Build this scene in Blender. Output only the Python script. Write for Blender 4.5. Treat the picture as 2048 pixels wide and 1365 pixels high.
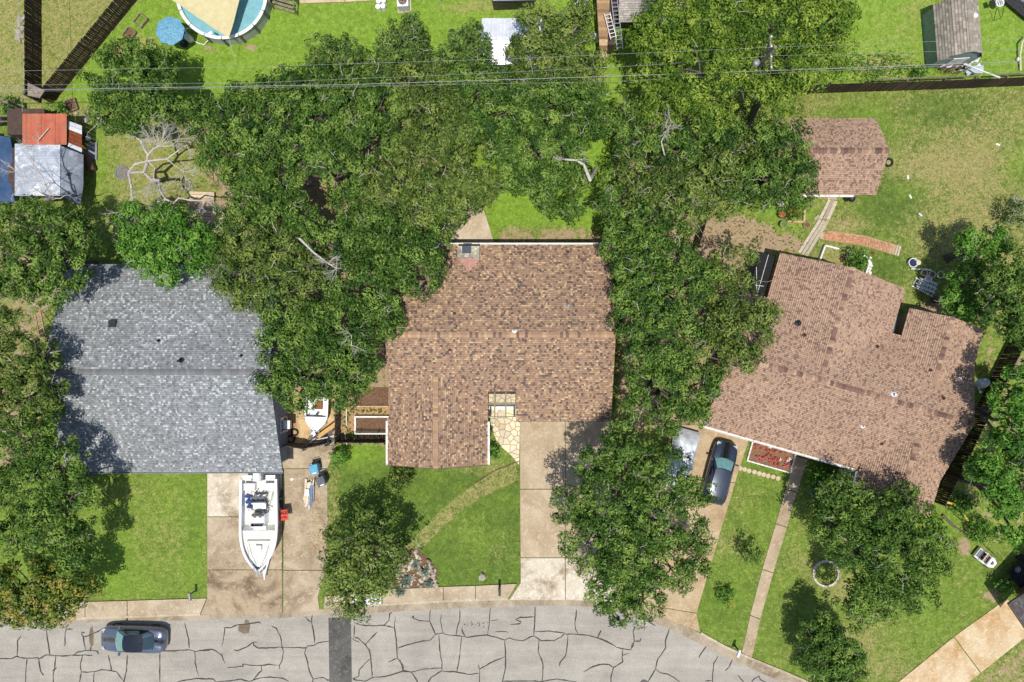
import bpy, math, random
import numpy as np
from mathutils import Vector, Matrix

for o in list(bpy.data.objects):
    bpy.data.objects.remove(o)
SC = bpy.context.scene
COL = SC.collection
R = math.radians

# ---------------------------------------------------------------- camera, sky, sun, exposure
F, CX, CY, H = 1365.0, 1024.0, 682.5, 52.0      # a 24 mm lens looking straight down from 52 m
cam = bpy.data.cameras.new('camera')
cam.lens = 24.0
cam.sensor_width = 36.0
cam.clip_end = 1500.0
cam_o = bpy.data.objects.new('camera', cam)
cam_o.location = (0, 0, H)
COL.objects.link(cam_o)
SC.camera = cam_o

SUN_ELEV = 75.5
world = bpy.data.worlds.new('World')
SC.world = world
world.use_nodes = True
wn = world.node_tree
bg = wn.nodes['Background']
sky = wn.nodes.new('ShaderNodeTexSky')
sky.sky_type = 'NISHITA'
sky.sun_disc = False
sky.sun_elevation = R(SUN_ELEV)
sky.sun_rotation = R(180)
wn.links.new(sky.outputs[0], bg.inputs[0])
bg.inputs[1].default_value = 0.13
sl = bpy.data.lights.new('sun', 'SUN')
sl.energy = 4.1
sl.angle = R(0.5)
sl.color = (1.0, 0.955, 0.875)
sun = bpy.data.objects.new('sun', sl)
sun.rotation_euler = (R(90 - SUN_ELEV), 0, R(3))
sun.location = (0, -20, 70)
COL.objects.link(sun)
SC.view_settings.view_transform = 'Standard'
SC.view_settings.look = 'None'
SC.view_settings.exposure = 0.0
SC.view_settings.gamma = 1.0
SC.view_settings.use_curve_mapping = False
SC.cycles.max_bounces = 6
SC.cycles.transparent_max_bounces = 6

# ---------------------------------------------------------------- helpers
def P(px, py, z=0.0):
    """the place on the level z that lies at this spot of the survey picture"""
    k = (H - z) / F
    return ((px - CX) * k, (CY - py) * k, z)

def lin(c):
    return tuple(((v / 255.0) / 12.92 if v / 255.0 <= 0.04045 else ((v / 255.0 + 0.055) / 1.055) ** 2.4) for v in c)

class MB:
    def __init__(s):
        s.v = []; s.f = []; s.att = []
    def add(s, vs, fs):
        n = len(s.v)
        s.v.extend([tuple(p) for p in vs])
        s.f.extend([tuple(i + n for i in f) for f in fs])
        return s
    def box(s, c, size, rz=0.0, rx=0.0, ry=0.0):
        hx, hy, hz = size[0] / 2, size[1] / 2, size[2] / 2
        m = Matrix.Rotation(rz, 3, 'Z') @ Matrix.Rotation(ry, 3, 'Y') @ Matrix.Rotation(rx, 3, 'X')
        c = Vector(c)
        vs = [c + m @ Vector((x * hx, y * hy, z * hz)) for z in (-1, 1) for x, y in ((-1, -1), (1, -1), (1, 1), (-1, 1))]
        return s.add(vs, [(3, 2, 1, 0), (4, 5, 6, 7), (0, 1, 5, 4), (1, 2, 6, 5), (2, 3, 7, 6), (3, 0, 4, 7)])
    def bar(s, a, b, w, h=None):
        """a square bar from a to b"""
        h = h or w
        a = Vector(a); b = Vector(b); d = b - a
        L = d.length
        if L < 1e-6: return s
        d.normalize()
        up = Vector((0, 0, 1)) if abs(d.z) < 0.95 else Vector((1, 0, 0))
        sx = d.cross(up).normalized(); sy = sx.cross(d).normalized()
        vs = []
        for p in (a, b):
            for x, y in ((-1, -1), (1, -1), (1, 1), (-1, 1)):
                vs.append(p + sx * (x * w / 2) + sy * (y * h / 2))
        return s.add(vs, [(0, 1, 2, 3), (7, 6, 5, 4), (0, 4, 5, 1), (1, 5, 6, 2), (2, 6, 7, 3), (3, 7, 4, 0)])
    def prism(s, poly, z0, z1, top_only=False):
        n = len(poly)
        A = sum(poly[i][0] * poly[(i + 1) % n][1] - poly[(i + 1) % n][0] * poly[i][1] for i in range(n))
        if A < 0: poly = poly[::-1]
        vs = [(p[0], p[1], z0) for p in poly] + [(p[0], p[1], z1) for p in poly]
        fs = [tuple(range(n, 2 * n))]
        if not top_only: fs.append(tuple(range(n - 1, -1, -1)))
        fs += [(i, (i + 1) % n, (i + 1) % n + n, i + n) for i in range(n)]
        return s.add(vs, fs)
    def face(s, pts):
        return s.add(pts, [tuple(range(len(pts)))])
    def tube(s, pts, rad, n=6, cap=True):
        pts = [Vector(p) for p in pts]
        if not hasattr(rad, '__len__'): rad = [rad] * len(pts)
        vs = []; fs = []
        for i, p in enumerate(pts):
            d = (pts[min(i + 1, len(pts) - 1)] - pts[max(i - 1, 0)])
            if d.length < 1e-9: d = Vector((0, 0, 1))
            d.normalize()
            up = Vector((0, 0, 1)) if abs(d.z) < 0.9 else Vector((1, 0, 0))
            sx = d.cross(up).normalized(); sy = sx.cross(d)
            for k in range(n):
                a = 2 * math.pi * k / n
                vs.append(p + (sx * math.cos(a) + sy * math.sin(a)) * rad[i])
        for i in range(len(pts) - 1):
            for k in range(n):
                fs.append((i * n + k, i * n + (k + 1) % n, (i + 1) * n + (k + 1) % n, (i + 1) * n + k))
        if cap:
            fs.append(tuple(range(n - 1, -1, -1)))
            fs.append(tuple((len(pts) - 1) * n + k for k in range(n)))
        return s.add(vs, fs)
    def lathe(s, prof, c=(0, 0, 0), n=20, close=True):
        """profile [(r, z)] turned about the vertical through c"""
        vs = []; fs = []
        for r, z in prof:
            for k in range(n):
                a = 2 * math.pi * k / n
                vs.append((c[0] + r * math.cos(a), c[1] + r * math.sin(a), c[2] + z))
        for i in range(len(prof) - 1):
            for k in range(n):
                fs.append((i * n + k, i * n + (k + 1) % n, (i + 1) * n + (k + 1) % n, (i + 1) * n + k))
        if close:
            fs.append(tuple(range(n - 1, -1, -1)))
            fs.append(tuple((len(prof) - 1) * n + k for k in range(n)))
        return s.add(vs, fs)
    def torus(s, c, r, t, n=24, m=8, sz=1.0):
        vs = []; fs = []
        for i in range(n):
            a = 2 * math.pi * i / n
            for j in range(m):
                b = 2 * math.pi * j / m
                q = r + t * math.cos(b)
                vs.append((c[0] + q * math.cos(a), c[1] + q * math.sin(a), c[2] + t * sz * math.sin(b)))
        for i in range(n):
            for j in range(m):
                fs.append((i * m + j, ((i + 1) % n) * m + j, ((i + 1) % n) * m + (j + 1) % m, i * m + (j + 1) % m))
        return s.add(vs, fs)
    def rock(s, c, r, rng, flat=0.6):
        t = (1 + 5 ** 0.5) / 2
        ico = [(-1, t, 0), (1, t, 0), (-1, -t, 0), (1, -t, 0), (0, -1, t), (0, 1, t), (0, -1, -t), (0, 1, -t), (t, 0, -1), (t, 0, 1), (-t, 0, -1), (-t, 0, 1)]
        fs = [(0, 11, 5), (0, 5, 1), (0, 1, 7), (0, 7, 10), (0, 10, 11), (1, 5, 9), (5, 11, 4), (11, 10, 2), (10, 7, 6), (7, 1, 8), (3, 9, 4), (3, 4, 2), (3, 2, 6), (3, 6, 8), (3, 8, 9), (4, 9, 5), (2, 4, 11), (6, 2, 10), (8, 6, 7), (9, 8, 1)]
        a = rng.uniform(0, 6.28); e = rng.uniform(0.7, 1.3)
        vs = []
        for x, y, z in ico:
            k = r / 1.9 * rng.uniform(0.8, 1.2)
            x, y = x * k * e, y * k
            vs.append((c[0] + x * math.cos(a) - y * math.sin(a), c[1] + x * math.sin(a) + y * math.cos(a), c[2] + z * k * flat))
        return s.add(vs, fs)
    def loft(s, rings, cap=True, closed=True):
        n = len(rings[0]); vs = [p for r in rings for p in r]; fs = []
        for i in range(len(rings) - 1):
            for k in range(n if closed else n - 1):
                fs.append((i * n + k, i * n + (k + 1) % n, (i + 1) * n + (k + 1) % n, (i + 1) * n + k))
        if cap:
            fs.append(tuple(range(n - 1, -1, -1))); fs.append(tuple((len(rings) - 1) * n + k for k in range(n)))
        return s.add(vs, fs)
    def grid(s, fn, nu, nv):
        vs = [fn(i / nu, j / nv) for j in range(nv + 1) for i in range(nu + 1)]
        fs = [(j * (nu + 1) + i, j * (nu + 1) + i + 1, (j + 1) * (nu + 1) + i + 1, (j + 1) * (nu + 1) + i) for j in range(nv) for i in range(nu)]
        return s.add(vs, fs)
    def mesh(s, name, m, smooth=False, off=None):
        me = bpy.data.meshes.new(name)
        v = s.v if off is None else [(p[0] - off[0], p[1] - off[1], p[2] - off[2]) for p in s.v]
        me.from_pydata(v, [], s.f)
        me.materials.append(m)
        if s.att: me.attributes.new('band', 'FLOAT', 'POINT').data.foreach_set('value', s.att)
        if smooth:
            me.polygons.foreach_set('use_smooth', [True] * len(me.polygons))
        me.update()
        return me

def link(name, data, parent=None, loc=(0, 0, 0), rot=(0, 0, 0), scale=(1, 1, 1)):
    o = bpy.data.objects.new(name, data)
    COL.objects.link(o)
    o.parent = parent
    o.location = loc; o.rotation_euler = rot; o.scale = scale
    return o

def tag(o, label=None, cat=None, group=None, kind=None):
    if label: o['label'] = label
    if cat: o['category'] = cat
    if group: o['group'] = group
    if kind: o['kind'] = kind
    return o

class Thing:
    """an Empty at the thing's base; parts are written in its own frame, or in the world's with w=True (no turn then)"""
    def __init__(s, name, label, cat, loc=(0, 0, 0), rz=0.0, group=None):
        s.o = link(name, None, None, loc, (0, 0, rz))
        s.loc = loc
        s.o.empty_display_size = 0.3
        tag(s.o, label, cat, group)
    def part(s, name, mb, m, parent=None, smooth=False, w=False, label=None, kind=None):
        o = link(name, mb.mesh(name, m, smooth, s.loc if w else None), parent or s.o)
        return tag(o, label, kind=kind)
    def piece(s, name, me, loc, rot=(0, 0, 0), scale=(1, 1, 1), parent=None, w=False):
        if w: loc = tuple(loc[i] - s.loc[i] for i in range(3))
        return link(name, me, parent or s.o, loc, rot, scale)

def single(name, mb, m, label, cat, loc=(0, 0, 0), rz=0.0, group=None, smooth=False, w=False):
    o = link(name, mb.mesh(name, m, smooth, loc if w else None), None, loc, (0, 0, rz))
    return tag(o, label, cat, group)

def struct(name, mb, m, parent=None, smooth=False):
    o = link(name, mb.mesh(name, m, smooth), parent)
    if parent is None: o['kind'] = 'structure'
    return o

def copy_tree(o, parent=None):
    c = o.copy(); COL.objects.link(c); c.parent = parent
    for ch in o.children: copy_tree(ch, c)
    return c

# ---------------------------------------------------------------- materials
def _new(name):
    m = bpy.data.materials.new(name); m.use_nodes = True
    nt = m.node_tree
    return m, nt, nt.nodes['Principled BSDF']

def _noise(nt, scale, detail=4.0, rough=0.6, dist=0.0, vec=None):
    n = nt.nodes.new('ShaderNodeTexNoise')
    n.inputs['Scale'].default_value = scale; n.inputs['Detail'].default_value = detail
    n.inputs['Roughness'].default_value = rough; n.inputs['Distortion'].default_value = dist
    if vec is None:
        g = nt.nodes.new('ShaderNodeNewGeometry'); vec = g.outputs['Position']
    nt.links.new(vec, n.inputs['Vector'])
    return n.outputs['Fac']

def _ramp(nt, fac, stops, interp='LINEAR'):
    r = nt.nodes.new('ShaderNodeValToRGB'); r.color_ramp.interpolation = interp
    el = r.color_ramp.elements
    while len(el) < len(stops): el.new(0.5)
    for e, (p, c) in zip(el, stops):
        e.position = p; e.color = (*c, 1) if len(c) == 3 else c
    nt.links.new(fac, r.inputs[0])
    return r.outputs[0]

def _mix(nt, fac, a, b, mode='MIX'):
    n = nt.nodes.new('ShaderNodeMix'); n.data_type = 'RGBA'; n.blend_type = mode
    for sock, v in ((n.inputs[0], fac), (n.inputs[6], a), (n.inputs[7], b)):
        if isinstance(v, (int, float)): sock.default_value = v
        elif isinstance(v, tuple): sock.default_value = (*v, 1) if len(v) == 3 else v
        else: nt.links.new(v, sock)
    return n.outputs[2]

def _math(nt, op, a, b=0.0, c=None, clamp=False):
    n = nt.nodes.new('ShaderNodeMath'); n.operation = op; n.use_clamp = clamp
    for i, v in enumerate((a, b) if c is None else (a, b, c)):
        if isinstance(v, (int, float)): n.inputs[i].default_value = v
        else: nt.links.new(v, n.inputs[i])
    return n.outputs[0]

def _bump(nt, bs, fac, strength, dist=0.05):
    b = nt.nodes.new('ShaderNodeBump')
    b.inputs['Strength'].default_value = strength; b.inputs['Distance'].default_value = dist
    nt.links.new(fac, b.inputs['Height']); nt.links.new(b.outputs[0], bs.inputs['Normal'])

MC = {}
def mat(name, c, c2=None, scale=3.0, rough=0.8, bump=0.0, metal=0.0, coat=0.0, spec=0.4, fine=0.12, detail=5.0, lo=0.35, hi=0.65):
    """plain surface: colour c drifting to c2 with world-space noise, plus fine grain"""
    if name in MC: return MC[name]
    m, nt, bs = _new(name)
    c = lin(c); c2 = lin(c2) if c2 else tuple(v * 0.8 for v in c)
    f = _noise(nt, scale, detail)
    col = _ramp(nt, f, [(lo, c), (hi, c2)])
    if fine:
        g = _noise(nt, min(scale * 8, 10), 3)
        gr = _ramp(nt, g, [(0.3, (1 - fine,) * 3), (0.7, (1 + fine,) * 3)])
        col = _mix(nt, 1.0, col, gr, 'MULTIPLY')
    nt.links.new(col, bs.inputs['Base Color'])
    bs.inputs['Roughness'].default_value = rough; bs.inputs['Metallic'].default_value = metal
    bs.inputs['Specular IOR Level'].default_value = spec
    if coat: bs.inputs['Coat Weight'].default_value = coat; bs.inputs['Coat Roughness'].default_value = 0.05
    if bump: _bump(nt, bs, f, bump)
    MC[name] = m
    return m

def mat_random(name, stops, per='island', rough=0.9, fine=0.15, blotch=0.0, bscale=0.35, spec=0.25, band=0.0):
    """each piece (mesh island or object) takes its own colour from the list [(share, rgb)]"""
    if name in MC: return MC[name]
    m, nt, bs = _new(name)
    if per == 'island':
        src = nt.nodes.new('ShaderNodeNewGeometry').outputs['Random Per Island']
    else:
        src = nt.nodes.new('ShaderNodeObjectInfo').outputs['Random']
    pos = 0.0; st = []
    tot = sum(s for s, _ in stops)
    for s, c in stops:
        st.append((pos, lin(c))); pos += s / tot
    col = _ramp(nt, src, st, 'CONSTANT')
    g = _noise(nt, 8.0, 3)
    col = _mix(nt, 1.0, col, _ramp(nt, g, [(0.3, (1 - fine,) * 3), (0.7, (1 + fine,) * 3)]), 'MULTIPLY')
    if band:   # dark granule strip that also paints in the shadow line between courses
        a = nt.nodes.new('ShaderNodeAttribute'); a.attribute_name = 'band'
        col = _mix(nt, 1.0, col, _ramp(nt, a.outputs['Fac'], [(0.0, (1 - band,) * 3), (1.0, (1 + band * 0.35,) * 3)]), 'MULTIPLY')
    if blotch:
        b = _noise(nt, bscale, 5)
        col = _mix(nt, 1.0, col, _ramp(nt, b, [(0.35, (1 - blotch,) * 3), (0.65, (1 + blotch * 0.6,) * 3)]), 'MULTIPLY')
    nt.links.new(col, bs.inputs['Base Color'])
    bs.inputs['Roughness'].default_value = rough; bs.inputs['Specular IOR Level'].default_value = spec
    MC[name] = m
    return m

def mat_leaf(name, dark, mid, light, trans=0.25, spec=0.18):
    if name in MC: return MC[name]
    m, nt, bs = _new(name)
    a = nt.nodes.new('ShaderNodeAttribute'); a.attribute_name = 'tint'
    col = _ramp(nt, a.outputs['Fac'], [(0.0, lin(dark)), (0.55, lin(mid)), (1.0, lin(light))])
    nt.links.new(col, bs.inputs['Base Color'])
    bs.inputs['Roughness'].default_value = 0.55; bs.inputs['Specular IOR Level'].default_value = spec
    t = nt.nodes.new('ShaderNodeBsdfTranslucent')
    nt.links.new(_mix(nt, 1.0, col, (0.9, 1.0, 0.45), 'MULTIPLY'), t.inputs['Color'])
    mx = nt.nodes.new('ShaderNodeMixShader'); mx.inputs[0].default_value = trans
    nt.links.new(bs.outputs[0], mx.inputs[1]); nt.links.new(t.outputs[0], mx.inputs[2])
    nt.links.new(mx.outputs[0], nt.nodes['Material Output'].inputs['Surface'])
    MC[name] = m
    return m

def mat_concrete(name, c, stain, crack=0.0, amount=0.5, pale=None):
    """broom-finished slab: base colour, drifting stains, pale wear, pits"""
    if name in MC: return MC[name]
    m, nt, bs = _new(name)
    base = lin(c)
    f1 = _noise(nt, 0.45, 6, 0.65, 0.6)
    col = _ramp(nt, f1, [(0.36, lin(stain)), (0.36 + 0.4 * (1 - amount) + 0.06, base)])
    f2 = _noise(nt, 2.6, 8, 0.75, 1.0)
    col = _mix(nt, _ramp(nt, f2, [(0.52, (0, 0, 0)), (0.68, (1, 1, 1))]), col, lin(pale) if pale else tuple(min(1, v * 1.22) for v in base))
    f4 = _noise(nt, 1.1, 8, 0.8, 1.5)
    col = _mix(nt, _ramp(nt, f4, [(0.58, (0, 0, 0)), (0.72, (0.55 * amount + 0.1,) * 3)]), col, tuple(v * 0.55 for v in lin(stain)))
    f3 = _noise(nt, 9, 4, 0.7)
    col = _mix(nt, 1.0, col, _ramp(nt, f3, [(0.3, (0.84,) * 3), (0.7, (1.13,) * 3)]), 'MULTIPLY')
    nt.links.new(col, bs.inputs['Base Color'])
    bs.inputs['Roughness'].default_value = 0.92; bs.inputs['Specular IOR Level'].default_value = 0.2
    _bump(nt, bs, f3, 0.25, 0.02)
    MC[name] = m
    return m

white_m = mat('white_paint', (232, 230, 224), (205, 203, 198), 2.0, 0.5)
white_pl = mat('white_plastic', (240, 240, 238), (222, 222, 222), 1.2, 0.4, spec=0.5, fine=0.05)
black_m = mat('black_metal', (28, 28, 30), (40, 40, 42), 3, 0.5)
grey_metal = mat('galvanised_metal', (150, 153, 156), (122, 126, 130), 2.5, 0.5, metal=0.25)
alu = mat('aluminium', (196, 201, 208), (170, 176, 184), 2.0, 0.35, metal=0.7)
tyre_m = mat('tyre_rubber', (30, 30, 31), (42, 41, 40), 6, 0.85)
glass_dk = mat('dark_glass', (14, 18, 22), (20, 25, 30), 1, 0.06, spec=0.6, coat=1.0, fine=0)
old_wood = mat('weathered_wood', (150, 138, 122), (105, 94, 82), 5, 0.9, bump=0.3)
tan_wood = mat('bare_lumber', (205, 180, 140), (172, 145, 108), 4, 0.85, bump=0.2)
terra = mat('terracotta', (176, 96, 66), (150, 78, 54), 5, 0.8)
mulch_m = mat('mulch', (132, 102, 78), (94, 70, 54), 18, 0.95, bump=0.8, fine=0.3)
soil_m = mat('garden_soil', (128, 98, 70), (96, 72, 52), 8, 0.95, bump=0.6, fine=0.25)
bark_m = mat('oak_bark', (112, 102, 92), (78, 70, 63), 6, 0.9, bump=0.5)
dead_m = mat('bleached_branch', (204, 197, 188), (166, 158, 149), 6, 0.85)
CUBE = {}
def cube_mesh(m):
    """one unit cube per material, shared by every plank, picket or slat made of it"""
    if m.name not in CUBE:
        CUBE[m.name] = MB().box((0, 0, 0), (1, 1, 1)).mesh('plank_block', m)
    return CUBE[m.name]
# ================================================================ THE SETTING
# ---- ground: one sheet to the horizon; the yards' grass, straw and bare soil lie in vertex attributes
xs = np.concatenate([[-900, -300, -120, -70], np.arange(-48, 48.01, 0.3), [70, 120, 300, 900]])
ys = np.concatenate([[-900, -300, -120, -60], np.arange(-34, 34.01, 0.3), [60, 120, 300, 900]])
gx, gy = np.meshgrid(xs, ys)
NX, NY = len(xs), len(ys)
PXg = gx * F / H + CX; PYg = CY - gy * F / H
vivid = np.full(gx.shape, 0.42); dry = np.full(gx.shape, 0.36); soil = np.zeros(gx.shape)

def inside(poly, X, Y):
    res = np.zeros(X.shape, bool); n = len(poly); j = n - 1
    for i in range(n):
        xi, yi = poly[i]; xj, yj = poly[j]
        with np.errstate(divide='ignore', invalid='ignore'):
            c = ((yi > Y) != (yj > Y)) & (X < (xj - xi) * (Y - yi) / (yj - yi + 1e-12) + xi)
        res ^= c; j = i
    return res
def soft(mask, k=2):
    m = mask.astype(float)
    for _ in range(k):
        m = (m + np.roll(m, 1, 0) + np.roll(m, -1, 0) + np.roll(m, 1, 1) + np.roll(m, -1, 1)) / 5
    return m
def zone(poly, v=None, d=None, s=None, k=2):
    w = soft(inside(poly, PXg, PYg), k)
    for arr, val in ((vivid, v), (dry, d), (soil, s)):
        if val is not None: arr[:] = arr * (1 - w) + val * w
def blob(px, py, rx, ry, v=None, d=None, s=None, a=1.0):
    w = a * np.exp(-(((PXg - px) / rx) ** 2 + ((PYg - py) / ry) ** 2))
    for arr, val in ((vivid, v), (dry, d), (soil, s)):
        if val is not None: arr[:] = arr * (1 - w) + val * w
# back yards along the top
zone([(100, -200), (1240, -200), (1240, 210), (100, 210)], 0.95, 0.22, 0.0)
zone([(84, -200), (285, -10), (100, 210), (84, 210)], 0.45, 0.58, 0.05)
zone([(-300, -200), (80, -200), (80, 220), (-300, 220)], 0.5, 0.60, 0.05)
zone([(1230, -200), (2400, -200), (2400, 170), (1230, 185)], 0.95, 0.30, 0.0)
blob(1750, 130, 70, 22, d=0.75, s=0.4); blob(1840, 20, 40, 20, d=0.55); blob(1800, 60, 60, 40, d=0.42)
blob(1010, 10, 70, 12, d=0.8, s=0.5); blob(930, 15, 45, 12, d=0.6); blob(420, 98, 25, 10, s=0.8); blob(500, 95, 25, 10, s=0.85)
blob(290, 85, 40, 20, d=0.55, s=0.25); blob(145, 225, 40, 25, d=0.6, s=0.4); blob(540, 110, 60, 50, d=0.3)
# right back yard: straw with dark green patches
zone([(1590, 185), (2400, 170), (2400, 640), (1960, 640), (1810, 575), (1560, 500), (1590, 400)], 0.34, 0.52, 0.03, 4)
blob(1720, 250, 75, 45, v=0.5, d=0.15); blob(1900, 220, 90, 40, v=0.1, d=0.25); blob(1850, 290, 40, 20, v=0.2, d=0.4)
blob(1760, 430, 60, 60, v=0.15, d=0.22); blob(1790, 390, 60, 35, v=0.15, d=0.2); blob(1980, 340, 90, 110, d=0.62); blob(1900, 330, 90, 40, d=0.72, s=0.25)
blob(2040, 330, 40, 60, v=0.5, d=0.35); blob(1850, 540, 55, 35, v=0.3, d=0.35); blob(1770, 530, 40, 30, v=0.1, d=0.12); blob(1690, 450, 50, 14, d=0.7, s=0.6)
blob(1930, 470, 90, 60, d=0.62); blob(1880, 620, 70, 18, d=0.5, s=0.9); blob(1800, 600, 40, 15, d=0.5, s=0.7)
zone([(1390, 430), (1530, 430), (1600, 470), (1640, 500), (1560, 510), (1520, 505), (1500, 640), (1390, 640)], 0.3, 0.5, 0.95, 4)
blob(1585, 430, 60, 40, v=0.85, d=0.25, s=0.0); blob(1540, 405, 35, 30, v=0.95, d=0.15, s=0.0); blob(1470, 470, 30, 40, d=0.5, s=0.75)
# centre back yard
zone([(900, 330), (1230, 250), (1230, 490), (900, 490)], 1.0, 0.06, 0.0, 3)
zone([(985, 452), (1230, 458), (1230, 495), (985, 495)], 0.4, 0.6, 0.7, 5)
zone([(200, 260), (380, 240), (460, 400), (450, 470), (200, 460)], 0.5, 0.52, 0.1, 4)
blob(290, 330, 60, 50, d=0.62, s=0.25); blob(330, 400, 40, 40, d=0.6, s=0.35); blob(200, 350, 30, 90, v=0.7, d=0.35)
zone([(380, 210), (900, 210), (980, 430), (900, 490), (800, 900), (560, 900), (560, 480), (450, 480)], 0.3, 0.55, 0.75, 6)
zone([(-200, 390), (180, 430), (190, 540), (100, 640), (60, 940), (-200, 940)], 0.3, 0.5, 0.6, 5)
zone([(1235, 250), (1400, 240), (1400, 640), (1500, 640), (1400, 860), (1235, 860)], 0.25, 0.5, 0.85, 5)
# front lawns
zone([(-300, 940), (415, 940), (415, 1200), (-300, 1210)], 0.55, 0.3, 0.0, 2)
blob(320, 1080, 85, 75, d=0.42, s=0.05); blob(260, 980, 60, 20, d=0.42); blob(230, 1130, 40, 60, v=0.75, d=0.15); blob(390, 1050, 14, 120, v=0.45, d=0.1)
zone([(656, 890), (780, 890), (780, 930), (1040, 930), (1040, 1175), (656, 1190)], 0.2, 0.16, 0.0, 1)
blob(720, 905, 50, 30, v=0.8, d=0.15); blob(668, 1000, 12, 120, d=0.55); blob(970, 940, 60, 12, d=0.55); blob(930, 1060, 50, 40, v=0.5, d=0.3); blob(1000, 1100, 40, 40, d=0.36)
zone([(1400, 980), (1498, 885), (1620, 920), (1505, 1320), (1390, 1250)], 0.42, 0.30, 0.0, 2)
blob(1480, 1000, 50, 25, d=0.42); blob(1450, 1090, 45, 30, d=0.5); blob(1545, 1010, 25, 40, d=0.2); blob(1440, 1210, 40, 60, v=0.35, d=0.14)
zone([(1612, 920), (1715, 950), (1860, 1035), (1900, 1000), (2015, 1195), (1786, 1372), (1560, 1420), (1505, 1320)], 0.45, 0.34, 0.0, 2)
blob(1620, 1130, 50, 50, d=0.5); blob(1720, 1280, 50, 50, d=0.6, s=0.2); blob(1680, 1180, 40, 30, d=0.62); blob(1880, 1060, 30, 40, v=0.9, d=0.15); blob(1780, 1340, 60, 30, d=0.55, v=0.3)
blob(1930, 1090, 18, 35, s=0.9); blob(1985, 1190, 22, 20, s=0.9); blob(1880, 1200, 60, 60, v=0.5, d=0.25); blob(1590, 1230, 60, 70, v=0.4, d=0.3)
zone([(1860, 1010), (1900, 1005), (1990, 1110), (2100, 1000), (2100, 640), (1960, 640), (1940, 850)], 0.6, 0.4, 0.5, 4)
zone([(1920, 1375), (2060, 1270), (2200, 1270), (2200, 1500), (1920, 1500)], 0.4, 0.55, 0.5, 3)

gm = bpy.data.meshes.new('ground')
vv = np.stack([gx.ravel(), gy.ravel(), np.zeros(gx.size)], 1)
idx = np.arange(NX * NY).reshape(NY, NX)
qf = np.stack([idx[:-1, :-1], idx[:-1, 1:], idx[1:, 1:], idx[1:, :-1]], -1).reshape(-1, 4)
def fast_mesh(me, v, q):
    me.vertices.add(len(v)); me.vertices.foreach_set('co', np.asarray(v, np.float32).ravel())
    n = q.shape[1]
    me.loops.add(q.size); me.loops.foreach_set('vertex_index', np.asarray(q, np.int32).ravel())
    me.polygons.add(len(q)); me.polygons.foreach_set('loop_start', np.arange(0, q.size, n, dtype=np.int32))
    me.update(calc_edges=True); me.validate()
fast_mesh(gm, vv, qf)
for nm, arr in (('vivid', vivid), ('dry', dry), ('soil', soil)):
    gm.attributes.new(nm, 'FLOAT', 'POINT').data.foreach_set('value', arr.ravel().astype(np.float32))

def grass_nodes(name, use_attr=True, v0=0.4, d0=0.5, s0=0.0):
    m, nt, bs = _new(name)
    def at(n, d):
        if not use_attr: return d
        a = nt.nodes.new('ShaderNodeAttribute'); a.attribute_name = n
        return a.outputs['Fac']
    n1 = _noise(nt, 0.55, 5, 0.6); n2 = _noise(nt, 2.4, 7, 0.75, 0.6); n3 = _noise(nt, 7.5, 6, 0.85, 1.2); n4 = _noise(nt, 0.9, 6, 0.7)
    fac = _math(nt, 'MULTIPLY_ADD', _math(nt, 'SUBTRACT', n1, 0.5), 0.9, at('vivid', v0), True)
    green = _ramp(nt, fac, [(0.0, lin((86, 108, 48))), (0.45, lin((112, 136, 54))), (1.0, lin((126, 158, 56)))])
    green = _mix(nt, 1.0, green, _ramp(nt, n2, [(0.3, (0.62,) * 3), (0.7, (1.3,) * 3)]), 'MULTIPLY')
    sd = _math(nt, 'ADD', at('dry', d0), _math(nt, 'ADD', _math(nt, 'MULTIPLY', _math(nt, 'SUBTRACT', n2, 0.5), 1.2), _math(nt, 'MULTIPLY', _math(nt, 'SUBTRACT', n3, 0.5), 2.4)))
    sd = _math(nt, 'ADD', sd, _math(nt, 'MULTIPLY', _math(nt, 'SUBTRACT', n4, 0.5), 0.5))
    straw = _mix(nt, n3, lin((134, 120, 74)), lin((184, 168, 118)))
    col = _mix(nt, _ramp(nt, sd, [(0.40, (0, 0, 0)), (0.72, (0.9, 0.9, 0.9))]), green, straw)
    ss = _math(nt, 'ADD', at('soil', s0), _math(nt, 'ADD', _math(nt, 'MULTIPLY', _math(nt, 'SUBTRACT', n4, 0.5), 1.2), _math(nt, 'MULTIPLY', _math(nt, 'SUBTRACT', n2, 0.5), 0.9)))
    earth = _mix(nt, n2, lin((138, 116, 90)), lin((190, 168, 136)))
    col = _mix(nt, _ramp(nt, ss, [(0.5, (0, 0, 0)), (0.68, (1, 1, 1))]), col, earth)
    col = _mix(nt, 1.0, col, _ramp(nt, n3, [(0.34, (0.55,) * 3), (0.66, (1.35,) * 3)]), 'MULTIPLY')
    nt.links.new(col, bs.inputs['Base Color'])
    bs.inputs['Roughness'].default_value = 0.95; bs.inputs['Specular IOR Level'].default_value = 0.1
    _bump(nt, bs, _math(nt, 'ADD', n3, n2), 0.7, 0.06)
    return m
gm.materials.append(grass_nodes('lawn_grass'))
go = link('ground', gm); go['kind'] = 'structure'

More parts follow.
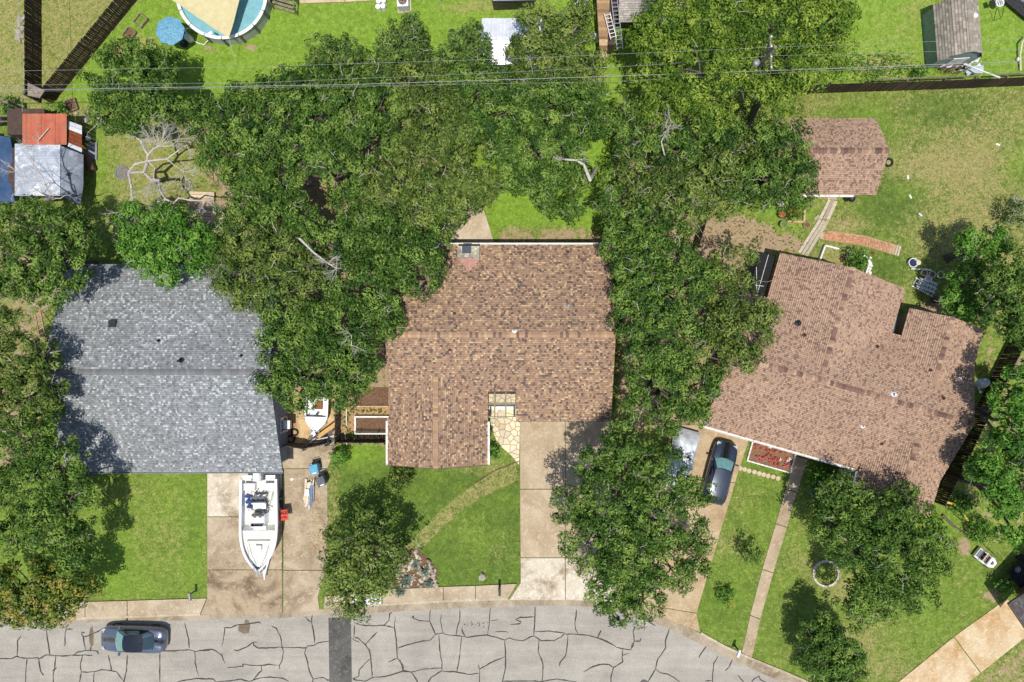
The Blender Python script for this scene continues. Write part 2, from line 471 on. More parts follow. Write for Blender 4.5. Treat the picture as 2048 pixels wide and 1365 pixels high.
# ---- street
road_edge = [(-260, 1252), (0, 1247), (137, 1246), (280, 1243), (420, 1240), (560, 1236), (640, 1231), (740, 1227), (820, 1222), (900, 1218), (980, 1215), (1070, 1212), (1150, 1212), (1220, 1219), (1295, 1242), (1339, 1258), (1405, 1290), (1464, 1319), (1517, 1344), (1567, 1366), (1680, 1416), (1800, 1460)]
kerb_line = [(-260, 1246), (0, 1242), (137, 1239), (280, 1234), (420, 1229), (560, 1224), (640, 1219), (740, 1212), (820, 1207), (900, 1203), (980, 1200), (1070, 1198), (1150, 1198), (1220, 1203), (1305, 1224), (1350, 1242), (1398, 1266), (1448, 1294), (1501, 1318), (1565, 1344), (1690, 1398), (1815, 1445)]
def xy(pts, z=0.0): return [P(a, b, z)[:2] for a, b in pts]
def mat_road():
    m, nt, bs = _new('worn_concrete_street')
    n1 = _noise(nt, 0.35, 6, 0.65, 0.5); n2 = _noise(nt, 9, 4, 0.75); n3 = _noise(nt, 2.0, 6, 0.7)
    col = _ramp(nt, n1, [(0.35, lin((152, 146, 136))), (0.65, lin((169, 162, 151)))])
    mp = nt.nodes.new('ShaderNodeMapping'); g = nt.nodes.new('ShaderNodeNewGeometry')
    mp.inputs['Scale'].default_value = (0.12, 1.6, 1); mp.inputs['Rotation'].default_value = (0, 0, 0.03)
    nt.links.new(g.outputs['Position'], mp.inputs[0])
    n4 = _noise(nt, 1.0, 5, 0.65, 0.4, mp.outputs[0])
    col = _mix(nt, 1.0, col, _ramp(nt, n4, [(0.3, (0.86,) * 3), (0.7, (1.08,) * 3)]), 'MULTIPLY')
    col = _mix(nt, 1.0, col, _ramp(nt, n3, [(0.3, (0.93,) * 3), (0.7, (1.05,) * 3)]), 'MULTIPLY')
    col = _mix(nt, 1.0, col, _ramp(nt, n2, [(0.28, (0.7,) * 3), (0.45, (1.0,) * 3), (0.72, (1.25,) * 3)]), 'MULTIPLY')
    nt.links.new(col, bs.inputs['Base Color'])
    bs.inputs['Roughness'].default_value = 0.9; bs.inputs['Specular IOR Level'].default_value = 0.2
    _bump(nt, bs, n2, 0.3, 0.02)
    return m
road = struct('road', MB().prism(xy(road_edge) + xy([(1800, 2100), (-260, 2100)]), -0.05, 0.004, True), mat_road())
gut_m = mat_concrete('gutter_concrete', (172, 158, 136), (130, 114, 92), amount=0.6)
struct('gutter', MB().prism(xy(kerb_line) + xy(road_edge[::-1]), -0.05, 0.008, True), gut_m)
kerb_m = mat_concrete('kerb_concrete', (198, 186, 164), (164, 148, 124), amount=0.35)
def strip(mb, pts, off0, off1, z0, z1):
    """a raised strip along pts, from off0 to off1 to the left of travel"""
    n = len(pts); L = []; Rr = []
    for i, p in enumerate(pts):
        a = pts[max(i - 1, 0)]; b = pts[min(i + 1, n - 1)]
        d = Vector((b[0] - a[0], b[1] - a[1])).normalized(); nn = Vector((-d.y, d.x))
        L.append((p[0] + nn.x * off1, p[1] + nn.y * off1)); Rr.append((p[0] + nn.x * off0, p[1] + nn.y * off0))
    for i in range(n - 1):
        mb.prism([Rr[i], Rr[i + 1], L[i + 1], L[i]], z0, z1)
    return mb
def cut(line, x0, x1):
    out = []
    for (a, b), (c, d) in zip(line[:-1], line[1:]):
        for px in (x0, x1):
            if a < px < c: out.append((px, b + (d - b) * (px - a) / (c - a)))
        if x0 <= a <= x1: out.append((a, b))
    out = sorted(set(out))
    return out
for x0, x1 in ((-260, 402), (700, 1016), (1400, 1815)):
    struct('kerb', strip(MB(), xy(cut(kerb_line, x0, x1)), -0.02, 0.15, -0.05, 0.11), kerb_m)

# pavement slabs along the kerb
def slabs(name, polys, m, z=0.09, gap=0.02, parent=None, extra=None):
    """a paved area: a darker bed with each slab lying on it"""
    bed = MB()
    for p in polys: bed.prism(xy(p), -0.05, z - 0.03, True)
    st = struct(name, bed, mat('joint_dirt', (96, 84, 66), (74, 64, 50), 6))
    for i, p in enumerate(polys):
        q = xy(p); c = Vector((sum(a for a, _ in q) / len(q), sum(b for _, b in q) / len(q)))
        q2 = []
        for a in q:
            d = Vector(a) - c; q2.append(tuple(c + d * (1 - gap / max(d.length, 0.1) * 1.4)))
        mm = extra[i] if extra and extra.get(i) else m
        link('slab', MB().prism(q2, z - 0.06, z + 0.003 * (i % 3)).mesh('slab', mm), st)
    return st
walk_m = mat_concrete('pavement_concrete', (192, 176, 150), (160, 142, 116), amount=0.4)
slabs('pavement', [[(-200, 1212), (60, 1208), (62, 1240), (-200, 1245)], [(60, 1208), (172, 1203), (172, 1236), (62, 1240)], [(172, 1203), (256, 1201), (256, 1233), (172, 1236)], [(256, 1201), (415, 1196), (402, 1227), (256, 1233)]], walk_m, 0.1)
slabs('pavement', [[(765, 1178), (820, 1176), (887, 1173), (887, 1202), (820, 1205), (765, 1209)], [(887, 1173), (951, 1171), (951, 1199), (887, 1202)], [(951, 1171), (1034, 1167), (1017, 1196), (951, 1199)]], walk_m, 0.1)
slabs('pavement', [[(650, 1192), (705, 1188), (705, 1213), (648, 1217)], [(705, 1187), (764, 1184), (764, 1208), (705, 1212)]], walk_m, 0.105, extra={1: mat_concrete('new_pale_concrete', (226, 226, 226), (205, 205, 205), amount=0.2)})

# driveways
drv_m = mat_concrete('driveway_concrete', (182, 165, 140), (142, 124, 100), amount=0.55)
drv_pale = mat_concrete('bleached_driveway_concrete', (206, 194, 174), (146, 126, 100), amount=0.7, pale=(232, 224, 208))
drv_brown = mat_concrete('stained_driveway_concrete', (172, 153, 126), (118, 101, 80), amount=0.75)
slabs('driveway', [[(415, 940), (489, 940), (565, 940), (565, 1033), (415, 1033)], [(415, 1034), (565, 1034), (565, 1139), (415, 1139)], [(415, 1140), (565, 1140), (565, 1226), (402, 1229), (415, 1197)],
                   [(567, 938), (655, 938), (656, 1140), (567, 1140)], [(567, 1141), (650, 1141), (636, 1195), (640, 1221), (567, 1226)], [(560, 888), (672, 892), (656, 937), (567, 937)]],
      drv_m, 0.05, 0.012, extra={0: drv_pale, 2: drv_brown})
slabs('driveway', [[(1040, 838), (1130, 838), (1130, 978), (1040, 978)], [(1131, 838), (1226, 838), (1222, 978), (1131, 978)], [(1040, 979), (1130, 979), (1130, 1115), (1041, 1115)], [(1131, 979), (1222, 979), (1218, 1115), (1131, 1115)],
                   [(1041, 1116), (1130, 1116), (1130, 1200), (1018, 1200), (1041, 1166)], [(1131, 1116), (1218, 1116), (1240, 1206), (1131, 1199)]],
      mat_concrete('driveway_tan_concrete', (190, 172, 146), (166, 146, 118), amount=0.4), 0.05, 0.012, extra={4: drv_pale, 5: drv_pale})
slabs('driveway', [[(1345, 850), (1420, 850), (1497, 880), (1470, 965), (1310, 965)], [(1310, 966), (1470, 966), (1436, 1078), (1285, 1078)], [(1285, 1079), (1436, 1079), (1393, 1226), (1264, 1205)], [(1264, 1206), (1393, 1227), (1400, 1264), (1300, 1224)]],
      mat_concrete('driveway_ochre_concrete', (190, 169, 136), (160, 136, 104), amount=0.45), 0.05, 0.012)
slabs('driveway', [[(2013, 1197), (2070, 1258), (1961, 1345), (1907, 1273)], [(1906, 1274), (1960, 1346), (1925, 1374), (1786, 1372)], [(1786, 1374), (1925, 1376), (1860, 1430), (1700, 1440)]],
      mat_concrete('rust_stained_concrete', (206, 188, 156), (182, 146, 100), amount=0.5), 0.05, 0.012)
slabs('footpath', [[(1591, 912), (1614, 919), (1594, 984), (1571, 978)], [(1571, 979), (1593, 985), (1573, 1054), (1551, 1047)], [(1551, 1048), (1573, 1055), (1546, 1145), (1524, 1138)], [(1524, 1139), (1546, 1146), (1520, 1238), (1500, 1230)], [(1500, 1231), (1520, 1239), (1503, 1316), (1483, 1305)]],
      mat_concrete('path_concrete', (186, 168, 140), (156, 136, 110), amount=0.4), 0.05, 0.012)
slabs('patio', [[(880, 400), (935, 400), (968, 420), (990, 492), (880, 495)]], mat_concrete('patio_concrete', (200, 186, 164), (176, 158, 132), amount=0.35), 0.05, 0.01)
slabs('patio', [[(590, -60), (690, -60), (690, 5), (600, 8)], [(691, -60), (790, -60), (750, 2), (691, 5)]], mat_concrete('patio_beige_concrete', (206, 186, 156), (180, 158, 128), amount=0.35), 0.05, 0.01)
slabs('side_yard', [[(566, 780), (680, 780), (672, 888), (560, 886)]], mat_concrete('muddy_concrete', (206, 178, 134), (142, 104, 66), amount=0.65), 0.03, 0.01)
struct('worn_grass_path', MB().prism(xy([(1030, 925), (1037, 960), (985, 985), (930, 1015), (880, 1060), (850, 1092), (828, 1105), (808, 1098), (838, 1066), (880, 1022), (925, 985), (985, 945)]), 0.0, 0.012, True), grass_nodes('dry_path_grass', False, 0.25, 0.56, 0.0))
# low timber edge along the worn strip
struct('path_edging', strip(MB(), xy([(1037, 922), (985, 943), (950, 966)]), 0, 0.06, -0.02, 0.06), mat('rusty_edging', (120, 84, 60), (86, 66, 50), 6))

# flagstone entry walk: irregular stones cut out of the walk's outline
walk_poly = xy([(974, 776), (1034, 776), (1034, 842), (1040, 846), (1038, 930), (1022, 910), (1005, 896), (993, 881), (985, 862), (980, 838), (974, 835)])
entry = struct('entry_walk', MB().prism(walk_poly, -0.03, 0.02, True), mat('mortar', (156, 140, 108), (130, 116, 90), 8))
rng = random.Random(11)
def clip_poly(poly, a, n):
    """keep the part of poly where (p-a).n <= 0"""
    out = []
    for i in range(len(poly)):
        p, q = poly[i], poly[(i + 1) % len(poly)]
        dp = (p[0] - a[0]) * n[0] + (p[1] - a[1]) * n[1]; dq = (q[0] - a[0]) * n[0] + (q[1] - a[1]) * n[1]
        if dp <= 0: out.append(p)
        if (dp < 0 < dq) or (dq < 0 < dp):
            t = dp / (dp - dq); out.append((p[0] + (q[0] - p[0]) * t, p[1] + (q[1] - p[1]) * t))
    return out
def voronoi(poly, seeds, shrink):
    for s in seeds:
        c = poly
        for t in seeds:
            if t is s: continue
            d = Vector((t[0] - s[0], t[1] - s[1])); L = d.length; d /= L
            mid = (s[0] + d.x * (L / 2 - shrink), s[1] + d.y * (L / 2 - shrink))
            c = clip_poly(c, mid, (d.x, d.y))
            if len(c) < 3: break
        if len(c) >= 3: yield c
def pip(p, poly):
    r = False; j = len(poly) - 1
    for i in range(len(poly)):
        if (poly[i][1] > p[1]) != (poly[j][1] > p[1]) and p[0] < (poly[j][0] - poly[i][0]) * (p[1] - poly[i][1]) / (poly[j][1] - poly[i][1]) + poly[i][0]: r = not r
        j = i
    return r
seeds = []
while len(seeds) < 58:
    c = (rng.uniform(-2.0, 0.7), rng.uniform(-9.6, -3.4))
    if pip(c, walk_poly) and all((c[0] - s[0]) ** 2 + (c[1] - s[1]) ** 2 > rng.choice([0.06, 0.12, 0.3]) for s in seeds): seeds.append(c)
flag_m = mat_random('flagstone', [(3, (214, 200, 172)), (3, (224, 210, 178)), (2, (204, 190, 166)), (2, (228, 214, 176)), (1, (198, 178, 146))], 'object', fine=0.12)
for c in voronoi(walk_poly, seeds, 0.022):
    link('flagstone', MB().prism(c, 0.0, 0.045 + rng.uniform(-0.006, 0.01)).mesh('flagstone', flag_m), entry)

# ---- sealed cracks, patch and stains of the street
tar_m = mat('crack_sealant', (40, 38, 36), (56, 53, 50), 5, 0.7)
CR = [((0, 1210), [
 [(-120, 340), (0, 344), (70, 345), (105, 330), (130, 337), (175, 341), (240, 338), (252, 345), (290, 322), (320, 322), (355, 325), (400, 328), (440, 325), (475, 322), (595, 322)],
 [(475, 322), (495, 303), (545, 293), (590, 293), (625, 297), (630, 315)], [(112, 330), (113, 230), (135, 200)], [(298, 160), (305, 220), (320, 320)], [(416, 265), (418, 190), (425, 155), (470, 155)],
 [(175, 341), (168, 420), (163, 520)], [(250, 345), (260, 420), (278, 450), (285, 445)], [(358, 322), (352, 400), (342, 440), (340, 520)], [(335, 425), (365, 402)],
 [(548, 293), (540, 250), (535, 205), (522, 185), (530, 175), (545, 180)], [(535, 205), (560, 200), (600, 182), (630, 170), (660, 150)], [(582, 293), (585, 265)],
 [(530, 322), (515, 380), (522, 430), (560, 432), (610, 427), (650, 415), (715, 422), (750, 430), (795, 490)], [(522, 430), (505, 520)], [(605, 430), (600, 520)],
 [(695, 322), (705, 370), (715, 410), (712, 422)], [(818, 320), (812, 420), (795, 490), (798, 530)], [(1025, 300), (1025, 400), (1023, 520)],
 [(1028, 297), (1120, 295), (1180, 290), (1215, 288), (1250, 300), (1280, 292), (1345, 292)], [(1183, 115), (1195, 160), (1210, 220), (1213, 278)], [(1248, 302), (1250, 370), (1262, 420), (1275, 455)], [(1135, 494), (1200, 480), (1250, 472), (1345, 474)]]),
 ((400, 1210), [
 [(0, 295), (80, 285), (110, 300), (140, 320), (160, 375)], [(140, 268), (155, 190), (160, 145), (200, 147), (240, 128), (330, 118), (375, 110), (390, 117)], [(215, 288), (245, 292), (300, 270), (340, 240), (370, 238)],
 [(340, 240), (345, 258), (375, 277), (450, 274), (530, 272), (680, 275), (690, 263), (735, 258), (760, 243), (825, 234)], [(460, 135), (490, 150), (515, 200), (527, 272), (535, 300), (525, 360), (508, 390), (512, 415)],
 [(175, 403), (280, 393), (270, 380), (310, 385), (390, 388), (440, 380), (505, 387)], [(393, 390), (397, 420), (330, 490)], [(675, 75), (695, 100), (715, 112), (720, 65)], [(715, 112), (728, 170), (735, 245)],
 [(680, 275), (670, 310), (690, 370), (700, 420), (725, 475), (718, 530)], [(725, 475), (790, 465), (815, 482), (840, 480)], [(0, 475), (85, 475), (105, 494), (190, 487), (260, 475), (320, 490), (380, 470), (450, 462), (530, 470), (570, 490)],
 [(990, 120), (1060, 133), (1180, 132), (1210, 100), (1215, 55), (1232, 48)], [(1180, 132), (1243, 147)], [(990, 130), (985, 210)], [(970, 212), (1020, 240)], [(990, 208), (1012, 212), (1060, 255), (1085, 290), (1095, 345), (1103, 465)],
 [(1060, 255), (1105, 205), (1135, 175)], [(1095, 340), (1020, 415), (1018, 455), (980, 475), (1000, 482), (1060, 490), (1100, 467), (1200, 455), (1300, 425), (1345, 430)],
 [(1250, 75), (1245, 147), (1258, 220), (1265, 340), (1300, 385), (1300, 425)], [(1265, 340), (1205, 368)], [(1265, 278), (1345, 252)]]),
 ((800, 1200), [
 [(0, 303), (120, 270), (200, 255), (225, 222)], [(75, 115), (90, 100), (85, 117), (125, 133), (190, 137), (195, 65)],
 [(190, 137), (210, 180), (228, 220), (275, 212), (310, 225), (360, 228), (430, 240), (500, 230), (560, 225), (620, 240), (672, 258), (700, 243), (730, 255), (785, 262), (830, 240), (860, 232)],
 [(265, 95), (260, 140), (275, 212)], [(383, 60), (382, 130), (368, 170), (358, 228)], [(578, 50), (572, 150), (562, 222)], [(578, 132), (630, 128)], [(395, 182), (405, 215), (420, 235)], [(865, 40), (862, 150), (858, 232)],
 [(860, 110), (770, 112), (740, 125), (775, 140), (765, 153), (705, 158)], [(610, 205), (680, 203), (690, 210)], [(860, 205), (960, 200), (1055, 213), (1030, 240), (990, 260), (900, 260), (860, 232)],
 [(1055, 220), (1140, 222), (1210, 228), (1290, 250), (1345, 280)], [(1130, 60), (1120, 150), (1125, 190), (1140, 220)], [(1285, 195), (1265, 240)], [(250, 228), (255, 320), (270, 400), (268, 455)],
 [(395, 240), (385, 320), (375, 410), (365, 460)], [(672, 258), (675, 360), (675, 440), (655, 525), (650, 560)], [(675, 362), (570, 408), (510, 445), (500, 415)], [(510, 445), (508, 560)], [(890, 258), (885, 330), (915, 410), (912, 520)],
 [(1075, 225), (1070, 300), (1060, 360), (1025, 400), (1022, 425)], [(1175, 462), (1240, 425), (1300, 410), (1345, 415)], [(0, 380), (18, 450), (70, 462), (165, 442), (268, 437)], [(70, 462), (110, 520), (118, 560)],
 [(268, 455), (200, 495), (170, 540)], [(268, 455), (360, 462), (440, 478), (508, 470)], [(655, 522), (800, 520), (912, 522), (1000, 507), (1130, 525)]]),
 ((1180, 1180), [
 [(0, 297), (50, 310), (110, 330), (170, 368), (215, 378), (262, 383), (272, 340)], [(290, 232), (275, 270), (283, 325), (272, 370)], [(283, 327), (320, 328), (325, 310)], [(72, 260), (50, 305)],
 [(208, 378), (205, 440), (210, 460), (150, 497), (135, 550), (135, 620)], [(208, 420), (250, 405)], [(0, 503), (60, 478), (120, 478), (150, 497)], [(508, 248), (482, 330), (485, 370), (435, 440), (420, 505), (370, 590)],
 [(420, 505), (450, 530), (500, 540), (575, 588)], [(745, 362), (720, 395), (697, 435)], [(818, 425), (792, 470), (785, 540), (782, 620)], [(735, 585), (780, 582)], [(912, 445), (890, 495), (867, 520)],
 [(945, 545), (965, 570), (985, 592)], [(1035, 592), (1050, 570), (1085, 553), (1090, 575), (1130, 592)], [(365, 200), (420, 230)]])]
rng = random.Random(5)
for (ox, oy), lines in CR:
    for ln in lines:
        pts = []
        for (a, b), (c, d) in zip(ln[:-1], ln[1:]):
            n = max(2, int(math.hypot(c - a, d - b) / 22))
            for i in range(n):
                t = i / n; j = 2.2 if i else 0
                pts.append((a + (c - a) * t + rng.uniform(-j, j), b + (d - b) * t + rng.uniform(-j, j)))
        pts.append(ln[-1])
        w = [P(ox + a / 3.2024, oy + b / 3.2024) for a, b in pts]
        L = []; mb = MB(); vs = []
        for i, p in enumerate(w):
            a = Vector(w[max(i - 1, 0)]); b = Vector(w[min(i + 1, len(w) - 1)]); d = (b - a)
            d = d.normalized() if d.length > 1e-6 else Vector((1, 0, 0)); nn = Vector((-d.y, d.x, 0))
            hw = rng.uniform(0.024, 0.056) * (0.5 if i in (0, len(w) - 1) else 1)
            vs += [Vector(p) + nn * hw, Vector(p) - nn * hw]
        zz = 0.009 + 0.0006 * rng.random()
        mb.add([(v.x, v.y, zz) for v in vs], [(2 * i, 2 * i + 1, 2 * i + 3, 2 * i + 2) for i in range(len(w) - 1)])
        link('crack_seal', mb.mesh('crack_seal', tar_m), road)
patch_m = mat_concrete('asphalt_patch', (104, 101, 96), (78, 76, 72), amount=0.5, pale=(128, 124, 118))
link('asphalt_patch', MB().prism(xy([(657, 1236), (702, 1234), (706, 1500), (661, 1500)]), 0.0, 0.0135, True).mesh('asphalt_patch', patch_m), road)
oil_m = mat('oil_stain', (124, 104, 78), (96, 78, 56), 3, 0.6)
for pts in ([(181, 1256), (185, 1252), (187, 1262), (188, 1275), (187, 1290), (183, 1294), (179, 1285), (178, 1270)], [(478, 1250), (488, 1248), (491, 1239), (498, 1241), (501, 1252), (498, 1266), (488, 1268), (476, 1262)]):
    link('oil_stain', MB().prism(xy(pts), 0.0, 0.0068, True).mesh('oil_stain', oil_m), road)
rng = random.Random(8)
mb = MB()
for _ in range(26):
    cx, cy = rng.gauss(950, 14), rng.gauss(1249, 6); r = rng.uniform(0.02, 0.06); p = P(cx, cy)
    mb.prism([(p[0] + r * math.cos(k), p[1] + r * math.sin(k)) for k in (0, 1.2, 2.4, 3.6, 5)], 0, 0.0075, True)
o = link('tar_spots', mb.mesh('tar_spots', tar_m), road); o['kind'] = 'stuff'
mb = MB(); c = P(1288, 1367); mb.lathe([(0.0, 0.010), (0.22, 0.010), (0.24, 0.018), (0.30, 0.018), (0.31, 0.0)], (c[0], c[1], 0), 24, False)
link('manhole_cover', mb.mesh('manhole_cover', mat('cast_iron', (92, 88, 84), (70, 66, 62), 8, 0.6)), road)
# ================================================================ HOUSES
def shingle_plane(mb, poly, eave, rng, expo=0.14, tw=(0.10, 0.20), thick=(0.015, 0.04)):
    """lay courses of tabs over one roof plane; eave = direction of the courses"""
    p0 = Vector(poly[0]); n = Vector((0, 0, 0))
    for i in range(len(poly)):
        a, b = Vector(poly[i]), Vector(poly[(i + 1) % len(poly)])
        n += a.cross(b)
    n.normalize()
    if n.z < 0: n = -n
    u = Vector(eave).normalized(); v = n.cross(u).normalized()
    if v.z < 0: v = -v; u = v.cross(n).normalized()
    q = [((Vector(p) - p0).dot(u), (Vector(p) - p0).dot(v)) for p in poly]
    v0 = min(b for _, b in q); v1 = max(b for _, b in q)
    k = 0
    while v0 + k * expo < v1 - 0.02:
        a0 = v0 + k * expo; vm = min(a0 + expo * 0.5, v1 - 1e-3); a1 = min(a0 + expo * 1.03, v1)
        xs_ = []
        for i in range(len(q)):
            (x0, y0), (x1, y1) = q[i], q[(i + 1) % len(q)]
            if (y0 > vm) != (y1 > vm): xs_.append(x0 + (x1 - x0) * (vm - y0) / (y1 - y0))
        xs_.sort()
        for s in range(0, len(xs_) - 1, 2):
            x = xs_[s]
            first = True
            while x < xs_[s + 1] - 0.01:
                w = rng.uniform(*tw) * (rng.random() * 0.9 + 0.1 if first else 1); first = False
                e = min(x + w, xs_[s + 1])
                h = rng.uniform(*thick)
                g = 0.003
                am = a0 + (a1 - a0) * 0.6; an = a0 + (a1 - a0) * 0.66; h2 = h * 0.4 + 0.002; h3 = h * 0.34 + 0.002
                ua = p0 + u * (x + g); ub = p0 + u * (e - g)
                pts = [ua + v * a0 - n * 0.004, ub + v * a0 - n * 0.004, ua + v * a0 + n * h, ub + v * a0 + n * h, ua + v * am + n * h2, ub + v * am + n * h2, ua + v * an + n * h3, ub + v * an + n * h3, ua + v * a1 + n * 0.004, ub + v * a1 + n * 0.004]
                mb.add(pts, [(0, 1, 3, 2), (2, 3, 5, 4), (4, 5, 7, 6), (6, 7, 9, 8)])
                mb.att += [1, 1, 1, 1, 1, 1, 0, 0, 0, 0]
                x = e
        k += 1
    return mb

def deck(mb, poly, t=0.14):
    """a roof plane with thickness below"""
    n = len(poly)
    vs = [(p[0], p[1], p[2] - 0.006) for p in poly] + [(p[0], p[1], p[2] - t) for p in poly]
    mb.add(vs, [tuple(range(n)), tuple(range(2 * n - 1, n - 1, -1))] + [(i, (i + 1) % n, (i + 1) % n + n, i + n) for i in range(n)])

def ridge(th, roof, a, b, m, w=0.30, step=0.2, slope=0.38):
    """ridge caps, each a folded shingle of its own"""
    key = 'cap' + m.name + str(w)
    if key not in CUBE:
        d = w / 2 * slope
        CUBE[key] = MB().add([(-0.5, -w / 2, -d), (0.5, -w / 2, -d), (0.5, 0, 0.0), (-0.5, 0, 0.02), (-0.5, w / 2, -d), (0.5, w / 2, -d), (-0.5, -w / 2, -d - 0.03), (-0.5, w / 2, -d - 0.03), (0.5, -w / 2, -d - 0.03), (0.5, w / 2, -d - 0.03)],
                             [(0, 1, 2, 3), (3, 2, 5, 4), (6, 0, 3, 4, 7), (8, 1, 0, 6), (4, 5, 9, 7)]).mesh('ridge_cap', m)
    a = Vector(a); b = Vector(b); L = (b - a).length; n = int(L / step); d = (b - a) / L
    rz = math.atan2(d.y, d.x)
    for i in range(n):
        p = a + d * (L * (i + 0.5) / n)
        th.piece('ridge_cap', CUBE[key], (p.x, p.y, p.z + 0.045), (0, 0.06, rz), (L / n * 1.12, 1, 1), roof)

def window(th, c, rz, w=1.2, h=1.1, parent=None):
    """a framed window set on a wall facing rz"""
    fr = th.part('window', MB().box((0, 0, 0), (0.07, w + 0.14, h + 0.14)), white_m, parent)
    fr.location = c; fr.rotation_euler = (0, 0, rz)
    link('pane', MB().box((0.03, 0, 0), (0.03, w, h)).mesh('pane', glass_dk), fr)
    link('sill', MB().box((0.06, 0, -h / 2 - 0.09), (0.14, w + 0.2, 0.05)).mesh('sill', white_m), fr)

def vent_pipe(th, roof, p, r=0.05, h=0.35, m=None, name='vent_pipe'):
    mb = MB().lathe([(r * 2.6, -0.05), (r * 2.4, 0.03), (r * 1.3, 0.08), (r, 0.1), (r, h), (r * 0.7, h), (r * 0.7, h - 0.1)], p, 12)
    th.part(name, mb, m or grey_metal, roof)

def box_vent(th, roof, p, rz=0.0, s=0.38):
    th.part('roof_vent', MB().box((p[0], p[1], p[2] + 0.09), (s, s, 0.16), rz).box((p[0], p[1], p[2] + 0.18), (s + 0.12, s + 0.12, 0.03), rz), black_m, roof)

def gutter_run(th, a, b, m=None, w=0.13):
    """open metal gutter with its straps"""
    a = Vector(a); b = Vector(b); d = (b - a).normalized(); s = Vector((-d.y, d.x, 0))
    mb = MB()
    for k, hh in ((-w / 2, 0.11), (w / 2, 0.11)):
        mb.bar(a + s * k, b + s * k, 0.025, hh)
    mb.bar(a + Vector((0, 0, -0.05)), b + Vector((0, 0, -0.05)), w, 0.02)
    g = th.part('gutter', mb, m or white_m)
    st = MB(); L = (b - a).length; n = max(1, int(L / 0.9))
    for i in range(n + 1):
        p = a + d * (L * i / n); st.bar(p + s * (w / 2 + 0.01) + Vector((0, 0, 0.06)), p - s * (w / 2 + 0.01) + Vector((0, 0, 0.06)), 0.03, 0.012)
    th.part('gutter_strap', st, m or white_m, g)

# ---- grey house on the left
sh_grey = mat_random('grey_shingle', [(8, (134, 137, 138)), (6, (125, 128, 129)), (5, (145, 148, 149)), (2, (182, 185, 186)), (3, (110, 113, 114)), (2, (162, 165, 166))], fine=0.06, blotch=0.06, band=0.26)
cap_grey = mat_random('grey_ridge_shingle', [(2, (112, 112, 112)), (2, (118, 118, 118)), (1, (126, 126, 126))], 'object', fine=0.1)
rng = random.Random(3)
gh = Thing('house', 'large house with a pale grey shingle gable roof behind the boat driveway', 'house', (-24.4, -2.0, 0))
ox, oy = 24.4, 2.0
X0, X1, YN, YS, YR, ZE, ZR = -32.2 + ox, -16.6 + ox, 5.41 + oy, -9.43 + oy, -2.12 + oy, 2.6, 5.4
gh.part('wall', MB().prism([(X0 + .4, YS + .5), (X1 - .4, YS + .5), (X1 - .4, YN - .5), (X0 + .4, YN - .5)], 0, 2.62).add(
    [(x, y, z) for x in (X0 + .4, X1 - .4) for y, z in ((YS + .5, 2.62), (YN - .5, 2.62), (YR, 5.15))], [(0, 1, 2), (5, 4, 3), (0, 2, 5, 3), (1, 4, 5, 2)]), mat('grey_blue_siding', (128, 138, 150), (112, 122, 136), 1.5))
pN = [(X0, YN, ZE), (X1, YN, ZE), (X1, YR, ZR), (X0, YR, ZR)]; pS = [(X0, YS, ZE), (X1, YS, ZE), (X1, YR, ZR), (X0, YR, ZR)]
mb = MB(); deck(mb, pN); deck(mb, pS)
roof = gh.part('roof', mb, mat('grey_roof_deck', (120, 124, 130), (108, 112, 118), 4))
mb = MB(); shingle_plane(mb, pN, (1, 0, 0), rng); shingle_plane(mb, pS, (1, 0, 0), rng)
gh.part('shingles', mb, sh_grey, roof, kind='stuff')
ridge(gh, roof, (X0, YR, ZR), (X1, YR, ZR), cap_grey, 0.42)
gutter_run(gh, (X0, YS - 0.08, ZE - 0.09), (X1, YS - 0.08, ZE - 0.09), mat('grey_gutter', (150, 154, 160), (128, 132, 138), 3))
gutter_run(gh, (X0, YN + 0.08, ZE - 0.09), (X1, YN + 0.08, ZE - 0.09), mat('grey_gutter', (150, 154, 160)))
def on_roof(px, py, a, b, c):
    """point of the picture on the plane z = a*x + b*y + c (world)"""
    kx, ky = (px - CX) / F, (CY - py) / F
    z = (c + H * (a * kx + b * ky)) / (1 + a * kx + b * ky)
    return P(px, py, z)
sN = (ZE - ZR) / (5.41 + 2.12); cN = ZR + sN * 2.12
def ghr(px, py):
    p = on_roof(px, py, 0, sN, cN); return (p[0] + ox, p[1] + oy, p[2])
box_vent(gh, roof, ghr(227, 648)); vent_pipe(gh, roof, ghr(363, 722), 0.09, 0.5, black_m); vent_pipe(gh, roof, ghr(318, 682), 0.05, 0.3, black_m); vent_pipe(gh, roof, ghr(483, 712), 0.05, 0.25, black_m)
window(gh, (X1 - .36, -4.2, 1.4), 0, 1.0, 1.1); window(gh, (X1 - .36, -1.5, 1.5), 0, 0.8, 0.9)
gh.part('garage_door', MB().box((5.0, YS + .47, 1.1), (4.8, 0.08, 2.2)), white_m)
mb = MB().box((X1 - .1, -4.2, 1.25), (0.5, 0.62, 0.42)); ac = gh.part('window_air_conditioner', mb, white_pl)
mb = MB(); [mb.box((X1 + .155, -4.2 + k * 0.09, 1.25), (0.02, 0.03, 0.34)) for k in range(-3, 4)]; gh.part('grille', mb, grey_metal, ac)

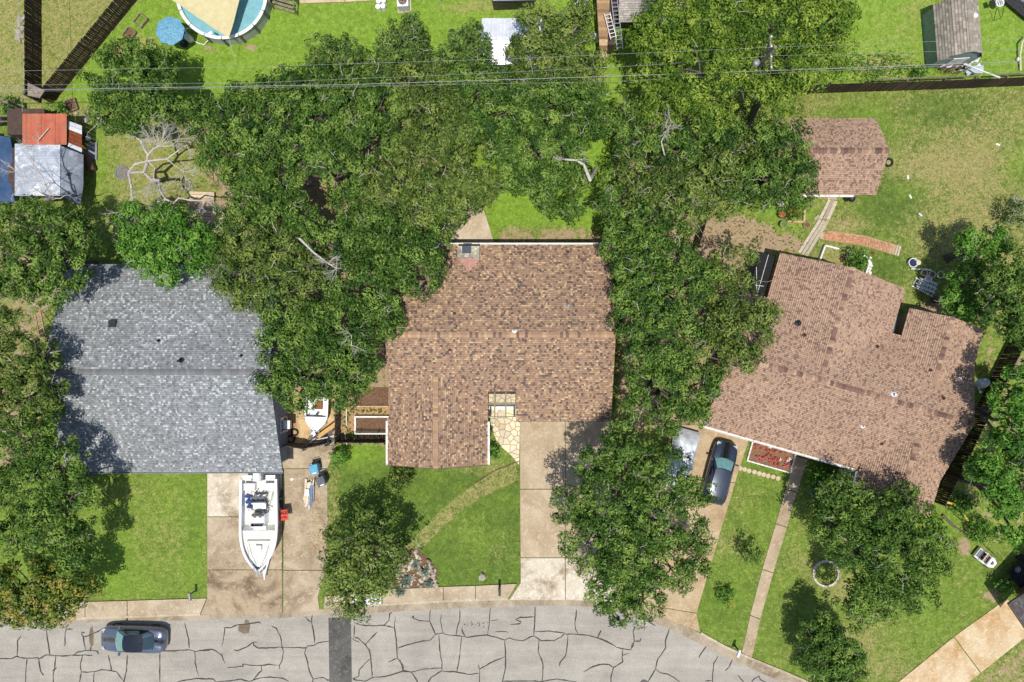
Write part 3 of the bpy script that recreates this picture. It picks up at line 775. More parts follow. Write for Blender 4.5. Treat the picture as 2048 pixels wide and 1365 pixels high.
# ---- brown house in the middle
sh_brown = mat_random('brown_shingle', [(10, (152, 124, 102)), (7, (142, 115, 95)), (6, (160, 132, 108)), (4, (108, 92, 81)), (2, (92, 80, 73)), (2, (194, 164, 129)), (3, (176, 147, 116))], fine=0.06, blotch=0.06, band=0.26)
cap_brown = mat_random('brown_ridge_shingle', [(3, (172, 140, 112)), (3, (160, 130, 106)), (1, (186, 154, 118)), (1, (116, 96, 84))], 'object', fine=0.1)
stone_m = mat('rough_stone', (176, 168, 150), (138, 132, 120), 5, 0.9, bump=0.5)
bx, by = 0.8, 1.0
bh = Thing('house', 'brown mottled shingle house with stone chimney in the middle of the picture', 'house', (-bx, -by, 0))
def B(x, y, z): return (x + bx, y + by, z)
SL = 0.38
X0, X1, YR, ZR, YN, YS = -8.75, 7.15, 0.43, 5.0, 6.97, -5.77
zN = ZR - SL * (YN - YR); zS = ZR - SL * (YR - YS); zc = ZR - SL * (YR + 3.6)
brick_w = mat('tan_brick_wall', (170, 134, 108), (146, 112, 90), 6)
mb = MB().prism([B(x, y, 0)[:2] for x, y in ((X0 + .5, -5.3), (-5.9, -8.5), (-2.2, -8.5), (-2.2, -3.3), (0.8, -3.3), (0.8, -5.3), (X1 - .4, -5.3), (X1 - .4, YN - .5), (X0 + .5, YN - .5))], 0, 2.4)
mb.prism([B(x, y, 0)[:2] for x, y in ((-8.5, -8.4), (-2.25, -8.4), (-2.25, -5.4), (-8.5, -5.4))], 0, 2.42)
for x in (X0 + .5, X1 - .5):
    mb.prism([B(x - .1, 0, 0)[:2], B(x + .1, 0, 0)[:2], B(x + .1, 1, 0)[:2], B(x - .1, 1, 0)[:2]], 2.3, 4.5)
bh.part('wall', mb, brick_w)
pN = [B(X0, YN, zN), B(X1, YN, zN), B(X1, YR, ZR), B(X0, YR, ZR)]
pS = [B(X0, YR, ZR), B(X1, YR, ZR), B(X1, YS, zS), B(0.3, YS, zS), B(0.3, -3.6, zc), B(-1.72, -3.6, zc), B(-1.72, YS, zS), B(X0, YS, zS)]
wx, wz = -5.37, 4.02
ze = wz - SL * 3.6
pW = [B(-8.98, -1.5, ze), B(-8.98, -8.96, ze), B(wx, -8.96, wz), B(wx, -1.5, wz)]
pE = [B(-1.77, -3.2, ze), B(-1.77, -8.96, ze), B(wx, -8.96, wz), B(wx, -1.5, wz)]
pW[0] = B(-8.98, -5.6, ze); pE[0] = B(-1.77, -5.6, ze); pW[3] = pE[3] = B(wx, -2.0, wz)
mb = MB()
for p in (pN, pS, pW, pE): deck(mb, p)
roof = bh.part('roof', mb, mat('brown_roof_deck', (128, 98, 80), (112, 86, 70), 4))
mb = MB()
shingle_plane(mb, pN, (1, 0, 0), rng); shingle_plane(mb, pS, (1, 0, 0), rng); shingle_plane(mb, pW, (0, 1, 0), rng); shingle_plane(mb, pE, (0, 1, 0), rng)
bh.part('shingles', mb, sh_brown, roof, kind='stuff')
ridge(bh, roof, B(X0, YR, ZR), B(X1, YR, ZR), cap_brown, 0.40); ridge(bh, roof, B(wx, -2.5, wz), B(wx, -8.96, wz), cap_brown, 0.36)
gutter_run(bh, B(X0, YN + .08, zN - .08), B(X1, YN + .08, zN - .08)); gutter_run(bh, B(-1.69, -5.85, ze - .1), B(-1.69, -8.96, ze - .1)); gutter_run(bh, B(-9.06, -5.8, ze - .1), B(-9.06, -8.96, ze - .1))
bh.part('fascia', MB().bar(B(0.3, YS - .03, zS - .09), B(X1, YS - .03, zS - .09), 0.04, 0.16), mat('brown_trim', (98, 82, 70), (84, 70, 60), 3))
for a, b in ((B(-1.7, -3.63, zc - .09), B(0.3, -3.63, zc - .09)), (B(-8.98, -8.99, ze - .1), B(wx, -8.99, wz - .1)), (B(-1.77, -8.99, ze - .1), B(wx, -8.99, wz - .1))):
    bh.part('fascia', MB().bar(a, b, 0.04, 0.16), mat('brown_trim', (98, 82, 70)))
# stone chimney: a core with each facing stone laid on it
cc = P(937, 504, 3.6)
ch = bh.part('chimney', MB().box(B(cc[0], cc[1], 2.0), (1.55, 0.78, 3.3)), mat('chimney_mortar', (168, 160, 140), (140, 132, 116), 6))
srng = random.Random(2)
stone_r = mat_random('chimney_stone', [(2, (186, 178, 158)), (2, (160, 154, 140)), (1, (204, 196, 172)), (1, (140, 134, 124))], 'object')
sd = []
while len(sd) < 24:
    c = (srng.uniform(-0.78, 0.78), srng.uniform(-0.4, 0.4))
    if all((c[0] - s[0]) ** 2 + (c[1] - s[1]) ** 2 > 0.035 for s in sd): sd.append(c)
for c in voronoi([(-0.78, -0.4), (0.78, -0.4), (0.78, 0.4), (-0.78, 0.4)], sd, 0.018):
    link('stone', MB().prism([B(cc[0] + a, cc[1] + b, 0)[:2] for a, b in c], 3.58, 3.68 + srng.uniform(0, 0.05)).mesh('stone', stone_r), ch)
for side in (-1, 1):
    for k in range(3):
        for j in range(3):
            link('stone', MB().box(B(cc[0] - 0.5 + k * 0.5 + srng.uniform(-.04, .04), cc[1] + side * 0.41, 2.5 + j * 0.36), (0.44, 0.07, 0.32)).mesh('stone', stone_r), ch)
bh.part('flue_cap', MB().box(B(cc[0] - 0.12, cc[1] + 0.1, 3.82), (0.5, 0.42, 0.3)).box(B(cc[0] - 0.12, cc[1] + 0.1, 3.99), (0.62, 0.54, 0.05)), mat('blued_steel', (66, 74, 86), (50, 58, 70), 4, 0.4, metal=0.5), ch)
c0 = cc[1] - 0.42
zk = lambda y: ZR - SL * (y - YR)
bh.part('cricket', MB().add([B(cc[0] - .78, c0, zk(c0) + .02), B(cc[0] + .78, c0, zk(c0) + .02), B(cc[0], c0 - 1.0, zk(c0 - 1.0) + .03), B(cc[0], c0, zk(c0) + .42)], [(0, 3, 2), (3, 1, 2), (0, 1, 3)]), mat('pink_flashing', (196, 150, 138), (170, 124, 112), 9, 0.7, fine=0.3), roof)
def bhr(px, py):
    if py < 668: p = on_roof(px, py, 0, -SL, ZR + SL * YR)
    else: p = on_roof(px, py, 0, SL, ZR - SL * YR)
    return B(*p)
vent_pipe(bh, roof, bhr(1029, 664), 0.075, 0.42, white_pl); vent_pipe(bh, roof, bhr(1137, 612), 0.08, 0.28); vent_pipe(bh, roof, bhr(909, 628), 0.05, 0.2, mat('rust_pipe', (96, 70, 54))); vent_pipe(bh, roof, bhr(1136, 505), 0.05, 0.2, mat('rust_pipe', (96, 70, 54))); vent_pipe(bh, roof, bhr(900, 700), 0.05, 0.2, mat('rust_pipe', (96, 70, 54)))
vent_pipe(bh, roof, B(*on_roof(972, 791, -SL, 0, wz + SL * wx)), 0.06, 0.2, mat('rust_pipe', (96, 70, 54)))
window(bh, B(X0 + .46, 3.2, 1.5), math.pi); window(bh, B(-5.4, -8.55, 1.4), -math.pi / 2, 1.8); bh.part('front_door', MB().box(B(-0.6, -3.34, 1.05), (0.95, 0.08, 2.1)), mat('brown_door', (104, 70, 50)))
bh.part('garage_door', MB().box(B(4.0, -5.34, 1.1), (4.8, 0.08, 2.2)), white_m)
# open beams over the entry
beam_m = mat('olive_beam', (150, 146, 112), (128, 124, 94), 5)
for x in (-1.25, -0.45):
    bh.part('entry_beam', MB().box(B(x, -4.55, 2.62), (0.09, 2.1, 0.18)), beam_m)
bh.part('cross_beam', MB().box(B(-0.72, -4.55, 2.42), (2.0, 0.14, 0.2)), beam_m)
bh.part('cross_beam', MB().box(B(-0.72, -5.5, 2.42), (2.0, 0.06, 0.1)), beam_m)
for x in (-1.6, 0.2): bh.part('entry_post', MB().box(B(x, -5.5, 1.2), (0.12, 0.12, 2.35)), white_m)
bh.part('door_step', MB().box(B(-0.72, -5.05, 0.1), (2.0, 0.35, 0.12)), white_m)

# ---- turned house on the right
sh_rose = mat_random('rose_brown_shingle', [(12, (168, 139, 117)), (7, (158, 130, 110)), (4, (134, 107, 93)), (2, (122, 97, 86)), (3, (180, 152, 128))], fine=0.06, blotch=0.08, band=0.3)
cap_rose = mat_random('rose_ridge_shingle', [(2, (158, 128, 108)), (2, (128, 100, 88)), (1, (106, 84, 76)), (1, (178, 150, 124))], 'object', fine=0.1)
t3 = R(15.9)
O3 = (21.323, -2.683)
rh = Thing('house', 'rose brown shingle house turned askew with two back wings on the right', 'house', (O3[0], O3[1], 0), -t3)
S4 = 0.40; ZR = 4.75
def mz(v): return ZR - S4 * abs(v)
A_, Bw, Cw = (-4.4, 0.2, 4.95), (5.57, 8.15, 11.25), (5.35, 8.15, 11.2)
zA, zB, zC = mz(0.65), mz(1.9), mz(1.95)
def wing(us, zr, v0, v1, s=S4):
    a, m_, b = us
    return ([(a, v0, zr - s * (m_ - a)), (a, v1, zr - s * (m_ - a)), (m_, v1, zr), (m_, v0, zr)], [(b, v0, zr - s * (b - m_)), (b, v1, zr - s * (b - m_)), (m_, v1, zr), (m_, v0, zr)])
planes = [([(-6.3, 0, ZR), (11.1, 0, ZR), (11.1, -5.35, mz(5.35)), (-6.3, -5.35, mz(5.35))], (1, 0, 0)), ([(-6.3, 0, ZR), (11.1, 0, ZR), (11.1, 4.78, mz(4.78)), (-6.3, 4.78, mz(4.78))], (1, 0, 0))]
for us, z, v0, v1, s in ((A_, zA, 0.65, 8.15, 0.365), (Bw, zB, 1.9, 6.85, 0.4), (Cw, zC, -1.95, -7.12, 0.4)):
    for p in wing(us, z, v0, v1, s): planes.append((p, (0, 1, 0)))
mb = MB(); sh = MB()
for p, e in planes:
    deck(mb, p); shingle_plane(sh, p, e, rng, 0.14, (0.09, 0.15), (0.015, 0.04))
roof = rh.part('roof', mb, mat('rose_roof_deck', (140, 112, 96), (126, 100, 86), 4))
rh.part('shingles', sh, sh_rose, roof, kind='stuff')
ridge(rh, roof, (-6.3, 0, ZR), (11.1, 0, ZR), cap_rose, 0.36, 0.22)
ridge(rh, roof, (A_[1], 8.15, zA), (A_[1], 0.7, zA), cap_rose, 0.34, 0.24); ridge(rh, roof, (Bw[1], 6.85, zB), (Bw[1], 2.0, zB), cap_rose, 0.34, 0.24); ridge(rh, roof, (Cw[1], -7.12, zC), (Cw[1], -2.1, zC), cap_rose, 0.34, 0.24)
mb = MB().prism([(-5.9, -4.9), (5.7, -4.9), (5.7, -6.7), (10.8, -6.7), (10.8, 6.4), (6.0, 6.4), (6.0, 4.3), (4.5, 4.3), (4.5, 7.7), (-4.0, 7.7), (-4.0, 4.3), (-5.9, 4.3)], 0, 2.45)
for us, z, v in ((A_, zA, 7.7), (Bw, zB, 6.4), (Cw, zC, -6.7)):
    mb.add([(us[0] + .45, v, 2.44), (us[2] - .45, v, 2.44), (us[1], v, z - .2)], [(0, 1, 2)])
mb.add([(10.8, -4.9, 2.44), (10.8, 4.5, 2.44), (10.8, 0, ZR - .2)], [(0, 1, 2)])
rh.part('wall', mb, mat('cream_brick_wall', (184, 160, 132), (160, 138, 112), 5))
gutter_run(rh, (-6.3, -5.44, mz(5.35) - .08), (5.35, -5.44, mz(5.35) - .08)); gutter_run(rh, (5.27, -5.5, 2.75), (5.27, -6.6, 2.75))
def rl(px, py, zz):
    p = P(px, py, zz); X, Y = p[0] - O3[0], p[1] - O3[1]
    return (X * math.cos(t3) - Y * math.sin(t3), X * math.sin(t3) + Y * math.cos(t3))
def rhp(px, py, f):
    z = 3.6
    for _ in range(6):
        u, v = rl(px, py, z); z = f(u, v)
    return (u, v, z)
mN = lambda u, v: mz(v); fA = lambda u, v: zA - 0.365 * abs(u - A_[1]); fC = lambda u, v: zC - S4 * abs(u - Cw[1])
rust = mat('rust_pipe', (96, 70, 54))
vent_pipe(rh, roof, rhp(1597, 647, fA), 0.1, 0.25, black_m); vent_pipe(rh, roof, rhp(1609, 671, fA), 0.06, 0.22, rust); vent_pipe(rh, roof, rhp(1754, 694, mN), 0.06, 0.22, rust); vent_pipe(rh, roof, rhp(1787, 790, mN), 0.09, 0.35, white_pl); vent_pipe(rh, roof, rhp(1886, 797, mN), 0.07, 0.2, rust)
vent_pipe(rh, roof, rhp(1725, 853, mN), 0.06, 0.3, white_pl); vent_pipe(rh, roof, rhp(1763, 888, mN), 0.05, 0.2, rust); vent_pipe(rh, roof, rhp(1861, 741, lambda u, v: zB - S4 * abs(u - Bw[1])), 0.05, 0.2, rust)
p = rhp(1918, 758, mN); rh.part('roof_vent', MB().box((p[0], p[1], p[2] + .05), (0.22, 0.26, 0.1)), white_m, roof)
for v in (-3.5, 2.5): window(rh, (-5.94, v, 1.5), math.pi)
window(rh, (-2.0, 7.74, 1.4), math.pi / 2, 1.6); window(rh, (2.6, 7.74, 1.4), math.pi / 2, 1.2)
# low steel awning in the slot between the back wings
rh.part('slot_awning', MB().box((5.26, 5.6, 1.9), (0.6, 1.5, 0.05), 0, -0.1), mat('slate_blue_panel', (96, 118, 124), (80, 100, 108), 4))
# cover beside the west wing, the courtyard's deep shade painted into its black
pc = rh.part('shade_cover', MB().box((-5.02, 6.35, 2.2), (1.25, 3.15, 0.05)), mat('courtyard_shade_black', (24, 25, 27), (33, 34, 36), 4, 0.9))
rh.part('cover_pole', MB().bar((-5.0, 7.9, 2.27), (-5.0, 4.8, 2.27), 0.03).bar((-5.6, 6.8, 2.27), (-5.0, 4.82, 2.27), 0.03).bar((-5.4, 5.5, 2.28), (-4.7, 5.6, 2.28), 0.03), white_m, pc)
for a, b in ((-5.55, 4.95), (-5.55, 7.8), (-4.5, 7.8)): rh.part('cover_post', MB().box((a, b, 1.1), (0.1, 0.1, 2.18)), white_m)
# porch slab corner by the south gutter
rh.part('porch_panel', MB().box((4.7, -6.1, 2.2), (0.9, 0.95, 0.06)), mat('grey_felt_roof', (124, 116, 104), (104, 96, 86), 6))
rh.part('garage_door', MB().box((-3.4, -4.94, 1.1), (4.6, 0.08, 2.2)), white_m)
# satellite dish standing off the east end
dl = rh.part('satellite_dish', MB().loft([[( 11.45 + r * 0.48 * math.cos(a), 2.95 + r * 0.36 * math.sin(a), 3.75 + 0.13 * r * r + 0.32 * r * math.sin(a)) for a in [2 * math.pi * k / 24 for k in range(24)]] for r in (0.02, 0.35, 0.7, 1.0, 1.03)]), mat('dish_grey', (198, 203, 207), (182, 188, 193), 3, 0.5), smooth=True)
rh.part('dish_mast', MB().tube([(11.15, 2.5, 2.9), (11.2, 2.6, 3.5), (11.42, 2.9, 3.72)], 0.03), grey_metal, dl)
rh.part('feed_arm', MB().tube([(11.4, 2.7, 3.6), (11.5, 2.35, 3.85)], 0.02).box((11.5, 2.33, 3.87), (0.1, 0.14, 0.1)), white_pl, dl)

# ---- small outbuilding behind the right house
ob = Thing('outbuilding', 'small gabled outbuilding with rose brown shingle roof in the straw yard', 'shed', (22.6, 13.4, 0))
x0, x1, yn, ys, ze, zr = -3.85, 3.9, 2.8, -2.75, 2.3, 4.05
ob.part('wall', MB().prism([(x0 + .3, ys + .35), (x1 - .3, ys + .35), (x1 - .3, yn - .35), (x0 + .3, yn - .35)], 0, 2.35).add([(x, y, z) for x in (x0 + .3, x1 - .3) for y, z in ((ys + .35, 2.35), (yn - .35, 2.35), (0, 3.85))], [(0, 1, 2), (5, 4, 3)]), mat('cream_siding', (196, 182, 156), (178, 164, 140), 3))
pN = [(x0, yn, ze), (x1, yn, ze), (x1, 0, zr), (x0, 0, zr)]; pS = [(x0, ys, ze), (x1, ys, ze), (x1, 0, zr), (x0, 0, zr)]
mb = MB(); deck(mb, pN, 0.1); deck(mb, pS, 0.1); roof = ob.part('roof', mb, mat('rose_roof_deck', (140, 112, 96)))
mb = MB(); shingle_plane(mb, pN, (1, 0, 0), rng, 0.14, (0.09, 0.16)); shingle_plane(mb, pS, (1, 0, 0), rng, 0.14, (0.09, 0.16))
ob.part('shingles', mb, sh_rose, roof, kind='stuff')
ridge(ob, roof, (x0, 0, zr), (x1, 0, zr), cap_rose, 0.42, 0.24, 0.6)
gutter_run(ob, (x0, ys - .08, ze - .06), (2.3, ys - .08, ze - .06))
window(ob, (x0 + .26, 0, 1.4), math.pi, 0.9, 0.9); ob.part('door', MB().box((1.0, ys + .32, 1.0), (0.9, 0.06, 2.0)), white_m)

# ---- barn-roofed garden shed, top right
ga = R(-3.5)
gs = Thing('garden_shed', 'barn roofed garden shed with weathered grey shingles and green walls', 'shed', P(1888, 82, 0.0)[:2] + (0,), R(4.5))
hw, hl = 1.55, 2.0
prof = [(-hw - .08, 1.55), (-hw * 0.62, 2.55), (0.0, 3.05), (hw * 0.62, 2.55), (hw + .08, 1.55)]
gs.part('wall', MB().prism([(-hw, -hl), (hw, -hl), (hw, hl), (-hw, hl)], 0, 1.62).add([(x * .93, s * (hl - .02), z - .06) for s in (-1, 1) for x, z in prof], [(0, 1, 2, 3, 4), (9, 8, 7, 6, 5)]), mat('sage_siding', (136, 154, 144), (118, 138, 130), 3))
mb = MB(); sh = MB()
for (a, za), (b, zb) in zip(prof[:-1], prof[1:]):
    p = [(a, -hl - .1, za), (a, hl + .1, za), (b, hl + .1, zb), (b, -hl - .1, zb)]
    deck(mb, p, 0.06); shingle_plane(sh, p, (0, 1, 0), rng, 0.2, (0.25, 0.32), (0.012, 0.03))
roof = gs.part('roof', mb, mat('shed_roof_deck', (112, 104, 94), (98, 90, 82), 4))
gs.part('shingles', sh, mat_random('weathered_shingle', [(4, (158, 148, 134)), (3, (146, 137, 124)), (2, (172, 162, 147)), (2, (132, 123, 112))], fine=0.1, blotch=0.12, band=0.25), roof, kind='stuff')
ridge(gs, roof, (0, -hl - .1, 3.05), (0, hl + .1, 3.05), mat_random('shed_cap', [(1, (150, 140, 126)), (1, (164, 154, 140))], 'object'), 0.34, 0.28, 0.5)
gs.part('roof_vent', MB().lathe([(0.15, 0), (0.15, 0.14), (0.19, 0.15), (0.05, 0.24)], (0.5, 0.55, 2.7), 14), white_pl, roof)
gs.part('door', MB().box((0.1, -hl - .04, 0.85), (1.2, 0.05, 1.65)), white_m)

# ---- white metal-roofed shed among the trees
def ribbed(mb, p00, p10, p01, n, h=0.03):
    """a panel from p00 with ribs running p00->p01, spread along p00->p10"""
    p00, p10, p01 = Vector(p00), Vector(p10), Vector(p01); nn = (p10 - p00).cross(p01 - p00).normalized()
    if nn.z < 0: nn = -nn
    row0 = []; row1 = []
    for i in range(n):
        for t, k in ((0, 0), (0.25, 0), (0.38, 1), (0.62, 1), (0.75, 0)):
            q = p00 + (p10 - p00) * ((i + t) / n) + nn * (h * k); row0.append(q); row1.append(q + p01 - p00)
    row0.append(p10); row1.append(p10 + p01 - p00)
    m = len(row0)
    mb.add(row0 + row1, [(i, i + 1, m + i + 1, m + i) for i in range(m - 1)])
    return mb
wr_m = mat('white_roof_metal', (226, 228, 231), (206, 210, 216), 1.5, 0.4, metal=0.1)
ms = Thing('metal_shed', 'shed with white ribbed metal roof half hidden under the trees', 'shed', P(1024, 108, 0)[:2] + (0,))
ms.part('wall', MB().prism([(-2.05, -1.5), (2.05, -1.5), (2.05, 1.5), (-2.05, 1.5)], 0, 2.1), mat('white_sheet_wall', (210, 210, 208)))
for i in range(4):
    ms.part('roof_panel', ribbed(MB(), (-2.2 + i * 1.1, 0, 2.6), (-1.1 + i * 1.1 - .01, 0, 2.6), (-2.2 + i * 1.1, 1.7, 2.12), 4), wr_m)
    ms.part('roof_panel', ribbed(MB(), (-2.2 + i * 1.1, 0, 2.6), (-1.1 + i * 1.1 - .01, 0, 2.6), (-2.2 + i * 1.1, -1.7, 2.12), 4), wr_m)
ms.part('ridge_strip', MB().box((0, 0, 2.64), (4.42, 0.24, 0.03)), wr_m)

# ---- rusty sheds on the left
def mat_rust(name, a, b, c):
    if name in MC: return MC[name]
    m, nt, bs = _new(name)
    n1 = _noise(nt, 1.3, 6, 0.7, 0.8); n2 = _noise(nt, 0.9, 7, 0.75, 1.5); n3 = _noise(nt, 20, 3)
    col = _ramp(nt, n1, [(0.38, lin(a)), (0.62, lin(b))])
    col = _mix(nt, _ramp(nt, n2, [(0.52, (0, 0, 0)), (0.6, (1, 1, 1))]), col, lin(c))
    col = _mix(nt, 1.0, col, _ramp(nt, n3, [(0.3, (0.82,) * 3), (0.7, (1.15,) * 3)]), 'MULTIPLY')
    nt.links.new(col, bs.inputs['Base Color']); bs.inputs['Roughness'].default_value = 0.65
    MC[name] = m
    return m
rust_red = mat_rust('rusty_red_sheet', (188, 98, 68), (164, 86, 62), (150, 112, 82))
tin_m = mat_rust('streaked_tin_sheet', (186, 192, 202), (150, 158, 170), (222, 222, 220))
tin_gr = mat_rust('grey_tin_sheet', (126, 134, 146), (104, 112, 124), (148, 156, 168))
rs = Thing('tool_shed', 'small shed with rust red sheet roof at the foot of the dark fence', 'shed', P(92, 262, 0)[:2] + (0,))
L_ = rs.loc
rs.part('wall', MB().prism([(-1.35, -0.95), (1.35, -0.95), (1.35, 0.95), (-1.35, 0.95)], 0, 2.15), mat('dark_board_wall', (84, 66, 54), (66, 52, 44), 4))
e = [45, 54, 83, 111, 134]
for a, b in zip(e[:-1], e[1:]):
    p = [P(a, 228, 2.35), P(b, 228, 2.35), P(a, 290, 2.2)]
    q = [tuple(v[i] - L_[i] for i in range(3)) for v in p]
    rs.part('roof_sheet', ribbed(MB(), q[0], (q[1][0] - .015, q[1][1], q[1][2]), q[2], 1, 0.035), rust_red)
mb = MB()
p = [P(136, 242, 2.0), P(164, 252, 1.75), P(136, 294, 2.0), P(164, 306, 1.75)]
q = [tuple(v[i] - L_[i] for i in range(3)) for v in p]
lean_m = mat_random('rust_striped_tin', [(1, (190, 194, 200)), (1, (124, 66, 40)), (1, (206, 208, 210))], 'object')
for i in range(6):
    t0, t1 = i / 6, (i + 0.94) / 6
    f = lambda a, b, t: tuple(a[k] + (b[k] - a[k]) * t for k in range(3))
    rs.part('lean_to_sheet', MB().add([f(q[0], q[2], t0), f(q[0], q[2], t1), f(q[1], q[3], t1), f(q[1], q[3], t0)], [(0, 1, 2, 3)]), lean_m)
mb = MB(); mb.bar(tuple(P(75, 283, 2.4)[i] - L_[i] for i in range(3)), tuple(P(98, 257, 2.45)[i] - L_[i] for i in range(3)), 0.05)
rs.part('loose_stick', mb, dead_m)
ts = Thing('tin_shed', 'low shed under streaked white corrugated tin with dead branches over it', 'shed', P(92, 345, 0)[:2] + (0,))
L_ = ts.loc
ts.part('wall', MB().prism([(-1.6, -2.0), (2.3, -1.9), (2.3, 1.3), (-1.6, 1.4)], 0, 1.7), mat('dark_board_wall', (84, 66, 54)))
def tl(px, py, z): return tuple(P(px, py, z)[i] - L_[i] for i in range(3))
for y0, y1 in ((288, 313), (312, 338), (337, 363), (362, 392)):
    ts.part('roof_sheet', ribbed(MB(), tl(30, y1, 2.0), tl(30, y0, 2.03), tl(121, y1, 2.1), 7, 0.025), tin_m)
ts.part('ragged_sheet', MB().grid(lambda u, v: tl(122 + (45 - 8 * max(0, v - .6) * 2) * u, 292 + 18 * u + (100 + 2 * u) * v, 2.08 - 0.5 * u * u + 0.03 * math.sin(v * 9 + u * 3)), 10, 16), tin_gr, smooth=True)
ts.part('iron_ornament', MB().box(tl(137, 349, 2.12), (0.5, 0.04, 0.03), 0.2).box(tl(137, 349, 2.13), (0.04, 0.75, 0.03), 0.1).torus(tl(137, 349, 2.14), 0.12, 0.02, 12, 5), black_m)
bs_ = Thing('blue_shed', 'shed covered by a deep blue tarp at the left edge', 'shed', P(-25, 335, 0)[:2] + (0,))
L_ = bs_.loc
bs_.part('wall', MB().prism([(-1.7, -2.3), (1.4, -2.3), (1.3, 2.2), (-1.7, 2.2)], 0, 1.5), mat('dark_board_wall', (84, 66, 54)))
blue_tarp = mat('blue_tarp', (58, 86, 120), (44, 68, 100), 2.5, 0.45, bump=0.3)
bs_.part('tarp', MB().grid(lambda u, v: tl(-80 + (100 + 9 * v + 3 * math.sin(v * 7)) * u, 266 + 8 * u + 134 * v, 1.9 - 0.35 * abs(u - .4) + 0.04 * math.sin(v * 11 + u * 5)), 12, 18), blue_tarp, smooth=True)
bs_.part('tarp_edge', MB().grid(lambda u, v: tl(24 + 5 * v + 3 * u, 280 + 65 * v, 1.2 - 0.6 * u + 0.05 * math.sin(v * 20)), 3, 12), mat('cyan_tarp', (70, 150, 200), (50, 120, 170), 6))
bk = Thing('lean_to', 'black roofed lean-to with pale edge rails at the left edge', 'shed', P(10, 250, 0)[:2] + (0,))
L_ = bk.loc
bk.part('roof', MB().prism([tl(a, b, 0)[:2] for a, b in ((-40, 245), (32, 246), (41, 260), (-40, 268))], 1.6, 1.66), mat('black_felt', (44, 46, 50), (58, 60, 64), 5))
bk.part('edge_rail', MB().bar(tl(-40, 244, 1.72), tl(38, 243, 1.72), 0.06).bar(tl(31, 246, 1.72), tl(42, 261, 1.72), 0.05).bar(tl(-20, 238, 1.75), tl(42, 226, 1.75), 0.06), old_wood)
for a, b in ((-35, 262), (38, 256), (-35, 240), (38, 240)): bk.part('post', MB().box(tl(a, b, 0.8), (0.1, 0.1, 1.6)), old_wood)

# ---- buildings at the rim of the picture
tb = Thing('neighbour_house', 'grey sheet roof edge of a house at the top centre rim', 'house', P(1030, -60, 0)[:2] + (0,))
L_ = tb.loc
tb.part('wall', MB().box((0, 0, 1.2), (3.0, 3.2, 2.4)), mat('cream_siding', (196, 182, 156)))
tb.part('roof', MB().prism([tl(a, b, 2.5)[:2] for a, b in ((962, -140), (1075, -140), (1072, 2), (986, 3))], 2.42, 2.5), mat('grey_sheet_roof', (168, 166, 166), (146, 144, 146), 3))
tb.part('edge_rail', MB().bar(tl(986, 4, 2.5), tl(1072, 2, 2.5), 0.08), black_m)
pl = Thing('lean_to', 'long lean-to roofed with brown rough boards beside two ladders', 'shed', P(1215, 45, 0)[:2] + (0,))
L_ = pl.loc
pl.part('frame', MB().prism([tl(a, b, 0)[:2] for a, b in ((1196, -30), (1232, -30), (1222, 110), (1200, 110))], 0, 1.75), mat('dark_board_wall', (84, 66, 54)))
brn = mat_random('brown_board', [(2, (172, 142, 106)), (2, (152, 122, 92)), (1, (188, 162, 128)), (1, (130, 102, 78))], 'object', fine=0.25)
for i in range(26):
    y0 = -40 + i * 6.0
    xl = 1191 + 0.06 * (y0 + 40); xr = 1221 - 0.05 * (y0 + 40)
    a = tl(xl, y0 + 3, 2.0); b = tl(xr, y0 + 3, 1.96)
    pl.piece('board', cube_mesh(brn), ((a[0] + b[0]) / 2, (a[1] + b[1]) / 2, 1.98 + 0.012 * (i % 3)), (0.12, 0, rng.uniform(-.03, .03)), (b[0] - a[0], 0.235, 0.03))
gr = Thing('garage', 'grey shingle roof corner right of the ladders at the top rim', 'garage', P(1275, -20, 0)[:2] + (0,))
L_ = gr.loc
gr.part('wall', MB().prism([tl(a, b, 0)[:2] for a, b in ((1252, -110), (1350, -110), (1350, 25), (1254, 28))], 0, 2.1), mat('cream_siding', (196, 182, 156)))
q = [tl(1238, 45, 2.2), tl(1370, 45, 2.2), tl(1370, -150, 3.4), tl(1236, -150, 3.4)]
mb = MB(); deck(mb, q, 0.1); roof = gr.part('roof', mb, mat('shed_roof_deck', (112, 104, 94)))
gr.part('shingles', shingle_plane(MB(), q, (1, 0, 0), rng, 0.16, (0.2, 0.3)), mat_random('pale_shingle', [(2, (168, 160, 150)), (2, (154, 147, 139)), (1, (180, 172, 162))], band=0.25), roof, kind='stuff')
dk = Thing('neighbour_house', 'dark roof corner with brown trim by the ochre driveway at the right rim', 'house', P(2075, 1205, 0)[:2] + (0,))
L_ = dk.loc
dk.part('wall', MB().prism([tl(a, b, 0)[:2] for a, b in ((2030, 1185), (2130, 1120), (2190, 1200), (2080, 1290))], 0, 2.3), mat('tan_brick_wall', (170, 134, 108)))
q = [tl(2018, 1206, 2.5), tl(2052, 1255, 2.5), tl(2180, 1180, 4.0), tl(2150, 1120, 4.0)]
mb = MB(); deck(mb, q, 0.12); roof = dk.part('roof', mb, mat('dark_roof_deck', (80, 76, 76)))
dk.part('shingles', shingle_plane(MB(), q, (Vector(q[1]) - Vector(q[0])), rng, 0.16, (0.2, 0.3)), mat_random('dark_shingle', [(2, (88, 84, 84)), (2, (76, 72, 74)), (1, (100, 96, 94))]), roof, kind='stuff')
dk.part('fascia', MB().bar(tl(2016, 1207, 2.45), tl(2050, 1257, 2.45), 0.1, 0.16), mat('brown_trim', (98, 82, 70)))
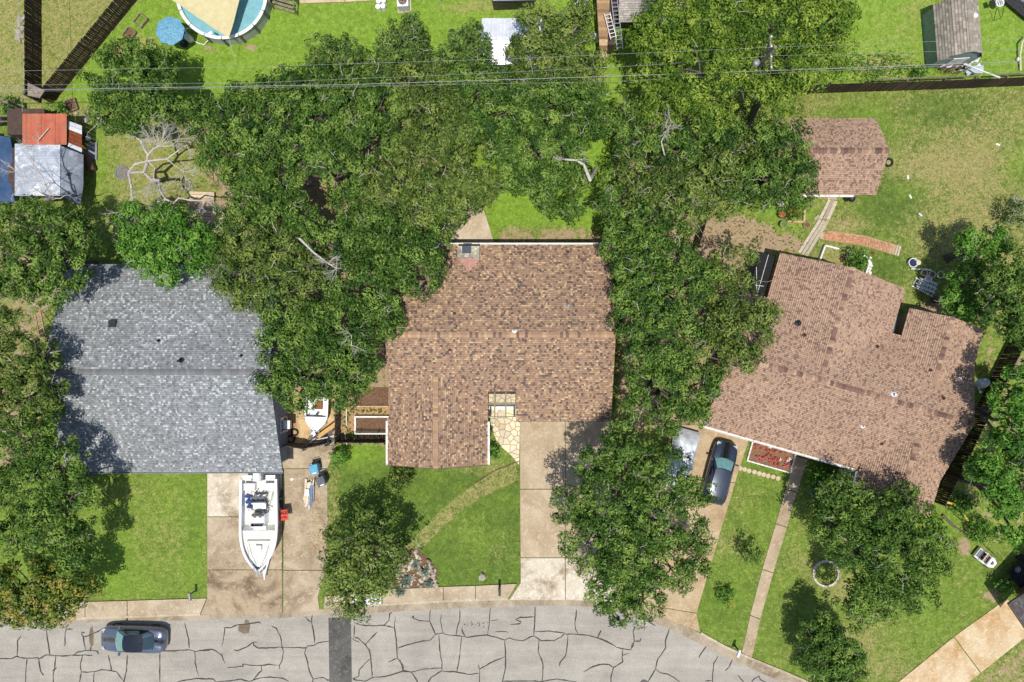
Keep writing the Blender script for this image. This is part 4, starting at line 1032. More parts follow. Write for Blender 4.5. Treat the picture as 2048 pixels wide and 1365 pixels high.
# ================================================================ FENCES
fence_dark = mat_random('dark_cedar_picket', [(3, (64, 52, 44)), (2, (74, 60, 50)), (2, (54, 45, 39)), (1, (88, 72, 60))], 'object', fine=0.2)
fence_grey = mat_random('grey_cedar_picket', [(3, (108, 98, 88)), (2, (122, 111, 100)), (2, (92, 83, 75))], 'object', fine=0.2)
def fence(label, pts, h=1.83, m=None, side=1, gap=0.012, pw=0.14, lean=0.0, skip=()):
    """picket fence along a ground line given in the survey picture"""
    m = m or fence_dark
    w = [Vector(P(a, b)) for a, b in pts]
    th = Thing('picket_fence', label, 'fence', tuple(w[0]))
    rr = random.Random(len(label))
    k = 0
    for a, b in zip(w[:-1], w[1:]):
        d = b - a; L = d.length; d.normalize(); s = Vector((-d.y, d.x, 0)) * side; rz = math.atan2(d.y, d.x)
        n = max(1, int(L / (pw + gap)))
        for i in range(n):
            p = a + d * ((i + .5) * L / n) - w[0]; hh = h + rr.uniform(-.02, .02); k += 1
            th.piece('picket', cube_mesh(m), (p.x, p.y, hh / 2 + 0.02), (rr.gauss(0, .012), rr.gauss(0, .01), rz + rr.gauss(0, .02)), (L / n - gap * rr.uniform(.5, 1.8), 0.02, hh))
        for z in (0.3, h / 2, h - 0.25):
            p = (a + b) / 2 - w[0] + s * 0.04
            th.piece('rail', cube_mesh(old_wood), (p.x, p.y, z), (0, 0, rz), (L, 0.05, 0.09))
        np_ = max(1, round(L / 2.4))
        for i in range(np_ + 1):
            p = a + d * (L * i / np_) - w[0] + s * 0.11
            th.piece('post', cube_mesh(old_wood), (p.x, p.y, (h + .05) / 2), (0, 0, rz), (0.09, 0.09, h + .05))
    return th
fence('dark picket fence running straight down from the top left rim', [(83, -60), (84, 206)], side=-1)
fence('dark picket fence slanting from the pool yard to the rust red shed', [(310, -42), (106, 208)], side=-1)
fence('long dark picket fence behind the outbuilding and garden shed', [(1560, 191), (1640, 187), (1860, 180), (2100, 170)], side=1)
fence('black shaded picket fence along the right side of the turned house', [(1860, 1000), (2009, 699), (2100, 520)], side=-1)
fence('short grey picket fence between the small skiff and the mulch garden', [(684, 770), (681, 884)], m=fence_grey, side=-1)
fence('dark picket fence along the front of the mulch garden', [(681, 879), (777, 879)], side=-1, m=fence_dark)
fence('sagging two-part picket gate closing the yard of the small skiff', [(581, 884), (620, 891), (662, 882)], m=fence_grey, side=-1)
fence('picket fence half buried under the trees beside the bare soil yard', [(1512, 210), (1402, 444), (1386, 498)], side=1, m=fence_grey)
fence('short grey picket fence in the gap between the oak crowns', [(659, 335), (667, 405)], h=1.5, m=fence_grey, side=-1)
# pale triangular board wedged between the two dark fences
single('triangular_board', MB().prism([P(a, b, 1.86)[:2] for a, b in ((56, 166), (56, 192), (80, 197), (90, 182))], 1.86, 1.89), old_wood, 'pale triangular board bridging the corner of the two dark fences', 'board')
# ================================================================ TREES
leaf_oak = mat_leaf('oak_leaf', (38, 66, 26), (80, 114, 44), (144, 170, 80), 0.28)
leaf_olive = mat_leaf('olive_oak_leaf', (52, 74, 32), (96, 120, 50), (154, 168, 88), 0.28)
leaf_light = mat_leaf('ash_leaf', (58, 88, 30), (106, 138, 46), (166, 184, 78), 0.32)
leaf_bright = mat_leaf('bright_leaf', (44, 84, 28), (86, 136, 46), (140, 182, 78), 0.3)
leaf_yellow = mat_leaf('yellowing_leaf', (56, 86, 32), (96, 124, 48), (176, 160, 74), 0.3)
leaf_cedar = mat_leaf('cedar_leaf', (46, 70, 34), (86, 114, 52), (130, 152, 76), 0.2)
leaf_blue = mat_leaf('yucca_leaf', (70, 92, 84), (112, 132, 118), (160, 174, 152), 0.15)
NPR = np.random.default_rng(42)

def leaf_mesh(name, cen, nrm, tint, m, size=(0.30, 0.11), rng=NPR, flat=0.0):
    """one diamond-shaped spray of leaves at every centre, facing nrm"""
    n = len(cen)
    nrm = nrm / (np.linalg.norm(nrm, axis=1, keepdims=True) + 1e-9)
    r = rng.normal(size=(n, 3)); a = np.cross(nrm, r); a /= np.linalg.norm(a, axis=1, keepdims=True) + 1e-9
    b = np.cross(nrm, a)
    l = (size[0] * rng.uniform(0.6, 1.25, n))[:, None] / 2; w = (size[1] * rng.uniform(0.7, 1.3, n))[:, None] / 2
    fold = nrm * w * 0.5
    v = np.stack([cen - a * l, cen + b * w + fold - a * l * 0.1, cen + a * l - nrm * l * 0.25, cen - b * w + fold - a * l * 0.1], 1).reshape(-1, 3)
    q = np.arange(n * 4, dtype=np.int32).reshape(n, 4)
    me = bpy.data.meshes.new(name); fast_mesh(me, v, q)
    me.attributes.new('tint', 'FLOAT', 'POINT').data.foreach_set('value', np.repeat(np.clip(tint, 0, 1), 4).astype(np.float32))
    me.materials.append(m)
    return me

def crown_points(blobs, per_m2, rng, clump=0.62, vert=0.72):
    """leaf centres, facings and tints for a crown made of lobes, each lobe of many clumps"""
    C, N, T = [], [], []
    for (x, y, z, r) in blobs:
        area = math.pi * r * r
        nc = max(8, int(area * 1.4 / (clump * clump)))
        d = rng.normal(size=(nc, 3)); d /= np.linalg.norm(d, axis=1, keepdims=True)
        d[:, 2] = np.abs(d[:, 2]) * 1.0 - 0.25
        rad = r * rng.uniform(0.35, 1.0, nc) ** 0.5
        cc = np.array([x, y, z]) + d * rad[:, None] * np.array([1, 1, vert])
        cc[:, 2] += rng.normal(size=nc) * 0.4
        cr = clump * rng.uniform(0.4, 1.1, nc)
        nl = np.maximum(6, (area * per_m2 / nc * (cr / clump) ** 1.6 * 1.35)).astype(int)
        ids = np.repeat(np.arange(nc), nl)
        e = rng.normal(size=(len(ids), 3)); e /= np.linalg.norm(e, axis=1, keepdims=True)
        e[:, 2] = e[:, 2] * 0.75 + 0.22
        rr = cr[ids] * rng.uniform(0.2, 1.0, len(ids)) ** 0.5
        c = cc[ids] + e * rr[:, None] * np.array([1.0, 1.0, 0.7])
        ok = c[:, 2] > 0.15
        nn = 1.1 * e + 0.5 * d[ids] + np.array([0, 0, 0.7]) + rng.normal(size=e.shape) * 0.32
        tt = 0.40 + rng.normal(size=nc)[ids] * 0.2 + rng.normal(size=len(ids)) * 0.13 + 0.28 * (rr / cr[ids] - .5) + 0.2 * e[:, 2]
        C.append(c[ok]); N.append(nn[ok]); T.append(tt[ok])
    return np.concatenate(C), np.concatenate(N), np.concatenate(T)

def limb(mb, a, b, r0, r1, rr, n=4, wob=0.15, sides=6):
    a = Vector(a); b = Vector(b); L = (b - a).length
    pts = [a]
    for i in range(1, n):
        t = i / n
        pts.append(a.lerp(b, t) + Vector((rr.uniform(-1, 1), rr.uniform(-1, 1), rr.uniform(-.5, .5) + 0.5 * math.sin(t * 3.14))) * (wob * L * 0.5))
    pts.append(b)
    mb.tube(pts, [r0 + (r1 - r0) * i / n for i in range(n + 1)], sides)
    return pts

def tree(name, label, blobs, m=None, per=310, size=(0.25, 0.09), group='oaks of the back yards', base=None, clump=0.52, vert=0.72, trunk_r=None, cat='tree', twigs=6, bark=None, seed=None, stick=0.4):
    """blobs: lobes of the crown as (px, py, radius px, height of the lobe's centre)"""
    m = m or leaf_oak
    W = []
    for px, py, r, z in blobs:
        p = P(px, py, z); W.append((p[0], p[1], z, r * (H - z) / F * 0.97))
    bx_ = sum(w[0] * w[3] for w in W) / sum(w[3] for w in W); by_ = sum(w[1] * w[3] for w in W) / sum(w[3] for w in W)
    if base: bx_, by_ = P(*base)[:2]
    rr = random.Random(seed or int(blobs[0][0] * 7 + blobs[0][1]))
    npr = np.random.default_rng(rr.randrange(10 ** 6))
    th = Thing(name, label, cat, (bx_, by_, 0), 0, group)
    L = [(x - bx_, y - by_, z, r) for x, y, z, r in W]
    c, n, t = crown_points(L, per, npr, clump, vert)
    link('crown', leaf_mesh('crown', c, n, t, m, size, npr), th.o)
    zt = min(w[2] for w in W) * 0.45
    R_ = max(w[3] for w in W)
    tr = trunk_r or min(0.3, 0.07 + 0.05 * max(w[2] for w in W))
    mb = MB(); fork = Vector((rr.uniform(-.2, .2), rr.uniform(-.2, .2), zt))
    mb.tube([(0, 0, -0.1), (0.02, 0.02, 0.25), tuple(fork * 0.6), tuple(fork)], [tr * 1.35, tr, tr * 0.9, tr * 0.8], 8)
    th.part('trunk', mb, bark or bark_m)
    br = MB(); tw = MB()
    for x, y, z, r in L:
        pts = limb(br, fork, (x, y, z), tr * 0.55, tr * 0.2, rr)
        for _ in range(3):
            d = Vector((rr.uniform(-1, 1), rr.uniform(-1, 1), rr.uniform(-.1, .7))).normalized()
            limb(br, pts[-1], Vector((x, y, z)) + Vector((d.x * r, d.y * r, d.z * r * vert)) * 0.75, tr * 0.2, 0.015, rr, 3, 0.3, 5)
        for _ in range(int(twigs * r / 1.8)):
            d = Vector((rr.uniform(-1, 1), rr.uniform(-1, 1), rr.uniform(0.1, 0.9))).normalized()
            s = Vector((x + d.x * r * 0.7, y + d.y * r * 0.7, z + d.z * r * vert * 0.75))
            e = s + Vector((d.x + rr.uniform(-.6, .6), d.y + rr.uniform(-.6, .6), 0.25 + rr.uniform(-.2, .4))) * rr.uniform(stick, stick * 2.2)
            pts = limb(tw, s, e, rr.uniform(0.014, 0.028), 0.006, rr, 3, 0.3, 4)
            if rr.random() < .6:
                limb(tw, pts[1], pts[1] + Vector((rr.uniform(-1, 1), rr.uniform(-1, 1), rr.uniform(0, .6))) * stick, 0.012, 0.004, rr, 2, 0.3, 4)
    th.part('branches', br, bark or bark_m)
    if twigs and tw.v: th.part('bare_twigs', tw, dead_m, kind='stuff')
    return th

G1 = 'oaks of the back yards'
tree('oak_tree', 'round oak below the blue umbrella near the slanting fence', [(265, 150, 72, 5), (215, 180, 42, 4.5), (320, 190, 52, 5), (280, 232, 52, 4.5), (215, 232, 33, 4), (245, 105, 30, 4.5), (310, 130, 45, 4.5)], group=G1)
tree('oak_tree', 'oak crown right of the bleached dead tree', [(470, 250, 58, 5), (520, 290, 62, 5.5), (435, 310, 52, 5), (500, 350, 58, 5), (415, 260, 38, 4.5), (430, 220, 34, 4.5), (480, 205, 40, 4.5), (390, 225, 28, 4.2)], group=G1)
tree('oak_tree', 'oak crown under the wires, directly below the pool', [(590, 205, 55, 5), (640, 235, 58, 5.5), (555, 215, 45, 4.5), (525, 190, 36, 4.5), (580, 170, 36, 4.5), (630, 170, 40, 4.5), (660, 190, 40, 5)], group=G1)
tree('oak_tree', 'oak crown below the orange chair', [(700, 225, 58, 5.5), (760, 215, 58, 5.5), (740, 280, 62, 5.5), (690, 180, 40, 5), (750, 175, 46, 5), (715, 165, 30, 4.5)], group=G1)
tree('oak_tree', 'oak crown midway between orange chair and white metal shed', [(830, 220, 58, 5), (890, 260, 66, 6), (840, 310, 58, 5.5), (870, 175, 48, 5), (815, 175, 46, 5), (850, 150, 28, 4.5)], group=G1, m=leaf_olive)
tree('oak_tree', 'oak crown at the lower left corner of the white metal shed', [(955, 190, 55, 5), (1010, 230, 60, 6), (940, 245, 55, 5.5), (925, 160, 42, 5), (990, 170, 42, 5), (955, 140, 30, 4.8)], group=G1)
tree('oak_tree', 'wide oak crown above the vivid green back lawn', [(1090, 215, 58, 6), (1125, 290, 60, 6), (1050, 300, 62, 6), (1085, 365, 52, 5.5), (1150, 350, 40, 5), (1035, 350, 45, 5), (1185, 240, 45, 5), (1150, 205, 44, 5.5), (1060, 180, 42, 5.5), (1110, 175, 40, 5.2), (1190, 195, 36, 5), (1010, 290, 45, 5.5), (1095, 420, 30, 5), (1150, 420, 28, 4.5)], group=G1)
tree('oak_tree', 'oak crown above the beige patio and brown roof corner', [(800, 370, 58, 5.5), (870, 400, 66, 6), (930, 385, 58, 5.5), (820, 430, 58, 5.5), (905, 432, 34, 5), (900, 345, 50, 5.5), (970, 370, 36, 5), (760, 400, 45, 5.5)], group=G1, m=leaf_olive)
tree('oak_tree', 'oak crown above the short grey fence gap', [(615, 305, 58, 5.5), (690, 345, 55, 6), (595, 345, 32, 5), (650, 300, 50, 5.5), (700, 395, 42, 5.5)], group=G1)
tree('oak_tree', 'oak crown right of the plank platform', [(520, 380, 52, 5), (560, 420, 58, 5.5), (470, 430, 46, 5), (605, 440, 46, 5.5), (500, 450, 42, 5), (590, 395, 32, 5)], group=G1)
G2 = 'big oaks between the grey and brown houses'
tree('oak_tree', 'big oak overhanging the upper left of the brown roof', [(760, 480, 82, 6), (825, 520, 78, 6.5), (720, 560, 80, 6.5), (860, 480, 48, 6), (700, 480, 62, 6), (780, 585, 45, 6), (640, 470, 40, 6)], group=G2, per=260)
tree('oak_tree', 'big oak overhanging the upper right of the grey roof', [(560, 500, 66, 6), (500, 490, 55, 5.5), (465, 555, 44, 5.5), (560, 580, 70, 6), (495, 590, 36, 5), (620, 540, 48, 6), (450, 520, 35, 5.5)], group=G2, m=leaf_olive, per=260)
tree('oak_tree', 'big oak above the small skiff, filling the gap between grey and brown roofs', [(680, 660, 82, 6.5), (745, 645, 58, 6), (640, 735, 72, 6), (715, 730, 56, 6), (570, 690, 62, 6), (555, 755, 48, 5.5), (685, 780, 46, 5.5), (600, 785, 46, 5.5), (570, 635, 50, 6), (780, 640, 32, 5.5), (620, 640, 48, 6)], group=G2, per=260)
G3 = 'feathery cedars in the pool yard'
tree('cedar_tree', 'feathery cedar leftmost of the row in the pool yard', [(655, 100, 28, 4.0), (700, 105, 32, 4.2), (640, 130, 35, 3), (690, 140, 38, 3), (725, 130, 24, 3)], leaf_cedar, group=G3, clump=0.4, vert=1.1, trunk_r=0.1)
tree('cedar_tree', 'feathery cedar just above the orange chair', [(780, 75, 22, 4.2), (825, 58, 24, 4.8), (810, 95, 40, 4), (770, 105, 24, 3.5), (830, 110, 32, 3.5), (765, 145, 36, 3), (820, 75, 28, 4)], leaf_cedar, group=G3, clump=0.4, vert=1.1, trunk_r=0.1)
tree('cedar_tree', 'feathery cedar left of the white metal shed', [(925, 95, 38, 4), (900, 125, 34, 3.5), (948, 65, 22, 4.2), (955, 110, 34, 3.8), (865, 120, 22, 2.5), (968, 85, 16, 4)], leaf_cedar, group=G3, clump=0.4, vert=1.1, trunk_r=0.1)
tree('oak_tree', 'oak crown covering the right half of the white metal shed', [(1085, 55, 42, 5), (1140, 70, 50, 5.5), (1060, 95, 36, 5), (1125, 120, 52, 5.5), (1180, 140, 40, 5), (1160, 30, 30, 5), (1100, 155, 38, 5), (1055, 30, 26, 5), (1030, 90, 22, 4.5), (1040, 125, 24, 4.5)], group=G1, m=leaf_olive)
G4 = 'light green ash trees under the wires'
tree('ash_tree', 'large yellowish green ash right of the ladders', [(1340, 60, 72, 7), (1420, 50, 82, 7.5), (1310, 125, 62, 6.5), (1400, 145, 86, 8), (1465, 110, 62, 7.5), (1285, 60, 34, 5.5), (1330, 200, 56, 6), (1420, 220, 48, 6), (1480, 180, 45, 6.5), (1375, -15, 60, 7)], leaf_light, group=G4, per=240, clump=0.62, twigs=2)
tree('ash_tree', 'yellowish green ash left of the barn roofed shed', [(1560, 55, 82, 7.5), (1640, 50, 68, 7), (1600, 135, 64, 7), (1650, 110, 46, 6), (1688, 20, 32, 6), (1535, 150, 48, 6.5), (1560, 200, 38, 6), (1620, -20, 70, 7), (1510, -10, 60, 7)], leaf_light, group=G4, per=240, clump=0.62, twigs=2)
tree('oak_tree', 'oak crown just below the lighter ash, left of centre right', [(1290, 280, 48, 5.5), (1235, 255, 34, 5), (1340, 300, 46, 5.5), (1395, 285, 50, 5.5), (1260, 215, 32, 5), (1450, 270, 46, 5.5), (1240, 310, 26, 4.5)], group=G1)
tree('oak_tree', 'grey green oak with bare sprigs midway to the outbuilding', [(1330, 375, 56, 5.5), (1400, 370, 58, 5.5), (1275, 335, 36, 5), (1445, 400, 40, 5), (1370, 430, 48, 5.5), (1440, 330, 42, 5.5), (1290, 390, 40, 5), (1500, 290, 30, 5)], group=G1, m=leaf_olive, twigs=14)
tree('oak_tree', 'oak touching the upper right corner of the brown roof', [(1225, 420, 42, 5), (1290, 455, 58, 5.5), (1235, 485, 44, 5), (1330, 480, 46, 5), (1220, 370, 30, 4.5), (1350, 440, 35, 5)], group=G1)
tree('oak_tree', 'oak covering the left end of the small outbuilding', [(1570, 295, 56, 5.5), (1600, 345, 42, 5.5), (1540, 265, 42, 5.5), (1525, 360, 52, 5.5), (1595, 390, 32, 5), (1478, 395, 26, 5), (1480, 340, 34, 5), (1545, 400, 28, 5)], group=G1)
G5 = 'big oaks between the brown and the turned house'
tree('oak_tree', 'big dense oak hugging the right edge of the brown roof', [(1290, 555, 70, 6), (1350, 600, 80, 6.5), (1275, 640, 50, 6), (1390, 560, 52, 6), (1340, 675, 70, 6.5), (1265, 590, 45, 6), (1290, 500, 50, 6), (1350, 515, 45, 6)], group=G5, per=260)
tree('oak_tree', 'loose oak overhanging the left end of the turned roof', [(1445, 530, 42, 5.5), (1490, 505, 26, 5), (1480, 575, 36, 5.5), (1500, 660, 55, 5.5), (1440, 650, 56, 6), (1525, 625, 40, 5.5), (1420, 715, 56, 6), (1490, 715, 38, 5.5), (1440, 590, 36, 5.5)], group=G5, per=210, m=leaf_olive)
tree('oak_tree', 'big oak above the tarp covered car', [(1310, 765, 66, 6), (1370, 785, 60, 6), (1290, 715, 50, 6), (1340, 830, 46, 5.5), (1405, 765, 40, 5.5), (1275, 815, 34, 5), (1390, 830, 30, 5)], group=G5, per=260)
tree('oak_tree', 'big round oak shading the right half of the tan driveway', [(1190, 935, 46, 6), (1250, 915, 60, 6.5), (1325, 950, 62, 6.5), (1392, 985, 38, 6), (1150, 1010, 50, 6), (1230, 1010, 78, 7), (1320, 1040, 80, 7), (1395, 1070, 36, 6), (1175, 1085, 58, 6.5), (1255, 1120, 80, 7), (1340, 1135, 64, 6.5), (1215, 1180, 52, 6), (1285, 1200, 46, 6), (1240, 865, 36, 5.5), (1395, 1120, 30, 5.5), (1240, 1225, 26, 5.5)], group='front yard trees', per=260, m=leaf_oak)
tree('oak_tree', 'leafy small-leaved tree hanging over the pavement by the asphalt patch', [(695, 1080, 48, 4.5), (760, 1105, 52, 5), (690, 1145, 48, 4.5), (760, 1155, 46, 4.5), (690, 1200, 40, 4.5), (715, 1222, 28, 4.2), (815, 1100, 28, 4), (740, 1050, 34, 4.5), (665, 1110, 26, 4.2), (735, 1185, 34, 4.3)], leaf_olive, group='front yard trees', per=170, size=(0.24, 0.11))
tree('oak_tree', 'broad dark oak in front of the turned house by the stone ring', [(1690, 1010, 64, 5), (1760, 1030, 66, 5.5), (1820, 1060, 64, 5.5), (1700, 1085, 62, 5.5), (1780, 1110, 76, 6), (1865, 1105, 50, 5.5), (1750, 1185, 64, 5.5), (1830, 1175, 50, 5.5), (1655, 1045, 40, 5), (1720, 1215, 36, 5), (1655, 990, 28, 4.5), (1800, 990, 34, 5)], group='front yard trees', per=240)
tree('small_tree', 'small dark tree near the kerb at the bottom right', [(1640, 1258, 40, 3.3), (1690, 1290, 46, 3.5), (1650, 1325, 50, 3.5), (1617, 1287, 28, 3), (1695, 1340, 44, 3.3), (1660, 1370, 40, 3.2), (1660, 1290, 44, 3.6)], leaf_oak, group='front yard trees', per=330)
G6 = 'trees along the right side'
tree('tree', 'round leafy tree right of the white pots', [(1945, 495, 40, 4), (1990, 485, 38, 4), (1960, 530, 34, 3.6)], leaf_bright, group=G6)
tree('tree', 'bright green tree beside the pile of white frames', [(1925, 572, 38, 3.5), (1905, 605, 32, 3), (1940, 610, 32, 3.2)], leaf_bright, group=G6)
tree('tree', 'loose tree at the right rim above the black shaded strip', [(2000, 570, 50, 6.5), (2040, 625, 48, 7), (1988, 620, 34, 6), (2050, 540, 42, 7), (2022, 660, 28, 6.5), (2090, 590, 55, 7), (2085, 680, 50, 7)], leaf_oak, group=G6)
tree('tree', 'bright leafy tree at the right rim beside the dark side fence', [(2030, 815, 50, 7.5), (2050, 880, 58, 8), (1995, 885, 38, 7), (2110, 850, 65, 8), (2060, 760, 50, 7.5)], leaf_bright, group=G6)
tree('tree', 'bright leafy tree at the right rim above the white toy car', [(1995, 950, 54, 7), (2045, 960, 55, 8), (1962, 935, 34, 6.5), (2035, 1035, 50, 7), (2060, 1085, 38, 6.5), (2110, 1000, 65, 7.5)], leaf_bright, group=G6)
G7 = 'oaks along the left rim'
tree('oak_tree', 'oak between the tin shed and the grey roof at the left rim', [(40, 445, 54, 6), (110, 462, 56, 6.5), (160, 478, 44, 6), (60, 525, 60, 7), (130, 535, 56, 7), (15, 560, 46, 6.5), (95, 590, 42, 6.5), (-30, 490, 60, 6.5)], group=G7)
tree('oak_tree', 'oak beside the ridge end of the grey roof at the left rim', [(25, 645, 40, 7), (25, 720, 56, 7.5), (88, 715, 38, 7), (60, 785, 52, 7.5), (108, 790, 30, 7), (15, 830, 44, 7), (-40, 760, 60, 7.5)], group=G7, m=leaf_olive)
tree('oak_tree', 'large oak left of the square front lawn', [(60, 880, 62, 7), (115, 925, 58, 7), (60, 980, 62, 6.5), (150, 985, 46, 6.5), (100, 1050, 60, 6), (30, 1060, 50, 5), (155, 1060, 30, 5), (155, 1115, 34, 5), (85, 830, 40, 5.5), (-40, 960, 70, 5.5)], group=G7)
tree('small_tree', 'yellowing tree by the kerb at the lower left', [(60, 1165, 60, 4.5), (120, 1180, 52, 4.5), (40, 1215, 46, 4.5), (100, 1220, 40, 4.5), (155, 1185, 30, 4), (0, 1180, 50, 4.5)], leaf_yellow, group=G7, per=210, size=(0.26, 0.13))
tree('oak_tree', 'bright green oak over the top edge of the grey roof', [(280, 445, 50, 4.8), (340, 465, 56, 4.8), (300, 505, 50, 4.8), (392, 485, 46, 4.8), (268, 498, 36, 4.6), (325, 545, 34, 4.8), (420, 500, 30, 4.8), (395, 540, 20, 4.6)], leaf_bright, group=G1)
# low shrubs
def shrub(label, px, py, r, h, m=None, name='shrub', per=170, squash=0.9, group='garden shrubs', size=(0.2, 0.09), cat='shrub', tw=0):
    return tree(name, label, [(px, py, r, h), (px - r * .3, py + r * .2, r * .6, h * .8), (px + r * .3, py - r * .15, r * .6, h * .85)], m or leaf_bright, per, size, group, clump=0.3, vert=squash, trunk_r=0.06, cat=cat, twigs=tw)
shrub('round clipped shrub at the bottom of the brown wing', 800, 960, 30, 1.0, leaf_olive)
shrub('dense dark round shrub half under the pavement tree', 725, 1035, 36, 1.2, leaf_oak)
shrub('small bright shrub beside the two wheeled bins', 680, 913, 22, 0.7, leaf_bright)
shrub('leafy shrub in the bed beside the flagstone walk', 988, 905, 18, 0.5, leaf_bright)
shrub('small leafy shrub under the entry gutter', 980, 862, 9, 0.35, leaf_yellow)
shrub('slim dark sapling on the lawn right of the ochre driveway', 1500, 1105, 24, 1.6, leaf_oak, 'sapling', 120, 1.2, cat='tree')
shrub('bright bushy plant in the white edged back bed', 1712, 520, 26, 0.8, leaf_bright)
shrub('yellowish plant among the pots below the outbuilding', 1588, 427, 15, 0.6, leaf_yellow)
shrub('bush in front of the made-up dark trailer at the right rim', 2005, 1172, 20, 0.8, leaf_bright)
shrub('shrub patch between the porch and stone ring', 1640, 960, 34, 0.6, leaf_bright)
shrub('weedy green growth by the yellow tape fence', 1925, 1010, 28, 0.5, leaf_bright)
shrub('green weeds along the side of the turned house', 1960, 1060, 30, 0.5, leaf_bright)
shrub('weeds at the foot of the slanting dark fence', 125, 222, 18, 0.4, leaf_bright)
shrub('weeds by the pile of grey boards', 1838, 145, 16, 0.5, leaf_bright)
shrub('dark twiggy bush at the right rim of the straw yard', 2040, 425, 34, 1.6, leaf_cedar, per=70, tw=30)
shrub('weeds behind the corner post at the left rim', 20, 215, 22, 0.4, leaf_bright)
fl = shrub('flowering bush with orange blooms on the front lawn', 1450, 1190, 20, 0.5, leaf_bright)
rr = random.Random(4)
for k in range(14):
    a = rr.uniform(0, 6.28); q = rr.uniform(.3, .9)
    mb = MB().lathe([(0.0, 0.0), (0.06, 0.03), (0.03, 0.045)], (q * math.cos(a) * 0.9 + 0.1, q * math.sin(a) * 0.7 - 0.35, 0.72 - 0.4 * q), 7)
    fl.part('bloom', mb, mat('orange_bloom', (224, 120, 52), (204, 92, 40), 8))
# weeds creeping in the strip behind the long fence, and in the bare soil
def weeds(label, pts, m, n, spread, size=(0.16, 0.09), kind_name='weeds'):
    rr = np.random.default_rng(len(label)); c = []
    for (px, py) in pts:
        p = P(px, py)
        q = rr.normal(size=(n, 3)) * np.array([spread[0], spread[1], 0.0]) + np.array([p[0], p[1], 0.07]); q[:, 2] += rr.uniform(0, 0.12, n); c.append(q)
    c = np.concatenate(c); nn = rr.normal(size=c.shape) * 0.6 + np.array([0, 0, 1]); t = rr.uniform(0.1, 0.9, len(c))
    o = link(kind_name, leaf_mesh(kind_name, c, nn, t, m, size, rr))
    o['kind'] = 'stuff'; o['label'] = label; o['category'] = 'weeds'
weeds('low leafy weeds along the strip behind the long dark fence', [(1690, 130), (1720, 125), (1750, 140), (1780, 120), (1800, 140), (1660, 150), (1740, 155)], leaf_bright, 160, (0.7, 0.35))
weeds('sparse sprouts scattered on the bare soil yard', [(1420, 450), (1450, 470), (1490, 450), (1470, 510), (1530, 470), (1580, 480)], leaf_yellow, 45, (0.8, 0.7))
weeds('tufts along the joints of the boat driveway', [(566, 1060), (566, 1090), (566, 1115), (566, 1130)], leaf_bright, 30, (0.03, 0.45), (0.1, 0.05))
weeds('ragged seedlings in the mulch garden', [(705, 825), (735, 822), (700, 860), (760, 822), (715, 874), (755, 872), (690, 840), (700, 873)], leaf_bright, 26, (0.3, 0.2), (0.18, 0.1))

# ---- bleached dead tree
dt = Thing('dead_tree', 'bleached leafless dead tree in the left back yard', 'tree', P(312, 365, 0))
rr = random.Random(21)
DL = dt.loc
def dp(zx, zy, z): 
    p = P(200 + zx / 3.735, 230 + zy / 3.735, z); return Vector((p[0] - DL[0], p[1] - DL[1], p[2]))
trunk = MB().tube([(0, 0, -0.1), dp(440, 490, 0.6), dp(415, 480, 1.6), dp(390, 490, 2.4)], [0.26, 0.22, 0.18, 0.16], 8)
dt.part('trunk', trunk, mat('grey_dead_bark', (132, 124, 116), (100, 94, 88), 6, bump=0.4))
LB = [[dp(390, 490, 2.4), dp(330, 430, 3.0), dp(275, 430, 3.3), dp(215, 440, 3.6), dp(235, 540, 4.0), dp(240, 620, 4.2)],
      [dp(215, 430, 3.6), dp(260, 370, 4.0), dp(360, 345, 4.3), dp(500, 330, 4.6), dp(590, 265, 4.9), dp(650, 225, 5.1)],
      [dp(330, 430, 3.0), dp(350, 370, 3.8), dp(360, 300, 4.4), dp(330, 250, 4.6), dp(300, 190, 4.9), dp(245, 155, 5.2)],
      [dp(360, 300, 4.4), dp(400, 255, 4.7), dp(440, 235, 4.9)],
      [dp(390, 490, 2.4), dp(440, 490, 3.2), dp(445, 560, 3.7), dp(490, 630, 4.1), dp(550, 660, 4.3), dp(590, 622, 4.5), dp(680, 640, 4.7), dp(790, 640, 5.0)],
      [dp(500, 330, 4.6), dp(560, 380, 4.8), dp(620, 420, 5.0)], [dp(360, 345, 4.3), dp(410, 400, 4.4), dp(400, 470, 4.5)]]
RB = [(0.13, 0.07), (0.09, 0.03), (0.12, 0.06), (0.08, 0.05), (0.12, 0.04), (0.05, 0.02), (0.05, 0.02)]
mb = MB()
for l, (a, b) in zip(LB, RB): mb.tube(l, [a + (b - a) * i / (len(l) - 1) for i in range(len(l))], 7)
dt.part('limbs', mb, dead_m)
tw = MB()
def twig(p, d, L, r, depth):
    d = d.normalized(); q = p + d * L * 0.5 + Vector((rr.uniform(-1, 1), rr.uniform(-1, 1), rr.uniform(-.5, .5))) * L * 0.12; e = p + d * L
    tw.tube([p, q, e], [r, r * .8, r * .5], 4, False)
    if depth:
        for s in (q, e):
            for _ in range(2):
                twig(s, d + Vector((rr.uniform(-.9, .9), rr.uniform(-.9, .9), rr.uniform(-.3, .5))), L * rr.uniform(.5, .75), r * .55, depth - 1)
